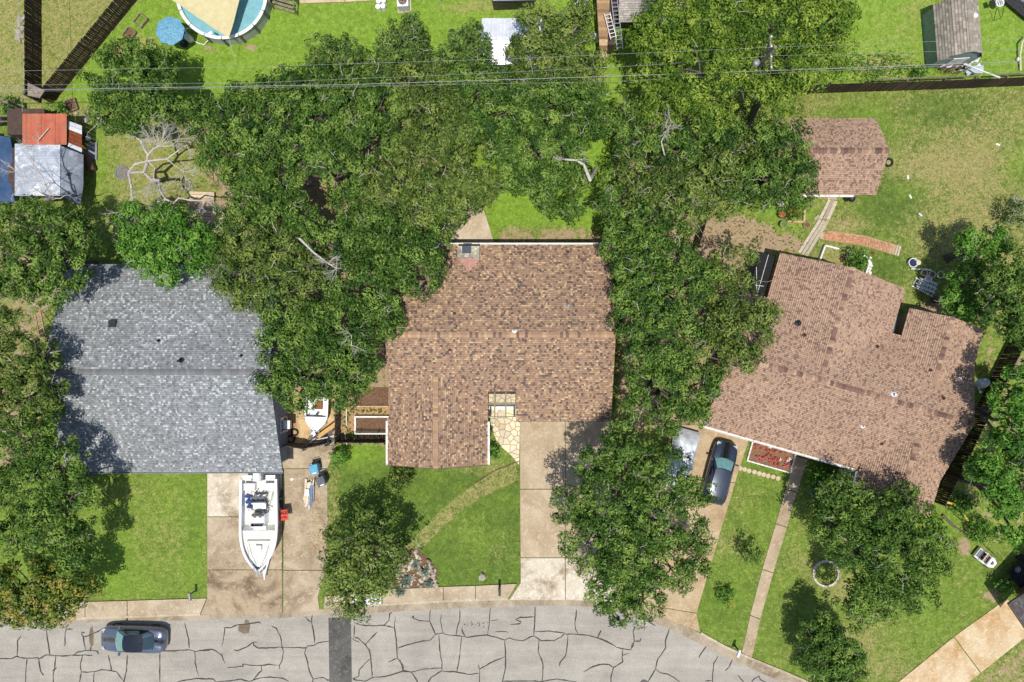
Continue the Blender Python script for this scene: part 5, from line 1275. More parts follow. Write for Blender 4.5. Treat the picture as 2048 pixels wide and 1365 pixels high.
for src, tgts in ((dp(240, 620, 4.2), [(200, 720), (130, 760), (250, 780), (300, 830), (330, 720), (400, 700)]), (dp(440, 235, 4.9), [(420, 150), (490, 90), (540, 120), (600, 170), (380, 110), (350, 140), (620, 190)]),
                  (dp(650, 225, 5.1), [(690, 280), (600, 250)]), (dp(620, 420, 5.0), [(660, 500), (600, 520), (700, 430), (640, 380)]), (dp(790, 640, 5.0), [(850, 640), (760, 720), (880, 700)]),
                  (dp(300, 190, 4.9), [(320, 230), (400, 200), (240, 160)]), (dp(400, 470, 4.5), [(360, 560), (420, 580), (330, 600), (470, 600)]), (dp(490, 630, 4.1), [(420, 660), (400, 740)])):
    for a, b in tgts:
        v = dp(a, b, src.z + rr.uniform(.1, .6)) - src; twig(src, v, v.length * 0.75, 0.035, 3)
dt.part('bare_twigs', tw, dead_m, kind='stuff')
# dead boughs over the tin shed
db = Thing('dead_bough', 'bare grey bough reaching over the tin shed roof', 'branch', P(95, 400, 0))
DL = db.loc; tw = MB()
def d6(zx, zy, z):
    p = P(zx / 5.936, 190 + zy / 5.936, z); return Vector((p[0] - DL[0], p[1] - DL[1], p[2]))
mb = MB()
mb.tube([(0, 0, 0), d6(560, 1250, 2.4), d6(640, 1230, 4.4)], [0.2, 0.15, 0.11], 7)
for l, a in (([d6(640, 1230, 4.4), d6(560, 1130, 4.7), d6(500, 960, 5.0), d6(410, 850, 5.2), d6(385, 760, 5.3), d6(410, 640, 5.4), d6(400, 590, 5.4)], .07), ([d6(640, 1230, 4.4), d6(480, 1160, 4.8), d6(330, 1060, 5.0), d6(200, 930, 5.2)], .06), ([d6(640, 1230, 4.4), d6(480, 1200, 4.6), d6(330, 1200, 4.8)], .04), ([d6(640, 1230, 4.4), d6(720, 1230, 4.6), d6(780, 1190, 4.8)], .05), ([d6(330, 1060, 5.0), d6(220, 1060, 5.1), d6(180, 1170, 5.2), d6(140, 1200, 5.2)], .035), ([d6(640, 1230, 4.4), d6(560, 1090, 4.9), d6(400, 1010, 5.1), d6(250, 900, 5.2)], .045)):
    mb.tube(l, [a * (1 - .7 * i / (len(l) - 1)) for i in range(len(l))], 6)
    for p in l[2:]: twig(p, Vector((rr.uniform(-1, 1), rr.uniform(-1, 1), .3)), 0.8, 0.02, 2)
db.part('limbs', mb, dead_m); db.part('bare_twigs', tw, dead_m, kind='stuff')
# pale dead snags showing through the oak crowns
def snag(label, pts, r, z0, fans):
    base = P(*pts[0], 0)
    th = Thing('dead_snag', label, 'branch', (base[0], base[1], 0))
    global tw
    tw = MB(); l = [Vector((0, 0, 0)), Vector((.1, .05, z0 * .5))] + [Vector(P(a + rr.uniform(-3, 3), b + rr.uniform(-3, 3), z0 + .25 * i)) - Vector(base) for i, (a, b) in enumerate(pts)]
    mb = MB().tube(l, [r * 1.4, r] + [r * .9 * rr.uniform(.8, 1.1) * (1 - .6 * i / len(pts)) for i in range(len(pts))], 7)
    th.part('limbs', mb, dead_m)
    for k in range(fans):
        p = l[-1 - (k % 2)]; twig(p, Vector((rr.uniform(-1, 1), rr.uniform(-1, 1), .3)), 0.55, 0.022, 2)
    th.part('bare_twigs', tw, dead_m, kind='stuff')
snag('pale forked snag above the vivid green back lawn', [(1180, 358), (1168, 330), (1150, 322), (1130, 318)], 0.14, 6.2, 4)
snag('long pale bare limb crossing the big oak left of the brown roof', [(600, 480), (630, 505), (655, 525), (675, 540)], 0.08, 6.9, 10)
snag('pale leaning bare limbs in the grey green oak', [(1330, 310), (1320, 285), (1335, 260), (1345, 245)], 0.05, 6.5, 8)
snag('grey bare sprigs over the big oak beside the brown roof edge', [(700, 690), (705, 672)], 0.04, 7.9, 4)
# ================================================================ VEHICLES
paint_navy = mat('navy_car_paint', (56, 64, 80), (50, 58, 74), 1, 0.25, metal=0.35, coat=1.0, fine=0)
paint_slate = mat('slate_car_paint', (104, 113, 130), (96, 105, 122), 1, 0.28, metal=0.4, coat=1.0, fine=0)
shade_glass = mat('windscreen_with_sunshade', (122, 166, 162), (96, 138, 138), 6, 0.12, coat=1.0, fine=0.05)
rear_glass = mat('rear_glass', (52, 72, 78), (40, 58, 64), 2, 0.06, coat=1.0, fine=0)
lamp_red = mat('red_lamp', (120, 22, 22), (96, 14, 14), 3, 0.2, coat=1.0)
lamp_clear = mat('clear_lamp', (196, 200, 204), (170, 176, 182), 4, 0.15, coat=1.0)

def car(label, loc, rz, paint, roof_m, W=0.92, L=4.75, hatch=False):
    th = Thing('car', label, 'car', loc, rz, 'parked saloon cars')
    k = L / 4.75
    st = [(-2.38, .42, .74, .40), (-2.31, .66, .88, .32), (-2.15, .80, .96, .28), (-1.98, .865, .99, .25), (-1.7, .895, 1.0, .22), (-1.3, .91, .98, .2), (-0.6, .92, .95, .2), (0.3, .92, .93, .2), (1.0, .91, .93, .2), (1.35, .90, .89, .2), (1.75, .88, .83, .22), (2.1, .81, .75, .25), (2.28, .68, .68, .3), (2.37, .50, .60, .36)]
    rings = []
    for x, w, zt, zb in st:
        w = w * W / .92; x *= k
        half = [(0.0, zt + .02), (.45 * w, zt + .012), (.78 * w, zt - .01), (.92 * w, zt - .05), (.99 * w, zt - .16), (w, (zt + zb) / 2 + .02), (.97 * w, zb + .08), (.85 * w, zb)]
        rings.append([(x, y, z) for y, z in half] + [(x, -y, z) for y, z in half[::-1]])
    body = th.part('body', MB().loft(rings), paint, smooth=True)
    def mirror(f):
        for s in (1, -1): f(s)
    # cabin: belt line to roof line
    bel = [(1.22, 0), (1.16, .42), (1.0, .74), (.4, .81), (-.5, .81), (-1.25, .77), (-1.72, .62), (-1.82, .3), (-1.85, 0)]
    rf = [(.36, 0), (.34, .34), (.28, .56), (.0, .62), (-.5, .62), (-.85, .57), (-1.02, .46), (-1.06, .22), (-1.08, 0)]
    if hatch:
        bel[5:] = [(-1.6, .78), (-2.05, .66), (-2.16, .3), (-2.18, 0)]; rf[5:] = [(-1.3, .6), (-1.66, .5), (-1.74, .24), (-1.76, 0)]; bel[4] = (-.7, .81); rf[4] = (-.7, .62)
    xr = 1.72 if hatch else 1.06
    lo = bel + [(a, -b) for a, b in bel[-2:0:-1]]; hi = rf + [(a, -b) for a, b in rf[-2:0:-1]]
    z0 = lambda x: .90
    n = len(lo); rings = []
    for t, dz, sw in ((0, 0, 1), (.35, .0, 1.02), (.7, 0, 1.02), (1, 0, 1)):
        rings.append([((a[0] + (b[0] - a[0]) * t) * k, (a[1] + (b[1] - a[1]) * t) * sw * W / .92, .90 + (1.37 - .90) * (t ** .9)) for a, b in zip(lo, hi)])
    rings.append([(b[0] * .8 * k - .06, b[1] * .8 * W / .92, 1.395) for b in hi]); rings.append([(b[0] * .3 * k - .23, b[1] * .3 * W / .92, 1.40) for b in hi])
    th.part('cabin', MB().loft(rings), paint, smooth=True)
    th.part('roof_panel', MB().grid(lambda u, v: ((-xr + (xr + .36) * u - .06 * (2 * v - 1) ** 2 * (2 * u - 1)) * k, (-.5 + v) * (1.22 - .18 * abs(u - .5) ** 2 * 4 * .6) * W / .92, 1.40 + .06 * math.sin(math.pi * (.1 + .8 * u)) - .035 * (2 * v - 1) ** 2), 8, 8), roof_m, smooth=True)
    def glass(name, b0, b1, t0, t1, m, bow):
        def f(u, v):
            y0 = (2 * u - 1); xb = b0 - bow * y0 * y0; xt = t0 - bow * .4 * y0 * y0
            y = y0 * (b1 + (t1 - b1) * v) * W / .92
            x = xb + (xt - xb) * v
            return (x * k, y, .955 + (1.39 - .955) * v ** .93 - .03 * y0 * y0 * v + .018)
        th.part(name, MB().grid(f, 8, 6), m, smooth=True)
    glass('windscreen', 1.14, .70, .42, .52, shade_glass, .16)
    glass('rear_window', -2.1 if hatch else -1.76, .58, -1.74 if hatch else -1.06, .44, rear_glass, -.14)
    mirror(lambda s: th.part('side_window', MB().add([(.78 * k, s * .815 * W / .92, .98), (-1.3 * k, s * .79 * W / .92, .99), (-.85 * k, s * .625 * W / .92, 1.33), (.18 * k, s * .655 * W / .92, 1.33)], [(0, 1, 2, 3)]), glass_dk))
    mirror(lambda s: th.part('wing_mirror', MB().loft([[(.86 + a, s * (.88 + d), 1.0 + b) for a, b in ((-.07, -.06), (.07, -.05), (.07, .06), (-.07, .07))] for d in (0, .08, .2)]), paint, smooth=False))
    mirror(lambda s: th.part('headlight', MB().add([(2.16 * k, s * .50, .78), (2.3 * k, s * .46, .66), (2.12 * k, s * .74, .68), (1.92 * k, s * .78, .80)], [(0, 1, 2, 3)]).box((2.08 * k, s * .62, .70), (.22, .3, .1), s * -.5), lamp_clear))
    mirror(lambda s: th.part('tail_light', MB().box((-2.26 * k, s * .60, .80), (.1, .30, .1), s * .4), lamp_red))
    th.part('boot_seam', MB().bar((-2.2 * k, -.5, .96), (-2.2 * k, .5, .96), .02, .006), black_m)
    th.part('aerial', MB().box((-.9 * k, 0, 1.47), (.16, .03, .05)), black_m)
    for x in (1.42, -1.38):
        for s in (1, -1):
            w = th.part('wheel', MB(), tyre_m); w.location = (x * k, s * .80 * W / .92, .33); w.rotation_euler = (math.pi / 2, 0, 0)
            link('tyre', MB().torus((0, 0, 0), .25, .085, 24, 8, 1.25).mesh('tyre', tyre_m, True), w)
            link('rim', MB().lathe([(.02, .07), (.19, .06), (.2, -.06), (.02, -.07)], (0, 0, 0), 16).mesh('rim', grey_metal), w)
    return th
car('slate blue saloon with black roof parked at the street kerb', P(271, 1276, 0.4)[:2] + (0.005,), R(178.5), paint_slate, mat('black_glass_roof', (26, 30, 40), (22, 26, 34), 2, 0.08, coat=1.0, fine=0), 0.97, 4.95)
car('dark navy saloon parked on the driveway of the turned house', P(1438, 944, 0.5)[:2] + (0.055,), R(90 - 14.5), paint_navy, paint_navy, 0.95, 4.8, True)

# ---- car under a silver cover
tc = Thing('covered_car', 'car under a crumpled silver tarp beside the navy saloon', 'car', P(1358, 915, 0)[:2] + (0.053,), R(-15))
silver = mat('silver_tarp', (226, 228, 230), (190, 195, 202), 2.5, 0.5, bump=0.5)
nr = np.random.default_rng(3); ph = nr.uniform(0, 6.28, (7, 2)); fr_ = nr.uniform(2, 9, (7, 2))
def tarp(u, v):
    x = (u - .5); y = (v - .5); e = max(abs(x), abs(y)) * 2
    z = 1.42 * (1 - max(0, e - .55) ** 1.6 * 2.0) - .28 * max(0, abs(y) * 2 - .35)
    w = sum(math.sin(fr_[i][0] * u * 3 + fr_[i][1] * v * 3 + ph[i][0]) for i in range(7)) * .022
    return (x * 1.95 * (1 + .03 * math.sin(v * 17)), y * 4.5, max(.12, z + w))
tc.part('cover', MB().grid(tarp, 36, 60), silver, smooth=False)
tc.part('underbody', MB().box((0, 0, .45), (1.5, 3.8, .5)), black_m)
for x in (-.7, .7):
    for y in (-1.4, 1.4): tc.part('wheel', MB().tube([(x - .1, y, .32), (x + .1, y, .32)], .31, 16), tyre_m)
for a, b in ((-.25, .55), (.22, .3), (.38, .15)): tc.part('weight_brick', MB().box((a, b, 1.5), (.24, .09, .07), a * 3), mat('brown_brick', (92, 66, 60)))

# ---- fishing boat on its trailer
gel = mat('white_gelcoat', (238, 240, 241), (222, 225, 228), 1.5, 0.3, coat=0.5, fine=0.04)
deck_m = mat('boat_deck', (226, 224, 216), (206, 202, 190), 3, 0.6)
bt = Thing('motor_boat', 'large white fishing boat on a trailer, bow towards the street', 'boat', P(534, 1030, 0)[:2] + (0.055,), R(0.5))
# local frame: bow towards -y
def hullw(t):  # half beam along the boat, t = 0 stern .. 1 bow
    return 1.42 * (1 - ((t - .45) / .55) ** 3.2) if t > .45 else 1.42 - .05 * (1 - t / .45)
YST, YBW = 3.05, -3.75
rings = []
NS = 26
for i in range(NS + 1):
    t = i / NS; y = YST + (YBW - YST) * t; w = max(.03, hullw(t)); g = 1.62 + .34 * t * t; kz = .62 + .75 * max(0, t - .55) ** 1.7 * 2.2
    rings.append([(-w, y, g), (-w * .985, y, g - .2), (-w * .88, y, (g + kz) / 2 - .1), (-w * .6, y, kz + .12), (0, y, kz), (w * .6, y, kz + .12), (w * .88, y, (g + kz) / 2 - .1), (w * .985, y, g - .2), (w, y, g)])
mb = MB().loft(rings, cap=False, closed=False); mb.face([p for p in rings[0]])
hull = bt.part('hull', mb, gel, smooth=True)
mb = MB()
for s in (-1, 1):
    rr0 = []
    for i in range(NS + 1):
        t = i / NS; y = YST + (YBW - YST) * t; w = max(.03, hullw(t)); g = 1.62 + .34 * t * t; iw = max(0.0, w - .17)
        rr0.append([(s * w, y, g + .0), (s * w, y, g + .05), (s * iw, y, g + .05), (s * iw, y, g - .1)])
    mb.loft(rr0)
bt.part('gunwale', mb, gel)
mb = MB()
def deckz(t): return 1.02 if t < .56 else 1.52 + .3 * (t - .56)
for a, b in ((0.02, .56), (.56, .95)):
    vs = []
    for i in range(13):
        t = a + (b - a) * i / 12; w = max(.02, hullw(t) - .12); vs.append([(-w, YST + (YBW - YST) * t, deckz(t + .0001 if t >= .56 or a == .56 else t)), (w, YST + (YBW - YST) * t, deckz(t + .0001 if a == .56 else t))])
    mb.loft(vs, cap=False, closed=False)
yb = YST + (YBW - YST) * .56
mb.face([(-1.1, yb, 1.0), (1.1, yb, 1.0), (1.1, yb, 1.52), (-1.1, yb, 1.52)])
bt.part('deck', mb, deck_m)
bt.part('foredeck_hatch', MB().box((0.0, -2.0, 1.74), (.45, .4, .05)), deck_m); bt.part('foredeck_hatch', MB().box((0, -1.45, 1.68), (1.7, .03, .05)), black_m)
bt.part('console', MB().loft([[(x * s, y * s2 + .1, z) for x, y in ((-.55, -.42), (.55, -.42), (.55, .42), (-.55, .42))] for z, s, s2 in ((1.02, 1, 1), (1.75, .9, .8), (1.85, .75, .6))]), gel)
bt.part('dashboard', MB().box((0, .38, 1.80), (.85, .3, .1), 0, .5).box((-.2, .36, 1.88), (.2, .16, .05)).box((.2, .36, 1.88), (.2, .16, .05)), mat('olive_grey_panel', (120, 116, 98), (92, 88, 76), 6))
bt.part('windshield', MB().box((0, -.22, 1.98), (.9, .03, .3), 0, .5), glass_dk)
bt.part('steering_wheel', MB().torus((0, .62, 1.78), .18, .02, 16, 6), black_m)
bt.part('helm_seat', MB().box((0, 1.05, 1.4), (.95, .45, .12)).box((0, 1.28, 1.58), (.95, .1, .35)), white_pl)
bt.part('front_seat', MB().box((0, -.7, 1.25), (.9, .5, .42)), white_pl)
for x in (-.75, .75): bt.part('stern_bench', MB().box((x, 2.45, 1.28), (.8, .5, .4)), white_pl)
bt.part('rod_rack', MB().box((0, 1.72, 1.7), (1.0, .16, .12)).tube([(-.5, 1.72, 1.0), (-.5, 1.72, 1.7)], .02).tube([(.5, 1.72, 1.0), (.5, 1.72, 1.7)], .02), mat('grey_rack', (104, 108, 116)))
mb = MB(); rr = random.Random(6)
for _ in range(30): mb.bar((rr.uniform(-.95, 1.0), rr.uniform(.3, 2.3), 1.1 + rr.random() * .3), (rr.uniform(-.95, 1.0), rr.uniform(.3, 2.3), 1.1 + rr.random() * .35), .03)
bt.part('rods_and_straps', mb, mat('dark_gear', (66, 68, 72)))
mb = MB()
for _ in range(9): mb.box((rr.uniform(-1.0, -.55), rr.uniform(.9, 1.7), 1.15 + rr.random() * .12), (.32, .2, .12), rr.uniform(0, 3), rr.uniform(-.4, .4))
bt.part('blue_bags', mb, mat('blue_canvas', (62, 88, 150), (44, 64, 112), 8))
mb = MB()
for _ in range(7): mb.rock((rr.uniform(-.8, -.35), rr.uniform(-.75, -.15), 1.2), .16, rr)
bt.part('crumpled_bag', mb, white_pl)
bt.part('towel', MB().box((-.15, -.95, 1.1), (.16, .34, .06), .5), mat('teal_towel', (70, 130, 150)))
ol = MB()
for s in (-1, 1):
    ol.tube([(s * .75, -1.8, 1.95), (s * .55, -2.6, 2.05), (s * .2, -3.3, 2.1)], .018)
bt.part('bow_rail', ol, alu)
an = bt.part('bow_roller', MB().box((.0, -3.75, 1.98), (.2, .5, .06)).bar((.12, -3.4, 2.02), (-.05, -3.95, 1.98), .05).bar((-.3, -3.35, 2.0), (-.05, -3.8, 2.0), .04), grey_metal)
ob_ = bt.part('outboard_motor', MB().loft([[(x * s, 3.3 + y * s2, z) for x, y in ((-.3, -.34), (.0, -.4), (.3, -.34), (.34, 0), (.26, .4), (0, .46), (-.26, .4), (-.34, 0))] for z, s, s2 in ((1.35, .8, .8), (1.5, 1, 1), (1.95, .95, .95), (2.08, .7, .7))]), white_pl, smooth=False)
bt.part('motor_leg', MB().box((0, 3.3, .95), (.16, .35, .9)).lathe([(.05, -.08), (.18, 0), (.05, .08)], (0, 3.5, .5), 10), gel, ob_)
for x in (-.85, .85): bt.part('swim_step', MB().box((x, 3.15, 1.5), (.7, .35, .08)), gel)
bt.part('bracket', MB().box((0, 3.05, 1.68), (1.0, .12, .06)), mat('grey_rack', (104, 108, 116)))
trl = bt.part('trailer', MB().bar((-.8, 2.9, .5), (-.8, -1.6, .5), .1, .14).bar((.8, 2.9, .5), (.8, -1.6, .5), .1, .14).bar((-.8, -1.6, .5), (0, -4.4, .55), .1, .14).bar((.8, -1.6, .5), (0, -4.4, .55), .1, .14).bar((0, -3.6, .55), (0, -4.7, .55), .1, .12).bar((0, -3.9, .55), (0, -3.9, 1.5), .08), alu)
for s in (-1, 1):
    for y in (.9, 1.7):
        bt.part('trailer_wheel', MB().tube([(s * 1.05, y, .33), (s * 1.25, y, .33)], .31, 18), tyre_m)
    bt.part('mudguard', MB().grid(lambda u, v: (s * (1.28 - .02) if v > .99 else s * (1.0 + .34 * v), .45 + 1.7 * u, .45 + .42 * math.sin(math.pi * u)), 10, 2), grey_metal)

# ---- SALE board leaning by the boat
sb = Thing('sale_sign', 'red board reading SALE with an arrow beside the boat', 'sign', P(575, 1024, 0)[:2] + (0.055,), R(8))
sb.part('board', MB().box((0, 0, .95), (.74, .78, .03)), mat('red_signboard', (206, 84, 68), (188, 70, 56), 5))
sb.part('stake', MB().box((-.1, -.1, .45), (.06, .06, .95)).box((.2, .3, .45), (.05, .05, .95)), tan_wood)
cu = bpy.data.curves.new('lettering', 'FONT'); cu.body = 'SALE'; cu.size = .3; cu.align_x = 'CENTER'; cu.extrude = .004; cu.offset = .012
to = bpy.data.objects.new('tmp_text', cu); COL.objects.link(to)
bpy.context.view_layer.update()
dg = bpy.context.evaluated_depsgraph_get()
tm = bpy.data.meshes.new_from_object(to.evaluated_get(dg))
bpy.data.objects.remove(to)
tm.name = 'lettering'; tm.materials.clear(); dark_ink = mat('dark_red_ink', (96, 18, 22), (84, 14, 18), 5); tm.materials.append(dark_ink)
link('lettering', tm, sb.o, (0.02, .06, .972))
sb.part('arrow', MB().box((-.03, -.16, .972), (.4, .05, .008)).add([(.12, -.06, .9745), (.28, -.16, .9745), (.12, -.26, .9745)], [(0, 2, 1)]), dark_ink)

# ---- small skiff in the side yard
sk = Thing('skiff', 'small white skiff with brown seats beside the mulch garden fence', 'boat', P(640, 822, 0)[:2] + (0.03,), R(-2))
def sw(t): return .88 if t < .62 else .88 * (1 - ((t - .62) / .38) ** 2 * .92)
rings = []; gun = {1: [], -1: []}
for i in range(19):
    t = i / 18; y = 1.9 - 3.35 * t; w = max(.06, sw(t)); g = .92 + .12 * t * t
    rings.append([(-w, y, g), (-w * .9, y, .5), (-w * .5, y, .32 + .3 * max(0, t - .7)), (w * .5, y, .32 + .3 * max(0, t - .7)), (w * .9, y, .5), (w, y, g)])
    for s in (1, -1): gun[s].append([(s * w, y, g), (s * w, y, g + .04), (s * max(0, w - .13), y, g + .04), (s * max(0, w - .13), y, g - .08)])
mb = MB().loft(rings, cap=False, closed=False).face(rings[0]); sk.part('hull', mb, gel, smooth=True)
mb = MB(); [mb.loft(g) for g in gun.values()]; sk.part('gunwale', mb, gel)
sk.part('deck', MB().prism([(-.78, 1.85), (.78, 1.85), (.78, -.2), (.6, -.7), (-.6, -.7), (-.78, -.2)], .5, .56), white_pl)
sk.part('bow_deck', MB().prism([(-.8, -.35), (.8, -.35), (.55, -1.0), (.2, -1.35), (-.2, -1.35), (-.55, -1.0)], .86, .99), gel)
sk.part('bench_seat', MB().box((.1, .5, .68), (.55, .6, .2)), mat('brown_vinyl', (150, 92, 64), (124, 74, 52), 6)); sk.part('side_box', MB().box((.6, .3, .68), (.3, 1.1, .26)), gel); sk.part('hatch', MB().box((.05, -.15, .90), (.2, .16, .03)), black_m)
sk.part('trailer', MB().box((0, .3, .2), (1.2, 2.6, .1)).bar((0, -1, .2), (.1, -2.0, .25), .1), grey_metal)
for s in (-1, 1): sk.part('wheel', MB().tube([(s * .95, .5, .26), (s * 1.08, .5, .26)], .25, 14), tyre_m)

# ---- white toy car; made-up black trailer in place of shaded ground, spare wheel
ty = Thing('toy_car', 'white open ride-on toy car parked on the right lawn', 'toy car', P(1964, 1114, 0)[:2] + (0,), R(-38))
def tyw(t): return .42 * (1 - .55 * max(0, t - .72) ** 2 * 9) if t > .72 else .42
rings = []
for i in range(13):
    t = i / 12; x = -.8 + 1.6 * t; w = max(.12, tyw(t)); zt = .52 if t > .6 else .42
    rings.append([(x, -w, .16), (x, -w, zt - .06), (x, -w * .85, zt), (x, w * .85, zt), (x, w, zt - .06), (x, w, .16)])
ty.part('body', MB().loft(rings), white_pl)
ty.part('cockpit', MB().box((-.1, 0, .5), (.62, .62, .05)), black_m); ty.part('rear_tray', MB().box((-.58, 0, .45), (.32, .62, .04)), mat('grey_plastic', (120, 122, 126)))
for s in (-1, 1): ty.part('seat', MB().box((-.2, s * .16, .58), (.28, .24, .08)).box((-.34, s * .16, .7), (.06, .24, .26)), mat('tan_seat', (150, 110, 80)))
ty.part('windscreen_frame', MB().tube([(.22, -.38, .5), (.1, -.36, .78), (.1, .36, .78), (.22, .38, .5)], .025), white_pl); ty.part('roll_bar', MB().tube([(-.42, -.38, .42), (-.42, -.36, .86), (-.42, .36, .86), (-.42, .38, .42)], .03), white_pl)
ty.part('bonnet_vent', MB().box((.48, .0, .53), (.1, .3, .02)).box((.6, .0, .53), (.06, .2, .02)), black_m)
for x in (-.5, .52):
    for s in (-1, 1): ty.part('wheel', MB().tube([(x, s * .36, .15), (x, s * .46, .15)], .16, 14), tyre_m)
dtl = Thing('stand_in_trailer', 'made-up black trailer in place of shaded ground below the toy car', 'trailer', P(2040, 1140, 0)[:2] + (0,), R(33))
dtl.part('deck', MB().box((.2, .1, .55), (2.6, 1.5, .06)), mat('shade_black_decking', (34, 35, 38), (46, 46, 50), 6)); dtl.part('rail', MB().box((.2, .85, .66), (2.6, .05, .18)).box((.2, -.65, .66), (2.6, .05, .18)).box((-1.1, .1, .66), (.05, 1.5, .18)), black_m)
dtl.part('drawbar', MB().bar((-1.1, .1, .45), (-1.9, .1, .4), .1), black_m)
for s in (-1, 1): dtl.part('wheel', MB().tube([(.4, .1 + s * .82, .3), (.4, .1 + s * .98, .3)], .3, 16), tyre_m)
sw_ = Thing('spare_wheel', 'silver spoked wheel lying on the made-up black trailer', 'wheel', P(2033, 1138, 0.6)[:2] + (0.58,))
sw_.part('tyre', MB().torus((0, 0, .1), .28, .09, 24, 8, 1.1), tyre_m, smooth=True)
mb = MB().torus((0, 0, .14), .2, .025, 20, 6)
for k in range(5): a = k * 2 * math.pi / 5; mb.bar((0, 0, .15), (.2 * math.cos(a), .2 * math.sin(a), .14), .06, .03)
sw_.part('rim', mb, alu)

# ================================================================ POOL YARD
pc = P(443, -13, 1.3)
po = Thing('swimming_pool', 'round above-ground pool with grey wall at the top left', 'pool', (pc[0], pc[1], 0))
RP = 3.3
wall_m = mat('pool_wall', (182, 184, 184), (164, 167, 169), 1.5, 0.5)
po.part('wall', MB().lathe([(RP, 0), (RP + .01, .3), (RP, 1.25)], (0, 0, 0), 64, False), wall_m, smooth=True)
po.part('liner', MB().lathe([(0.0, .15), (RP - .06, .15), (RP - .05, 1.28)], (0, 0, 0), 64, False), mat('pool_liner', (96, 176, 196), (120, 196, 210), 9, 0.4, fine=0.3))
m, nt, bs = _new('pool_water')
nt.links.new(_ramp(nt, _noise(nt, 2.2, 6, 0.7, 1.0), [(0.3, (0.15, 0.38, 0.44)), (0.7, (0.27, 0.50, 0.54))]), bs.inputs['Base Color'])
bs.inputs['Roughness'].default_value = 0.06; bs.inputs['Specular IOR Level'].default_value = 0.5
_bump(nt, bs, _noise(nt, 5, 3), 0.15, 0.05)
po.part('water', MB().lathe([(0.0, 1.1), (RP - .05, 1.1)], (0, 0, 0), 64, False), m)
for k in range(16):
    a0 = 2 * math.pi * (k + .02) / 16; a1 = 2 * math.pi * (k + .98) / 16
    f = lambda u, v: ((RP - .12 + .24 * v) * math.cos(a0 + (a1 - a0) * u), (RP - .12 + .24 * v) * math.sin(a0 + (a1 - a0) * u), 1.30 + .02 * math.sin(math.pi * v))
    po.part('top_rail', MB().grid(f, 6, 3), white_pl)
    a = 2 * math.pi * k / 16
    po.part('upright', MB().box(((RP + .05) * math.cos(a), (RP + .05) * math.sin(a), .66), (.1, .16, 1.3), a), mat('pool_upright', (110, 112, 112), (90, 92, 94), 3))
po.part('skimmer', MB().box((-.9, -2.9, 1.12), (.3, .22, .08), .4), white_pl); po.part('float', MB().box((-.45, -2.95, 1.12), (.34, .14, .06), -.5), mat('teal_float', (40, 100, 110)))
# shade sail
sv = Thing('shade_sail', 'beige shade sail stretched over the round pool', 'awning', P(450, 95, 0)[:2] + (0,))
L_ = sv.loc
A_s, B_s, C_s = Vector(tl(457.5, 76, 2.2)), Vector(tl(250, -45, 2.6)), Vector(tl(515, -75, 2.9))
def sail(u, v):
    # u runs across from edge B to edge C, v from tip A outward; edges curve inwards
    e0 = A_s.lerp(B_s, v); e1 = A_s.lerp(C_s, v)
    c = (A_s + B_s + C_s) / 3
    bow = .16 * math.sin(math.pi * min(1, v)) 
    e0 = e0.lerp(A_s.lerp(C_s, v), bow * .55); e1 = e1.lerp(A_s.lerp(B_s, v), bow * .35)
    p = e0.lerp(e1, u); p.z -= .25 * math.sin(math.pi * u) * math.sin(math.pi * v)
    return tuple(p)
sv.part('cloth', MB().grid(sail, 16, 24), mat('beige_sailcloth', (208, 196, 150), (196, 184, 138), 3, 0.85, fine=0.06), smooth=True)
sv.part('guy_line', MB().tube([tuple(A_s), tl(472, 130, 0.3)], .012, 5), white_m); sv.part('guy_line', MB().tube([tuple(B_s), tl(282, 2, 1.9)], .012, 5), white_m)
for p in (A_s, B_s, C_s): sv.part('corner_ring', MB().torus(tuple(p), .05, .012, 10, 5), alu)
# umbrella
um = Thing('garden_umbrella', 'blue eight-sided garden umbrella beside the pool', 'umbrella', P(353, 73, 0)[:2] + (0,))
q = P(338, 60, 2.35); ux, uy = q[0] - um.loc[0], q[1] - um.loc[1]
blue_m = mat('blue_canopy', (122, 174, 196), (92, 144, 172), 7, 0.8, fine=0.25)
um.o.location = (q[0], q[1], 0); um.loc = (q[0], q[1], 0)
for k in range(8):
    a0 = 2 * math.pi * (k + .25) / 8; a1 = 2 * math.pi * (k + 1.25) / 8
    def f(u, v):
        r = 1.08 * (1 - v); c0 = Vector((math.cos(a0), math.sin(a0), 0)); c1 = Vector((math.cos(a1), math.sin(a1), 0)); p = c0.lerp(c1, u) * r
        return (p.x, p.y, 2.2 + .42 * v ** .9 - .04 * math.sin(math.pi * u) * (1 - v))
    um.part('canopy_panel', MB().grid(f, 4, 6), blue_m)
    um.part('rib', MB().bar((0, 0, 2.6), (1.08 * math.cos(a0), 1.08 * math.sin(a0), 2.19), .015), alu)
um.part('pole', MB().tube([(0, 0, 0), (0, 0, 2.68)], .025, 8), alu); um.part('finial', MB().lathe([(.02, 2.64), (.05, 2.68), (.01, 2.74)], (0, 0, 0), 10), blue_m); um.part('base', MB().lathe([(.3, 0), (.3, .05), (.05, .12)], (0, 0, 0), 16), black_m)
pu = Thing('pool_pump', 'white pool pump and filter beside the umbrella', 'pump', P(380, 80, 0)[:2] + (0,))
pu.part('tank', MB().lathe([(.2, 0), (.26, .1), (.26, .6), (.16, .78), (.05, .82)], (.1, -.05, 0), 18), white_pl, smooth=True); pu.part('motor', MB().tube([(-.3, .25, .2), (.0, .3, .2)], .13, 12), black_m)
pu.part('hose', MB().tube([(.1, .2, .5), (-.15, .4, .6), (-.1, .6, .5), (.2, .65, .5), (.4, .55, .6)], .04, 7).tube([(.3, -.1, .1), (.7, -.3, .05), (1.1, -.4, .05), (1.5, -.2, .3)], .035, 7).tube([(-.2, .1, .5), (-.25, .4, .5), (0, .55, .45)], .035, 7), white_pl)
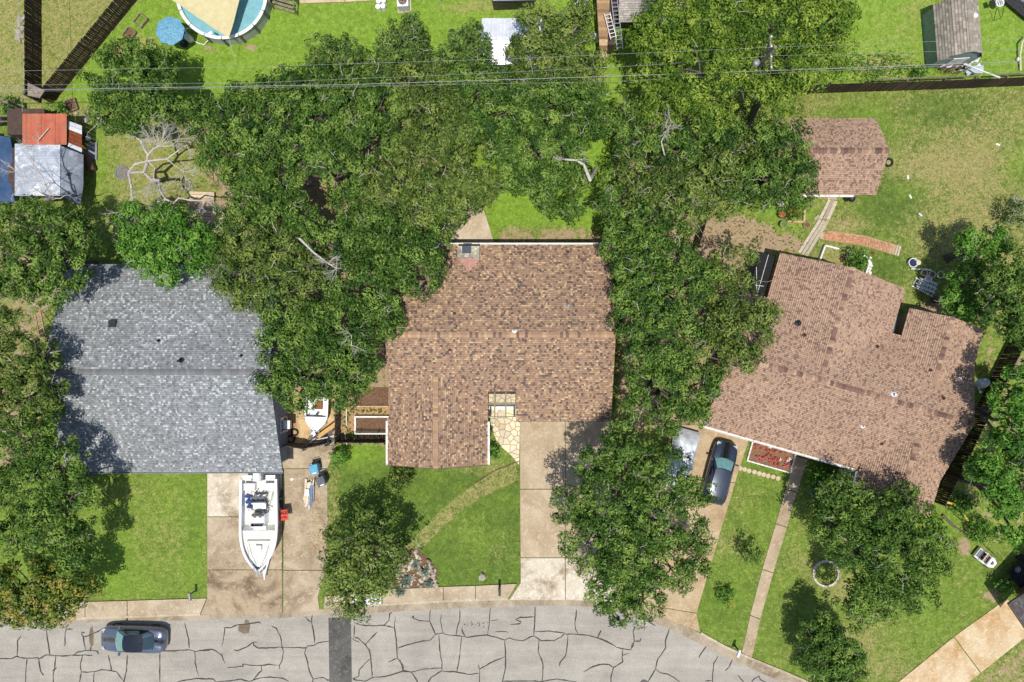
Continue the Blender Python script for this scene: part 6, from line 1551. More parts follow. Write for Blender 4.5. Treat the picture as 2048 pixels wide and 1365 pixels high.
# planter frames
def frame_box(label, px, py, s, rz, fill):
    th = Thing('planter_frame', label, 'planter', P(px, py, 0)[:2] + (0,), rz)
    a, b = s
    for x, y, w, h in ((0, b / 2, a, .06), (0, -b / 2, a, .06), (a / 2, 0, .06, b), (-a / 2, 0, .06, b)):
        th.piece('plank', cube_mesh(old_wood), (x, y, .13), (0, 0, 0), (w, h, .26))
    th.part('soil', MB().box((0, 0, .06), (a - .06, b - .06, .1)), fill)
frame_box('square planter frame nearest the top of the slanting fence', 284, 44, (.85, .7), R(52), grass_nodes('planter_grass', False, .6, .3))
frame_box('square planter frame middle of the three by the slanting fence', 261, 71, (.85, .7), R(54), MC.get('garden_soil', soil_m))
frame_box('square planter frame lowest of the three by the slanting fence', 238, 101, (.8, .65), R(55), soil_m)
frame_box('square wooden frame above the rust striped lean-to', 146, 212, (.75, .85), R(18), soil_m)
# deck stairs
ds = Thing('pool_deck', 'grey slatted pool deck with stairs at the top rim', 'deck', P(570, 0, 0)[:2] + (0,), R(-8))
for k in range(14): ds.piece('slat', cube_mesh(old_wood), (-.85 + k * .14, .55, .95), (0, 0, 0), (.11, 1.6, .04))
for k in range(3): ds.piece('step', cube_mesh(old_wood), (.1, -.42 - k * .2, .7 - k * .25), (0, 0, -.15), (1.7, .16, .04))
for x, y in ((-.9, -.25), (1.1, -.25), (1.1, 1.2), (-.9, 1.2), (1.15, -1.0), (-.7, -.8)): ds.piece('post', cube_mesh(old_wood), (x, y, .6), (0, 0, 0), (.09, .09, 1.2))
ds.part('handrail', MB().bar((1.1, -.25, 1.2), (1.15, -1.0, .95), .07).bar((1.1, 1.2, 1.25), (1.1, -.25, 1.2), .07).bar((-.9, -.25, 1.2), (-.7, -.8, .95), .06), old_wood)
# air conditioner, canisters, pole top
acn = Thing('air_conditioner', 'white outdoor air conditioner with round fan at the top rim', 'air conditioner', P(809, 14, 0)[:2] + (0,), R(3))
acn.part('pad', MB().box((0, 0, .04), (1.05, 1.0, .08)), kerb_m); acn.part('cabinet', MB().box((0, 0, .5), (.82, .82, .84)), mat('ac_cabinet', (206, 208, 208), (188, 190, 192), 2)); acn.part('top', MB().lathe([(.34, .93), (.36, .96), (.33, .96), (.33, .93)], (0, 0, 0), 24, False).prism([(-.42, -.42), (.42, -.42), (.42, .42), (-.42, .42)], .9, .935), white_pl)
acn.part('fan_well', MB().lathe([(0.0, .94), (.33, .94)], (0, 0, 0), 24, False), black_m)
mb = MB()
for k in range(4): a = k * math.pi / 2 + .4; mb.box((.16 * math.cos(a), .16 * math.sin(a), .95), (.24, .15, .01), a, .3)
acn.part('fan', mb, mat('fan_rust', (140, 92, 70))); acn.part('grille', MB().torus((0, 0, .97), .12, .008, 20, 5).torus((0, 0, .97), .22, .008, 24, 5).torus((0, 0, .97), .32, .008, 28, 5), white_m)
for i, (px, py, w_) in enumerate(((757, 3, 'upper left'), (767, 2, 'upper right'), (756, 14, 'lower left'), (766, 13, 'lower right'))):
    th = Thing('canister', 'white lidded canister, %s of the four at the top rim' % w_, 'canister', P(px, py, .5)[:2] + (0,), 0, 'four white canisters')
    th.part('drum', MB().lathe([(.17, 0), (.18, .05), (.18, .5), (.16, .54)], (0, 0, 0), 18), white_pl); th.part('lid', MB().lathe([(.185, .52), (.185, .57), (.1, .58), (.09, .61), (.03, .61)], (0, 0, 0), 18), white_pl)
tp = Thing('clothes_post', 'white T shaped clothes post at the top rim', 'post', P(882, 9, 0)[:2] + (0,))
tp.part('post', MB().tube([(0, 0, 0), (0, .05, 2.0)], .04, 8), white_m); tp.part('crossbar', MB().bar((-.35, .05, 2.0), (.35, .05, 2.0), .06).bar((-.06, .05, 2.0), (-.06, .5, 2.0), .06), white_m)
oc = Thing('garden_chair', 'orange garden chair under the cedar by the wires', 'chair', P(806, 150, 0)[:2] + (0,), R(5))
org = mat('orange_plastic', (222, 120, 48), (200, 100, 36), 4, 0.5)
oc.part('seat', MB().box((0, 0, .42), (.5, .48, .04)), org); oc.part('backrest', MB().box((0, .26, .7), (.5, .05, .55), 0, -.25), org)
for x in (-.22, .22):
    oc.part('armrest', MB().box((x * 1.15, 0, .62), (.06, .45, .03)), org)
    for y in (-.2, .2): oc.part('leg', MB().box((x, y, .2), (.05, .05, .42)), org)
# ladders on the board lean-to
def ladder(label, a, b, w, m, n, z0, z1):
    A = Vector(P(*a, z0)); Bv = Vector(P(*b, z1)); d = (Bv - A); L = d.length; d.normalize(); s = Vector((-d.y, d.x, 0)).normalized()
    th = Thing('ladder', label, 'ladder', (A.x, A.y, z0))
    for k in (-1, 1): th.part('stile', MB().bar(s * (k * w / 2), d * L + s * (k * w / 2), .05, .09), m)
    for i in range(n):
        p = d * (L * (i + .5) / n); th.part('rung', MB().bar(p - s * (w / 2), p + s * (w / 2), .045, .045), m)
ladder('long grey aluminium ladder on the lean-to at the top rim', (1225, -30), (1240, 100), .42, alu, 16, 2.3, 2.1)
ladder('shorter bright aluminium ladder leaning left of the long one', (1214, 27), (1227, 78), .42, white_m, 7, 2.35, 2.2)
ladder('old wooden ladder in the gap left of the grey house', (76, 624), (85, 672), .45, tan_wood, 5, .8, 1.9)
wb = Thing('wheelbarrow', 'tipped grey wheelbarrow by the rusty post near the ladders', 'wheelbarrow', P(1172, 3, 0)[:2] + (0,), R(40))
wb.part('tray', MB().loft([[(x * s, y * s, z) for x, y in ((-.4, -.3), (.4, -.25), (.4, .25), (-.4, .3))] for z, s in ((.35, .6), (.65, 1.0))], cap=True), grey_metal); wb.part('handles', MB().bar((-.3, -.25, .45), (-1.0, -.3, .55), .04).bar((-.3, .25, .45), (-1.0, .3, .55), .04), white_m); wb.part('wheel', MB().tube([(.55, -.05, .2), (.55, .05, .2)], .2, 14), tyre_m)
mb = MB()
lc = Thing('folded_chairs', 'bundle of white folding chairs at the top rim', 'chair', P(1154, 8, 0)[:2] + (0,), R(8))
for k in range(3): lc.part('frame', MB().bar((-.2 + k * .16, -.4, .3), (-.2 + k * .16, .5, .5), .05).bar((-.14 + k * .16, -.4, .35), (-.14 + k * .16, .5, .55), .03), white_m)
gt = Thing('grey_crate', 'grey crate at the foot of the board lean-to', 'crate', P(1185, 80, 0)[:2] + (0,), R(-4))
gt.part('body', MB().box((0, 0, .3), (.7, .4, .6)), mat('grey_plastic', (120, 122, 126))); gt.part('lid', MB().box((0, 0, .62), (.75, .45, .05)), mat('pale_lid', (190, 190, 194)))
# ================================================================ WIRES AND POLE
pb = P(1450, 207, 0)
up = Thing('utility_pole', 'tall wooden utility pole rising among the ash trees', 'pole', (pb[0], pb[1], 0))
top = Vector(P(1551, 95, 10.2)) - Vector(pb)
up.part('shaft', MB().tube([(0, 0, 0), (top.x * .5, top.y * .5, 5.1), (top.x, top.y, 10.2)], [.17, .14, .11], 10), old_wood)
up.part('crossarm', MB().box((top.x, top.y, 9.4), (.12, 2.2, .12), R(2)).box((top.x, top.y, 8.2), (.1, 1.4, .1), R(2)), old_wood)
for y in (-.95, -.3, .35, .95): up.part('insulator', MB().lathe([(.03, 0), (.06, .05), (.06, .1), (.03, .14)], (top.x, top.y + y, 9.46), 10), white_pl)
up.part('transformer', MB().lathe([(.22, 0), (.24, .05), (.24, .75), (.2, .82), (.05, .86)], (top.x - .35, top.y, 7.2), 16), grey_metal, smooth=True)
up.part('brace', MB().bar((top.x, top.y - .7, 9.3), (top.x, top.y, 8.7), .04).bar((top.x, top.y + .7, 9.3), (top.x, top.y, 8.7), .04), grey_metal)
wire_m = mat('wire_sheath', (160, 160, 158), (138, 138, 136), 3, 0.5)
def wire(label, pts, z, r=.008, sag=0.4):
    w = []
    for (a, b), (c, d) in zip(pts[:-1], pts[1:]):
        for i in range(6): t = i / 6; w.append((a + (c - a) * t, b + (d - b) * t))
    w.append(pts[-1])
    v = [P(a, b, z) for a, b in w]
    o = v[0]
    single('overhead_wire', MB().tube([(x - o[0], y - o[1], zz - o[2]) for x, y, zz in v], r, 5), wire_m, label, 'wire', o, group='overhead wires')
wire('topmost overhead wire crossing the whole picture', [(-150, 146), (0, 143), (512, 134), (1024, 118), (1548, 95), (2048, 77), (2200, 72)], 9.5)
wire('second overhead wire from the top', [(-150, 174), (0, 171), (512, 166), (979, 147), (1294, 131), (1548, 112), (2048, 99), (2200, 95)], 8.8)
wire('third overhead wire from the top', [(-150, 184), (0, 181), (690, 170), (1223, 153), (1650, 138), (2048, 123), (2200, 118)], 8.3, .018)
wire('lowest of the overhead wires', [(-150, 187), (0, 184), (690, 173), (1223, 164), (1650, 142), (2048, 127), (2200, 121)], 8.0)
wire('wire running down past the left picket fence', [(36, -60), (38, 0), (41, 100), (45, 225)], 5.5, .018)
# ================================================================ GARDEN AND YARD THINGS
rng = random.Random(77)
# mulch garden beds
gb = Thing('raised_bed', 'raised mulch bed with white frame beside the brown wing', 'planter', P(745, 850, 0)[:2] + (0,))
L_ = gb.loc
gb.part('mulch', MB().box((0, 0, .16), (2.4, 1.15, .2)), mulch_m)
a = .62
for n_, x, y, w, h in (('p', 0, .64, 2.6, .12), ('p', 0, -.64, 2.6, .1), ('p', -1.25, 0, .12, 1.3), ('p', 1.25, 0, .1, 1.3)): gb.piece('frame_plank', cube_mesh(white_m), (x, y, .17), (0, 0, 0), (w, h, .34))
gb.part('trellis_rail', MB().bar((-1.2, -.42, .9), (1.3, -.5, .9), .03).bar((-1.2, -.42, .65), (1.3, -.5, .65), .03).bar((-1.2, -.42, .4), (1.3, -.5, .4), .03), black_m)
for x in (-.75, .6): gb.part('trellis_post', MB().box((x, -.46, .6), (.05, .05, 1.2)), black_m)
single('garden_bed', MB().prism(xy([(700, 815), (777, 815), (777, 876), (686, 876), (686, 800), (700, 800)]), 0, .012, True), mat('orange_mulch', (188, 152, 112), (150, 116, 82), 9, 0.95, fine=0.3), 'orange mulched garden ground round the raised bed', 'garden bed')
single('garden_bed', MB().prism(xy([(712, 775), (777, 775), (777, 811), (712, 811)]), 0, .03, True), mulch_m, 'dark mulch bed at the foot of the big oak by the brown roof', 'garden bed')
single('edging_board', MB().bar(P(703, 813, .1), P(777, 813, .1), .1, .2), tan_wood, 'pale edging board across the mulch garden', 'board')
single('garden_stake', MB().bar(P(693, 815, .2), P(693, 852, .2), .05).bar(P(690, 865, .2), P(694, 890, .2), .05), white_m, 'white edging stick along the garden fence', 'stake')
# side yard clutter
def ringthing(name, label, cat, px, py, r, t, m, z=0.0, fill=None, group=None):
    th = Thing(name, label, cat, P(px, py, 0)[:2] + (z,), 0, group)
    th.part('rim', MB().torus((0, 0, t), r, t, 24, 8), m, smooth=True)
    if fill: th.part('filling', MB().lathe([(0, t * .6), (r - t * .4, t * .6)], (0, 0, 0), 20, False), fill)
    return th
ringthing('tyre', 'upper black tyre by the wall of the grey house', 'tyre', 590, 865, .24, .07, tyre_m, .03)
ringthing('tyre', 'lower black tyre by the wall of the grey house', 'tyre', 583, 878, .26, .07, tyre_m, .03)
bk_ = Thing('bucket', 'grey lidded bucket beside the yellow plank', 'bucket', P(628, 866, 0)[:2] + (.03,))
bk_.part('body', MB().lathe([(.17, 0), (.2, .4)], (0, 0, 0), 18), grey_metal); bk_.part('lid', MB().lathe([(.22, .4), (.22, .44), (.08, .46)], (0, 0, 0), 18), alu)
bk2 = Thing('bucket', 'small white bucket under the skiff bow', 'bucket', P(629, 856, 0)[:2] + (.03,)); bk2.part('body', MB().lathe([(.13, 0), (.16, .3), (.14, .3), (.12, .05)], (0, 0, 0), 16), white_pl); bk2.part('handle', MB().torus((0, 0, .31), .15, .01, 14, 5), grey_metal)
single('lumber_plank', MB().bar(P(636, 874, .5), P(672, 848, .9), .3, .06), mat('yellow_lumber', (212, 172, 108), (188, 146, 86), 5), 'wide yellow plank leaning on the fence by the skiff', 'plank')
mb = Thing('scrap_pile', 'heap of dark pipes and grey scrap boards inside the sagging gate', 'scrap', P(650, 878, 0)[:2] + (.03,))
scr = mat_random('scrap', [(1, (150, 152, 158)), (1, (60, 58, 58)), (1, (120, 104, 92)), (1, (200, 200, 198)), (1, (84, 88, 98))], 'object')
for k in range(24): mb.piece('scrap_board', cube_mesh(scr), (rng.uniform(-1.1, .7), rng.uniform(-.35, .45), .1 + .02 * k), (rng.uniform(-.2, .2), rng.uniform(-.2, .2), rng.uniform(.2, .9)), (rng.uniform(.5, 1.1), rng.uniform(.05, .14), .04))
# bins
def bin_(label, px, py, rz, m):
    th = Thing('wheeled_bin', label, 'bin', P(px, py, 0.9)[:2] + (.055,), rz, 'wheeled bins beside the boat')
    th.part('body', MB().loft([[(x * s, y * s, z) for x, y in ((-.29, -.33), (.29, -.33), (.29, .33), (-.29, .33))] for z, s in ((.05, .8), (1.0, 1.0))]), m)
    th.part('lid', MB().loft([[(x * s, y * s, z) for x, y in ((-.32, -.37), (.32, -.37), (.32, .36), (-.32, .36))] for z, s in ((1.0, 1.0), (1.05, 1.0), (1.09, .85))]), m)
    for k in range(4): th.part('lid_rib', MB().box((-.18 + k * .12, .02, 1.1), (.04, .42, .025)), m)
    th.part('label_plate', MB().box((0, -.29, 1.09), (.28, .08, .012)), white_pl)
    th.part('handle', MB().tube([(-.26, .38, .98), (-.26, .46, 1.0), (.26, .46, 1.0), (.26, .38, .98)], .02, 6), black_m)
    for s in (-1, 1): th.part('wheel', MB().tube([(s * .24, .34, .12), (s * .3, .34, .12)], .12, 12), tyre_m)
bin_('light blue wheeled bin by the boat driveway', 629, 938, R(12), mat('blue_bin', (92, 166, 196), (76, 148, 180), 3, 0.5))
bin_('dark grey wheeled bin by the boat driveway', 643, 962, R(22), mat('grey_bin', (84, 88, 98), (70, 74, 84), 3, 0.5))
lp = Thing('lumber_pile', 'pile of white and blue offcuts beside the grey bin', 'lumber', P(621, 985, 0)[:2] + (.055,), R(-6))
lum = mat_random('offcut', [(3, (220, 206, 178)), (2, (206, 204, 200)), (2, (124, 98, 74)), (2, (196, 176, 144))], 'object')
for k in range(20): lp.piece('offcut', cube_mesh(lum), (rng.uniform(-.35, .3), rng.uniform(-.2, .2), .04 + .022 * k), (0, 0, math.pi / 2 + rng.uniform(-.12, .12)), (rng.uniform(1.0, 2.0), rng.uniform(.05, .16), .035))
for k, c in enumerate((white_m, mat('blue_board', (112, 132, 168), (96, 116, 150), 4))): lp.piece('board', cube_mesh(c), (-.1 + .32 * k, .1 - .2 * k, .5), (0, 0, math.pi / 2 + .05), (1.5 if k else .5, .22 if k else .3, .04))
single('paper_scrap', MB().box((0, 0, .01), (.22, .14, .01)), white_pl, 'small white scrap lying on the boat driveway', 'scrap', P(584, 959, .06), .4)
mb = MB()
for k in range(150):
    px, py = (rng.gauss(625, 14), rng.gauss(1025, 20)) if k % 2 else (rng.gauss(635, 12), rng.gauss(1075, 18))
    p = P(px, py, .06); mb.rock((p[0], p[1], .065), rng.uniform(.03, .08), rng, .4)
o = single('leaf_litter', mb, mat('dry_litter', (190, 166, 122), (150, 124, 86), 8), 'dry leaf litter swept on the boat driveway', 'litter'); o['kind'] = 'stuff'
# mailboxes
def mailbox(label, px, py, rz, body, z=1.12, kind='box'):
    th = Thing('mailbox', label, 'mailbox', P(px, py, z)[:2] + (0.0,), rz, 'mailboxes at the kerb')
    th.part('post', MB().box((0, .12, .5), (.09, .09, 1.0)), black_m if kind == 'black' else old_wood)
    prof = [(-.09, 0), (-.09, .12)] + [(-.09 * math.cos(a), .12 + .09 * math.sin(a)) for a in [math.pi * k / 6 for k in range(1, 6)]] + [(.09, .12), (.09, 0)]
    th.part('box', MB().loft([[(x, y, 1.0 + zz) for x, zz in prof] for y in (-.28, .26)]), body)
    th.part('door', MB().box((0, -.29, 1.09), (.17, .02, .18)), body); th.part('flag', MB().box((.11, .12, 1.16), (.015, .14, .06)), mat('red_flag', (176, 44, 36)))
    th.part('arm', MB().box((0, .0, .98), (.08, .5, .04)), old_wood)
mailbox('grey mailbox at the corner of the square front lawn', 379, 1194, R(4), grey_metal)
mailbox('dark mailbox on the pavement of the brown house', 999, 1184, R(2), mat('dark_mailbox', (70, 66, 66), (56, 54, 56), 4, .4), kind='black')
mailbox('white mailbox at the foot of the turned house footpath', 1478, 1307, R(-20), white_pl, kind='black')
# rock on the lawn and the stone bed with yuccas
single('rock', MB().rock((0, 0, .12), .36, random.Random(9), .5), stone_m, 'pale half-buried rock on the lawn near the dark mailbox', 'rock', P(965, 1153))
rb = Thing('rock_bed', 'bed of tumbled pale stones under the yuccas by the pavement', 'rocks', P(845, 1145, 0)[:2] + (0,))
L_ = rb.loc
rb.part('soil', MB().prism([tl(a, b, 0)[:2] for a, b in ((812, 1100), (835, 1098), (862, 1122), (876, 1142), (873, 1174), (790, 1178), (775, 1150))], 0, .03), soil_m)
stn = mat_random('tumbled_stone', [(2, (184, 174, 154)), (2, (168, 158, 140)), (1, (198, 188, 168)), (1, (144, 136, 122))], 'object', fine=.15)
STN = [MB().rock((0, 0, 0), 1.0, rng, .6).mesh('stone', stn) for _ in range(5)]
poly = [(814, 1102), (835, 1100), (860, 1124), (874, 1142), (871, 1172), (795, 1176), (790, 1140)]
k = 0
while k < 150:
    px, py = rng.uniform(780, 878), rng.uniform(1098, 1178)
    if not pip((px, py), poly): continue
    q = tl(px, py, 0); s = rng.uniform(.06, .17); rb.piece('stone', STN[k % 5], (q[0], q[1], .05 + s * .3), (0, 0, rng.uniform(0, 6)), (s, s, s)); k += 1
for i in range(10): # upright edging stones
    q = tl(858 + 1.8 * i if i < 9 else 874, 1122 + (5.5 * i), 0); rb.piece('edging_stone', STN[i % 5], (q[0], q[1], .15), (0, 0, rng.uniform(0, 6)), (.2, .13, .28))
def yucca(label, px, py, r, n, m):
    th = Thing('yucca', label, 'plant', P(px, py, 0)[:2] + (.03,), 0, 'yuccas in the rock bed')
    lf = MB()
    for k in range(n):
        a = rng.uniform(0, 6.28); e = rng.uniform(.15, 1.2); l = r * rng.uniform(.7, 1.1); d = Vector((math.cos(a) * math.cos(e), math.sin(a) * math.cos(e), math.sin(e))); s = Vector((-math.sin(a), math.cos(a), 0)) * .028
        b = Vector((0, 0, .15)); mdl = b + d * l * .55; tip = b + d * l + Vector((0, 0, -.12 * l))
        lf.add([b - s * .7, b + s * .7, mdl + s, tip, mdl - s], [(0, 1, 2, 4), (4, 2, 3)])
    me = lf.mesh('leaves', m); me.attributes.new('tint', 'FLOAT', 'POINT').data.foreach_set('value', [rng.random() for _ in range(len(lf.v))])
    link('leaves', me, th.o)
    th.part('stem', MB().tube([(0, 0, 0), (0, 0, .25)], .05, 7), bark_m)
for i, (px, py, r, w_) in enumerate(((790, 1140, .75, 'top left'), (775, 1165, .75, 'lowest left'), (812, 1160, .7, 'lower middle'), (850, 1140, .65, 'topmost right'), (858, 1165, .5, 'lower right'), (832, 1128, .5, 'upper middle'), (800, 1182, .6, 'nearest the pavement'))):
    yucca('blue green yucca in the rock bed, %s of the cluster' % w_, px, py, r, 46, leaf_blue)
# white edged flower bed and round stepping stones
fb = Thing('flower_bed', 'white edged bed of red and white flowers along the turned house', 'flower bed', P(1541, 914, 0)[:2] + (0,), -t3)
fb.part('mulch', MB().box((0, .05, .1), (3.3, 1.45, .16)), mat('red_mulch', (146, 110, 84), (110, 80, 60), 12, .95, fine=.3))
for x, y, w, h in ((0, -.75, 3.5, .1), (-1.7, .05, .1, 1.5), (1.7, .05, .1, 1.5)):
    n = int(max(w, h) / .34)
    for i in range(n):
        t = (i + .5) / n - .5
        fb.piece('edging_block', cube_mesh(white_m), (x + (w * t if w > h else 0), y + (h * t if h > w else 0), .12), (0, 0, 0), (w / n * .95 if w > h else w, h / n * .95 if h > w else h, .24))
fcol = [mat('red_petal', (186, 56, 64), (150, 36, 48), 9), mat('white_petal', (236, 234, 228), (220, 214, 206), 9), mat('orange_petal', (196, 96, 62), (160, 70, 46), 9), mat('pink_petal', (200, 106, 130), (170, 80, 104), 9)]
FM = []
for c in fcol:
    b = MB()
    for k in range(9):
        a = rng.uniform(0, 6.28); r = rng.uniform(.0, .12); b.lathe([(.0, 0), (.045, .02), (.02, .035)], (r * math.cos(a), r * math.sin(a), .22 + rng.uniform(0, .08)), 6)
    FM.append(b.mesh('flower', c))
for k in range(44):
    fb.piece('flower', FM[rng.choice([0, 0, 1, 2, 2, 3])], (rng.uniform(-1.5, 1.5), rng.uniform(-.55, .7), 0.0), (0, 0, rng.uniform(0, 6)))
stp = mat('stepping_stone', (206, 188, 156), (186, 168, 138), 5)
SM = MB().lathe([(.17, 0), (.18, .03), (.16, .045)], (0, 0, 0), 18).mesh('stepping_stone', stp)
names = ['first', 'second', 'third', 'fourth', 'fifth', 'sixth', 'seventh', 'eighth', 'ninth']
for i, (px, py) in enumerate(((1480, 937), (1489, 939), (1498, 942), (1508.5, 944), (1518, 947), (1527, 949.5), (1536, 952), (1546, 954), (1556, 957))):
    o = link('stepping_stone', SM, None, P(px, py)); tag(o, 'round stepping stone, %s from the driveway below the flower bed' % names[i], 'stepping stone', 'round stepping stones')
# ring planters of pale blocks
RINGGRASS = grass_nodes('ring_grass', False, .4, .4, .1)
def ring_planter(label, px, py, r, n, m, h=.22):
    th = Thing('ring_planter', label, 'planter', P(px, py, 0)[:2] + (0,))
    for k in range(n):
        a = 2 * math.pi * k / n; th.piece('block', cube_mesh(m), (r * math.cos(a), r * math.sin(a), h / 2), (0, 0, a), (.15, 2 * math.pi * r / n * .94, h))
    th.part('grass_fill', MB().lathe([(0, .06), (r - .05, .06)], (0, 0, 0), 24, False), RINGGRASS)
blk = mat('pale_block', (212, 202, 184), (186, 176, 158), 5)
ring_planter('ring of pale blocks on the right lawn under the broad oak', 1650, 1146, .95, 24, blk)
ring_planter('ring of grey blocks near the porch of the turned house', 1637, 981, .62, 18, mat('grey_block', (170, 168, 164), (146, 144, 142), 5))
ringthing('fire_ring', 'grey metal fire ring under the dead tree', 'fire ring', 245, 346, .5, .05, grey_metal, 0, mat('ash_bed', (140, 132, 124), (96, 90, 86), 14))
# plank platform
pp = Thing('plank_platform', 'low platform of bare planks below the dead tree', 'platform', P(415, 427, 0)[:2] + (0,), R(-2))
plk = mat_random('pale_plank', [(2, (204, 182, 150)), (2, (190, 166, 134)), (1, (214, 196, 166)), (1, (170, 148, 120))], 'object', fine=.2)
for k in range(13):
    y = 1.45 - k * .235; l = 1.9 if k < 5 else 2.9; pp.piece('plank', cube_mesh(plk), (-.35 if k < 5 else .0, y, .3 + .008 * (k % 2)), (0, 0, rng.uniform(-.012, .012)), (l, .215, .04))
for x in (-1.1, 0, 1.1): pp.piece('joist', cube_mesh(old_wood), (x if x < 1 else .5, 0, .2), (0, 0, 0), (.09, 2.9, .15))
# junk by the rusty sheds
pot = Thing('cauldron', 'black iron cauldron with a stone in it beside the lean-to', 'pot', P(167, 273, 0)[:2] + (0,)); pot.part('bowl', MB().lathe([(.15, 0), (.32, .15), (.34, .45), (.3, .45), (.28, .2), (0, .12)], (0, 0, 0), 20, False), black_m, smooth=True); pot.part('stone', MB().rock((0, 0, .3), .2, rng), stone_m)
pot2 = Thing('flower_pot', 'small white pot beside the black cauldron', 'pot', P(181, 278, 0)[:2] + (0,)); pot2.part('rim', MB().torus((0, 0, .3), .16, .03, 18, 6), white_pl); pot2.part('body', MB().lathe([(.11, 0), (.16, .3)], (0, 0, 0), 16), white_pl)
brl = Thing('stove_barrel', 'rusty brown barrel stove lying in the left back yard', 'barrel', P(184, 331, 0)[:2] + (0,), R(-70)); brl.part('drum', MB().tube([(-.55, 0, .33), (-.5, 0, .33), (.5, 0, .33), (.55, 0, .33)], [.26, .3, .34, .3], 18), mat('brown_rust', (108, 80, 66), (84, 60, 50), 6, .8)); brl.part('flue', MB().tube([(-.5, 0, .5), (-.9, .1, .8), (-1.3, .05, .85)], .08, 10), mat('brown_rust', (108, 80, 66)))
single('metal_sheet', MB().box((0, 0, .12), (.75, 1.3, .05), -.03, .0, .06), grey_metal, 'grey metal panel leaning right of the rust red shed', 'panel', P(186, 303))
st_ = Thing('bent_pipe', 'bent rusty pipes beside the grey metal panel', 'pipe', P(170, 300, 0)[:2] + (0,)); st_.part('pipe', MB().tube([(-.4, .4, .1), (-.3, .0, .3), (.0, -.2, .3), (.3, -.3, .1), (.4, -.6, .1)], .06, 8).tube([(-.1, .3, .1), (.2, .1, .2), (.3, -.2, .1)], .05, 8), mat('tan_rust', (164, 128, 92), (130, 98, 70), 6))
sh_ = Thing('stone_heap', 'heap of pale stones and roots above the lean-to', 'rocks', P(190, 235))
for k in range(16): sh_.part('stone', MB().rock((rng.gauss(0, .6), rng.gauss(0, .25), .1), rng.uniform(.1, .25), rng), stone_m)
# brick and board walks of the right yard
bw = struct('brick_walk', MB().prism(xy([(1640, 466), (1662, 463), (1725, 471), (1799, 492), (1791, 511), (1720, 490), (1645, 480)]), 0, .012, True), mat('brick_joint', (188, 160, 126), (160, 132, 104), 6))
brk = mat_random('walk_brick', [(3, (186, 136, 104)), (3, (176, 126, 96)), (2, (196, 148, 114)), (1, (164, 116, 90))], 'object', fine=.15)
A0, A1 = [(1650, 465), (1690, 468), (1730, 474), (1790, 491)], [(1648, 480), (1686, 484), (1724, 490), (1782, 508)]
def along(l, t):
    t *= len(l) - 1; i = min(int(t), len(l) - 2); f = t - i
    return (l[i][0] + (l[i + 1][0] - l[i][0]) * f, l[i][1] + (l[i + 1][1] - l[i][1]) * f)
for i in range(24):
    for j in range(4):
        u0, u1 = along(A0, (i + .5 + .25 * (j % 2)) / 25), along(A1, (i + .5 + .25 * (j % 2)) / 25); f = (j + .5) / 4
        px, py = u0[0] + (u1[0] - u0[0]) * f, u0[1] + (u1[1] - u0[1]) * f; e0, e1 = along(A0, i / 25), along(A0, (i + 1) / 25)
        p = P(px, py); link('brick', cube_mesh(brk), bw, (p[0], p[1], .03 + rng.uniform(0, .008)), (0, 0, -math.atan2(e1[1] - e0[1], e1[0] - e0[0])), (.205, .135, .05))
for px in (1792, 1797): p = P(px, 501 + (px - 1792) * .3); link('edging_slab', cube_mesh(kerb_m), bw, (p[0], p[1], .035), (0, 0, R(-15)), (.15, .78, .07))
p = P(1642, 472); link('edging_slab', cube_mesh(kerb_m), bw, (p[0], p[1], .03), (0, 0, R(-8)), (.2, .5, .06))
bdw = Thing('boardwalk', 'walk of weathered planks leading up to the small outbuilding', 'boardwalk', P(1632, 455, 0)[:2] + (0,))
L_ = bdw.loc
wplk = mat_random('weathered_plank', [(2, (176, 164, 144)), (2, (160, 148, 130)), (1, (190, 178, 156)), (1, (140, 128, 112))], 'object', fine=.2)
for a, b in (((1598, 506), (1640, 440)), ((1605, 509), (1648, 441)), ((1612, 512), (1655, 442)), ((1640, 438), (1659, 400)), ((1648, 439), (1666, 401)), ((1655, 440), (1672, 403)), ((1628, 440), (1638, 432))):
    u, v = Vector(tl(*a, .05)), Vector(tl(*b, .05)); d = v - u; bdw.piece('plank', cube_mesh(wplk), tuple((u + v) / 2 + Vector((0, 0, rng.uniform(0, .01)))), (0, 0, math.atan2(d.y, d.x)), (d.length, .24, .05))
bdw.part('end_slab', MB().box(tl(1664, 396, .04), (.7, .3, .06), R(-5)), kerb_m)
# white edged back bed
wbk = Thing('garden_bed', 'white edged back garden bed above the turned house', 'garden bed', P(1690, 510, 0)[:2] + (0,))
L_ = wbk.loc
wbk.part('soil', MB().prism([tl(a, b, 0)[:2] for a, b in ((1650, 494), (1676, 498), (1742, 516), (1735, 560), (1638, 525))], 0, .03, True), grass_nodes('bed_weeds', False, .4, .6, .3))
for a, b in (((1649, 492), (1637, 524)), ((1649, 492), (1676, 499)), ((1692, 503), (1708, 508)), ((1637, 524), (1690, 540)), ((1721, 511), (1741, 517)), ((1736, 530), (1729, 552))): wbk.part('edging', MB().bar(tl(*a, .18), tl(*b, .18), .12, .34), white_m)
wbk.part('rusty_lid', MB().box(tl(1692, 515, .2), (.9, .35, .05), .6), mat('brown_rust', (108, 80, 66)))
for k in range(6): wbk.part('shell_stone', MB().rock(tl(1740 + rng.uniform(-3, 6), 522 + k * 5, .08), .14, rng), white_m)
so = Thing('garden_spinner', 'small red garden ornament on the lawn above the turned house', 'ornament', P(1744, 508, 0)[:2] + (0,)); so.part('head', MB().box((0, 0, .3), (.3, .05, .05), .3).box((0, 0, .33), (.05, .26, .05), .3), mat('red_paint', (170, 62, 48))); so.part('stem', MB().tube([(0, 0, 0), (0, 0, .3)], .02, 6), black_m)
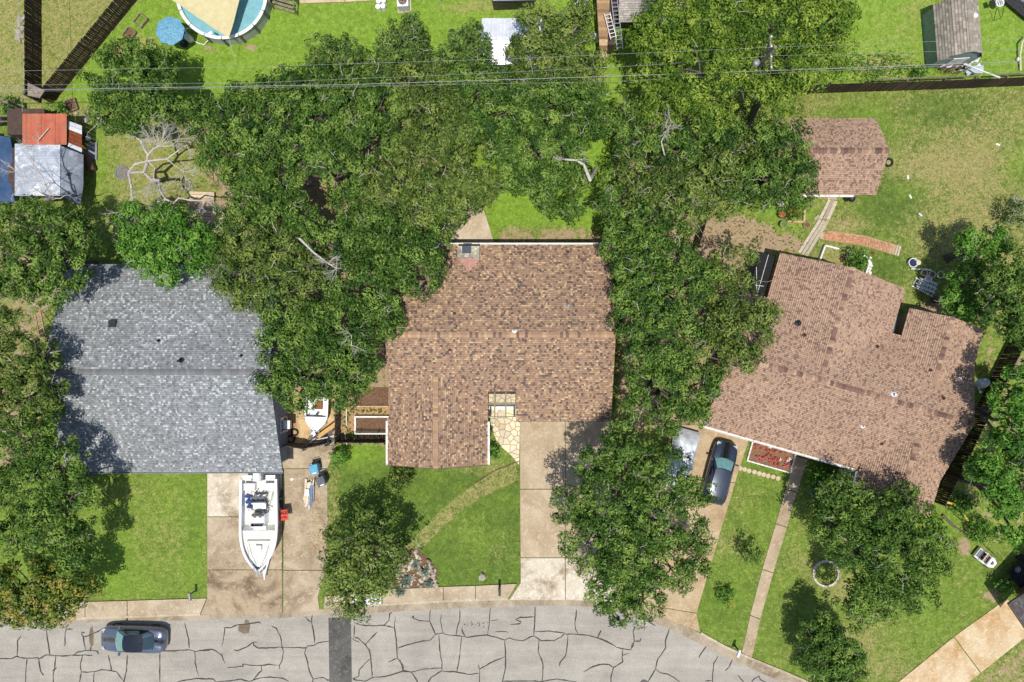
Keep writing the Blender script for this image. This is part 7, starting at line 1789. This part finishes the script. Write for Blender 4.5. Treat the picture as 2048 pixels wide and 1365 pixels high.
# white pots, tub and heap of white frames
def pot_(label, px, py, r, m, fill=None, h=.35):
    th = Thing('plant_pot', label, 'pot', P(px, py, h)[:2] + (0,), 0, 'garden pots'); th.part('body', MB().lathe([(r * .7, 0), (r, h), (r * .85, h), (r * .8, h * .8), (0, h * .8)], (0, 0, 0), 20, False), m); th.part('rim', MB().torus((0, 0, h), r * .94, .035, 22, 6), m)
    th.part('earth', MB().lathe([(0, h * .82), (r * .85, h * .82)], (0, 0, 0), 18, False), fill or soil_m)
cream = mat('cream_pot', (218, 208, 184), (196, 186, 162), 4)
pot_('cream pot left of the three above the white frames', 1849, 546, .24, cream); pot_('cream pot middle of the three above the white frames', 1865, 549, .24, cream); pot_('weedy pot right of the three above the white frames', 1881, 550, .27, cream, grass_nodes('pot_weeds', False, .6, .3)); pot_('white pot below the three, on the frames', 1857, 558, .26, white_pl, mat('pale_gravel', (200, 196, 190)))
tub = Thing('tub', 'round white tub with dark water on the straw lawn', 'tub', P(1826, 526, .3)[:2] + (0,)); tub.part('body', MB().lathe([(.3, 0), (.36, .35), (.31, .35), (.28, .1)], (0, 0, 0), 22, False), white_pl); tub.part('water', MB().lathe([(0, .22), (.3, .22)], (0, 0, 0), 20, False), mat('dark_water', (52, 64, 90), (44, 54, 78), 3, .05))
lid = Thing('bucket', 'small white bucket touching the white tub', 'bucket', P(1835, 526, .3)[:2] + (0,)); lid.part('body', MB().lathe([(.12, 0), (.17, .34), (.05, .36)], (.05, 0, 0), 18), white_pl); lid.part('lid', MB().lathe([(.18, .33), (.18, .37), (.05, .375)], (.05, 0, 0), 18), cream)
wf = Thing('lattice_heap', 'heap of white slatted frames beside the bright green tree', 'lattice', P(1848, 572, 0)[:2] + (0,), R(-25))
for j in range(4):
    ox_, oy_, az = rng.uniform(-.35, .35), rng.uniform(-.3, .3), rng.uniform(-.35, .35)
    ca, sa = math.cos(az), math.sin(az)
    for k in range(5):
        wf.piece('slat', cube_mesh(white_pl), (ox_ + ca * (-.6 + k * .3), oy_ + sa * (-.6 + k * .3), .12 + .06 * j), (0, 0, az + math.pi / 2), (.75, .04, .03))
    for k in (-1, 0, 1): wf.piece('rail', cube_mesh(white_pl), (ox_ - sa * k * .34, oy_ + ca * k * .34, .15 + .06 * j), (0, 0, az), (1.4, .045, .035))
single('white_pipe', MB().tube([P(1822, 538, .1), P(1850, 539, .1)], .05, 8).tube([P(1849, 539, .12), P(1862, 541, .12)], .07, 8), white_pl, 'white pipe lying above the heap of white frames', 'pipe')
# pots below the outbuilding
pot_('large dark pot with terracotta shards below the outbuilding', 1565, 429, .33, mat('dark_pot', (58, 54, 52), (46, 43, 42), 4), terra); pot_('dark pot at the left end of the outbuilding gutter', 1562, 408, .33, mat('dark_pot', (58, 54, 52)), mat('pale_gravel', (200, 196, 190))); pot_('grey planted pot lowest of the group below the outbuilding', 1567, 449, .27, mat('grey_pot', (150, 146, 142), (130, 126, 122), 4), grass_nodes('pot_weeds2', False, .6, .2)); pot_('low tan ring pot beside the boardwalk', 1614, 450, .27, mat('tan_pot', (164, 148, 120), (144, 128, 104), 4), None, .18)
pot_('grey pot under the tree at the outbuilding gutter', 1586, 408, .2, mat('grey_pot', (150, 146, 142)))
tb_ = Thing('timber_frame', 'pale timber frame round the yellowish plant', 'frame', P(1588, 430, 0)[:2] + (0,), R(-2)); [tb_.piece('timber', cube_mesh(tan_wood), (x, y, .1), (0, 0, 0), (w, h, .18)) for x, y, w, h in ((.1, -.55, 1.3, .14), (.72, -.1, .14, 1.0))]
gk = Thing('kettle_grill', 'black kettle grill at the corner of the outbuilding', 'grill', P(1703, 397, .8)[:2] + (0,)); gk.part('bowl', MB().lathe([(.05, .55), (.22, .62), (.29, .8), (.22, .97), (.05, 1.03)], (0, 0, 0), 20), black_m, smooth=True); gk.part('legs', MB().bar((.1, 0, .6), (.25, 0, 0), .03).bar((-.05, .1, .6), (-.15, .2, 0), .03).bar((-.05, -.1, .6), (-.15, -.2, 0), .03), alu)
ringthing('tyre', 'black tyre with gravel leaning at the outbuilding east wall', 'tyre', 1776, 326, .27, .09, tyre_m, 0, mat('grassy_gravel', (170, 160, 110), (120, 130, 70), 12))
for i, (px, py, w_) in enumerate(((1815, 355, 'upper'), (1820, 394, 'middle'), (1840, 430, 'lower'), (1995, 290, 'rightmost'))):
    single('paving_block', MB().box((0, 0, .03), (.13, .32, .06)), white_m, '%s white block lying in the straw yard' % w_, 'block', P(px, py), R(8 + 20 * i))
# debris and pipes behind the long fence
dbp = Thing('board_pile', 'pile of grey boards and brush at the foot of the barn roofed shed', 'lumber', P(1915, 134, 0)[:2] + (0,))
gry = mat_random('grey_board', [(2, (190, 192, 196)), (1, (130, 128, 126)), (1, (96, 84, 74)), (1, (214, 214, 214))], 'object')
for k in range(34): dbp.piece('board', cube_mesh(gry), (rng.uniform(-1.3, 1.1), rng.uniform(-.5, .9), .1 + .02 * k), (rng.uniform(-.2, .2), rng.uniform(-.2, .2), rng.uniform(.1, 1.0)), (rng.uniform(.6, 1.3), rng.uniform(.06, .18), .03))
tw = MB()
for k in range(60): twig(Vector((rng.uniform(-1.7, .3), rng.uniform(-.6, .6), .2)), Vector((rng.uniform(-1, 1), rng.uniform(-1, 1), .5)), .4, .015, 1)
dbp.part('brush', tw, mat('brown_brush', (116, 92, 78), (88, 68, 56), 6))
single('pale_sheet', MB().box((0, 0, .3), (1.3, .55, .04), .02, .1), mat('pale_blue_sheet', (186, 198, 204), (160, 174, 182), 4), 'pale blue sheet lying behind the long fence', 'sheet', P(1944, 143))
single('plastic_pipe', MB().tube([P(1930, 129, .8), P(1965, 143, 1.3), P(2000, 156, 1.9)], .06, 8), white_pl, 'straight white pipe leaning onto the long fence', 'pipe')
single('plastic_pipe', MB().tube([P(2055, 72, .5), P(2044, 85, .5), P(2040, 110, .3), P(2041, 142, .1)], .07, 8), mat('cream_pipe', (214, 204, 180)), 'curved cream pipe at the right rim behind the long fence', 'pipe')
for i, (px, py, w_) in enumerate(((2034, 120, 'near the curved cream pipe'), (1954, 134, 'beside the pale blue sheet'), (1947, 120, 'at the shed corner'))): single('sack', MB().rock((0, 0, .15), .3 if i == 2 else .2, rng), white_pl, 'white crumpled sack ' + w_, 'sack', P(px, py))
single('fence_rail', MB().bar(P(1750, 160, 1.5), P(1955, 152, 1.5), .09).bar(P(1990, 150, 1.5), P(2100, 145, 1.5), .09), old_wood, 'long pale rail lying just behind the long dark fence', 'rail')
# top right corner
gl = Thing('charcoal_grill', 'round white kettle grill on a black frame at the top right', 'grill', P(1986, 18, 0)[:2] + (0,), R(20))
q = P(1987, 12, .8); q = (0, 0)
gl.part('bowl', MB().lathe([(.05, .5), (.28, .62), (.32, .8), (.28, .8), (.2, .66), (0, .62)], (0, .1, 0), 22, False), white_pl, smooth=True); gl.part('grate', MB().box((0, .1, .78), (.5, .03, .02)).box((0, .1, .78), (.03, .5, .02)).box((.15, .1, .78), (.03, .4, .02)).box((-.15, .1, .78), (.03, .4, .02)), black_m)
gl.part('side_shelf', MB().box((-.5, .25, .75), (.35, .45, .04)), black_m); gl.part('stand', MB().tube([(-.3, -.2, .7), (-.35, -.9, .1), (.3, -.9, .1), (.3, -.2, .7)], .025, 6), black_m)
dkk = Thing('dark_deck', 'dark deck with clutter at the top right corner', 'deck', P(2050, 10, 0)[:2] + (0,), R(-40))
for k in range(9): dkk.piece('deck_board', cube_mesh(mat('charcoal_board', (40, 40, 44), (54, 54, 58), 5)), (-.25 - k * .0, -1.0 + k * .26, .4), (0, 0, 0), (3.2, .245, .05))
dkk.part('grey_box', MB().box((.4, -.3, .7), (.9, .6, .5)), mat('grey_plastic', (120, 122, 126))); dkk.part('planter', MB().box((-.6, -.1, .6), (.5, .45, .35)), white_m); dkk.part('planter_soil', MB().box((-.6, -.1, .775), (.42, .37, .02)), terra)
# net fence with yellow tape, pipes by the corner
nf = Thing('net_fence', 'low green net fence with yellow tape right of the turned house', 'fence', P(1890, 1010, 0)[:2] + (0,))
L_ = nf.loc
m, nt, bs = _new('green_net'); bs.inputs['Base Color'].default_value = (.06, .14, .09, 1); bs.inputs['Alpha'].default_value = .45; bs.inputs['Roughness'].default_value = .8
pts = [(1890, 1010), (1925, 1042), (1960, 1078), (1990, 1110), (2012, 1130)]
for a, b in zip(pts[:-1], pts[1:]):
    nf.part('net', MB().add([tl(*a, .02), tl(*b, .02), tl(*b, 1.0), tl(*a, 1.0)], [(0, 1, 2, 3)]), m); nf.part('post', MB().tube([tl(*a, 0), tl(*a, 1.05)], .025, 6), grey_metal)
yel = mat('yellow_board', (214, 188, 84), (190, 164, 70), 6)
for a, b, w in ((tl(1893, 1005, .6), tl(1917, 1011, .6), .16), (tl(1919, 1016, .5), tl(1936, 1042, .5), .12), (tl(1945, 1055, .4), tl(1968, 1082, .4), .08)): nf.part('yellow_board', MB().bar(a, b, w, .05), yel)
single('log', MB().tube([P(1884, 1030, .08), P(1906, 1052, .1), P(1930, 1066, .06)], [.12, .08, .05], 8), bark_m, 'dark fallen branch beside the net fence', 'branch')
# things in the shaded side strip
for i, (px, py, w_) in enumerate(((2033, 722, 'upper'), (2021, 739, 'lower'))): single('grey_plank', MB().box((0, 0, .06), (.3 - .1 * i, .7 - .3 * i, .06)), old_wood, '%s grey plank in the black shaded strip' % w_, 'plank', P(px, py), R(-25))
# poles and props by the left corner post
single('corner_post', MB().box((0, 0, 1.0), (.2, .2, 2.0)).tube([(-.8, .3, 1.9), (.1, -.1, 1.95)], .09, 8), old_wood, 'pale corner post where the left fences meet', 'post', P(52, 222))
sh_ = Thing('rubble', 'pale rubble against the left fence near the top rim', 'rocks', P(42, 56))
for k in range(12): sh_.part('stone', MB().rock((rng.gauss(0, .2), rng.gauss(0, .5), .06), rng.uniform(.1, .3), rng, .4), stone_m)
mb = MB()
for k in range(240):
    z_ = rng.choice([(1240, 690, 5, 120), (1985, 760, 30, 60), (1470, 480, 50, 40), (620, 360, 60, 40), (60, 620, 30, 40)]); p = P(rng.gauss(z_[0], z_[2]), rng.gauss(z_[1], z_[3])); mb.rock((p[0], p[1], .02), rng.uniform(.03, .1), rng, .4)
o = single('fallen_leaves', mb, mat('brown_litter', (150, 112, 80), (120, 86, 60), 8), 'brown fallen leaves under the trees and along the walls', 'litter'); o['kind'] = 'stuff'
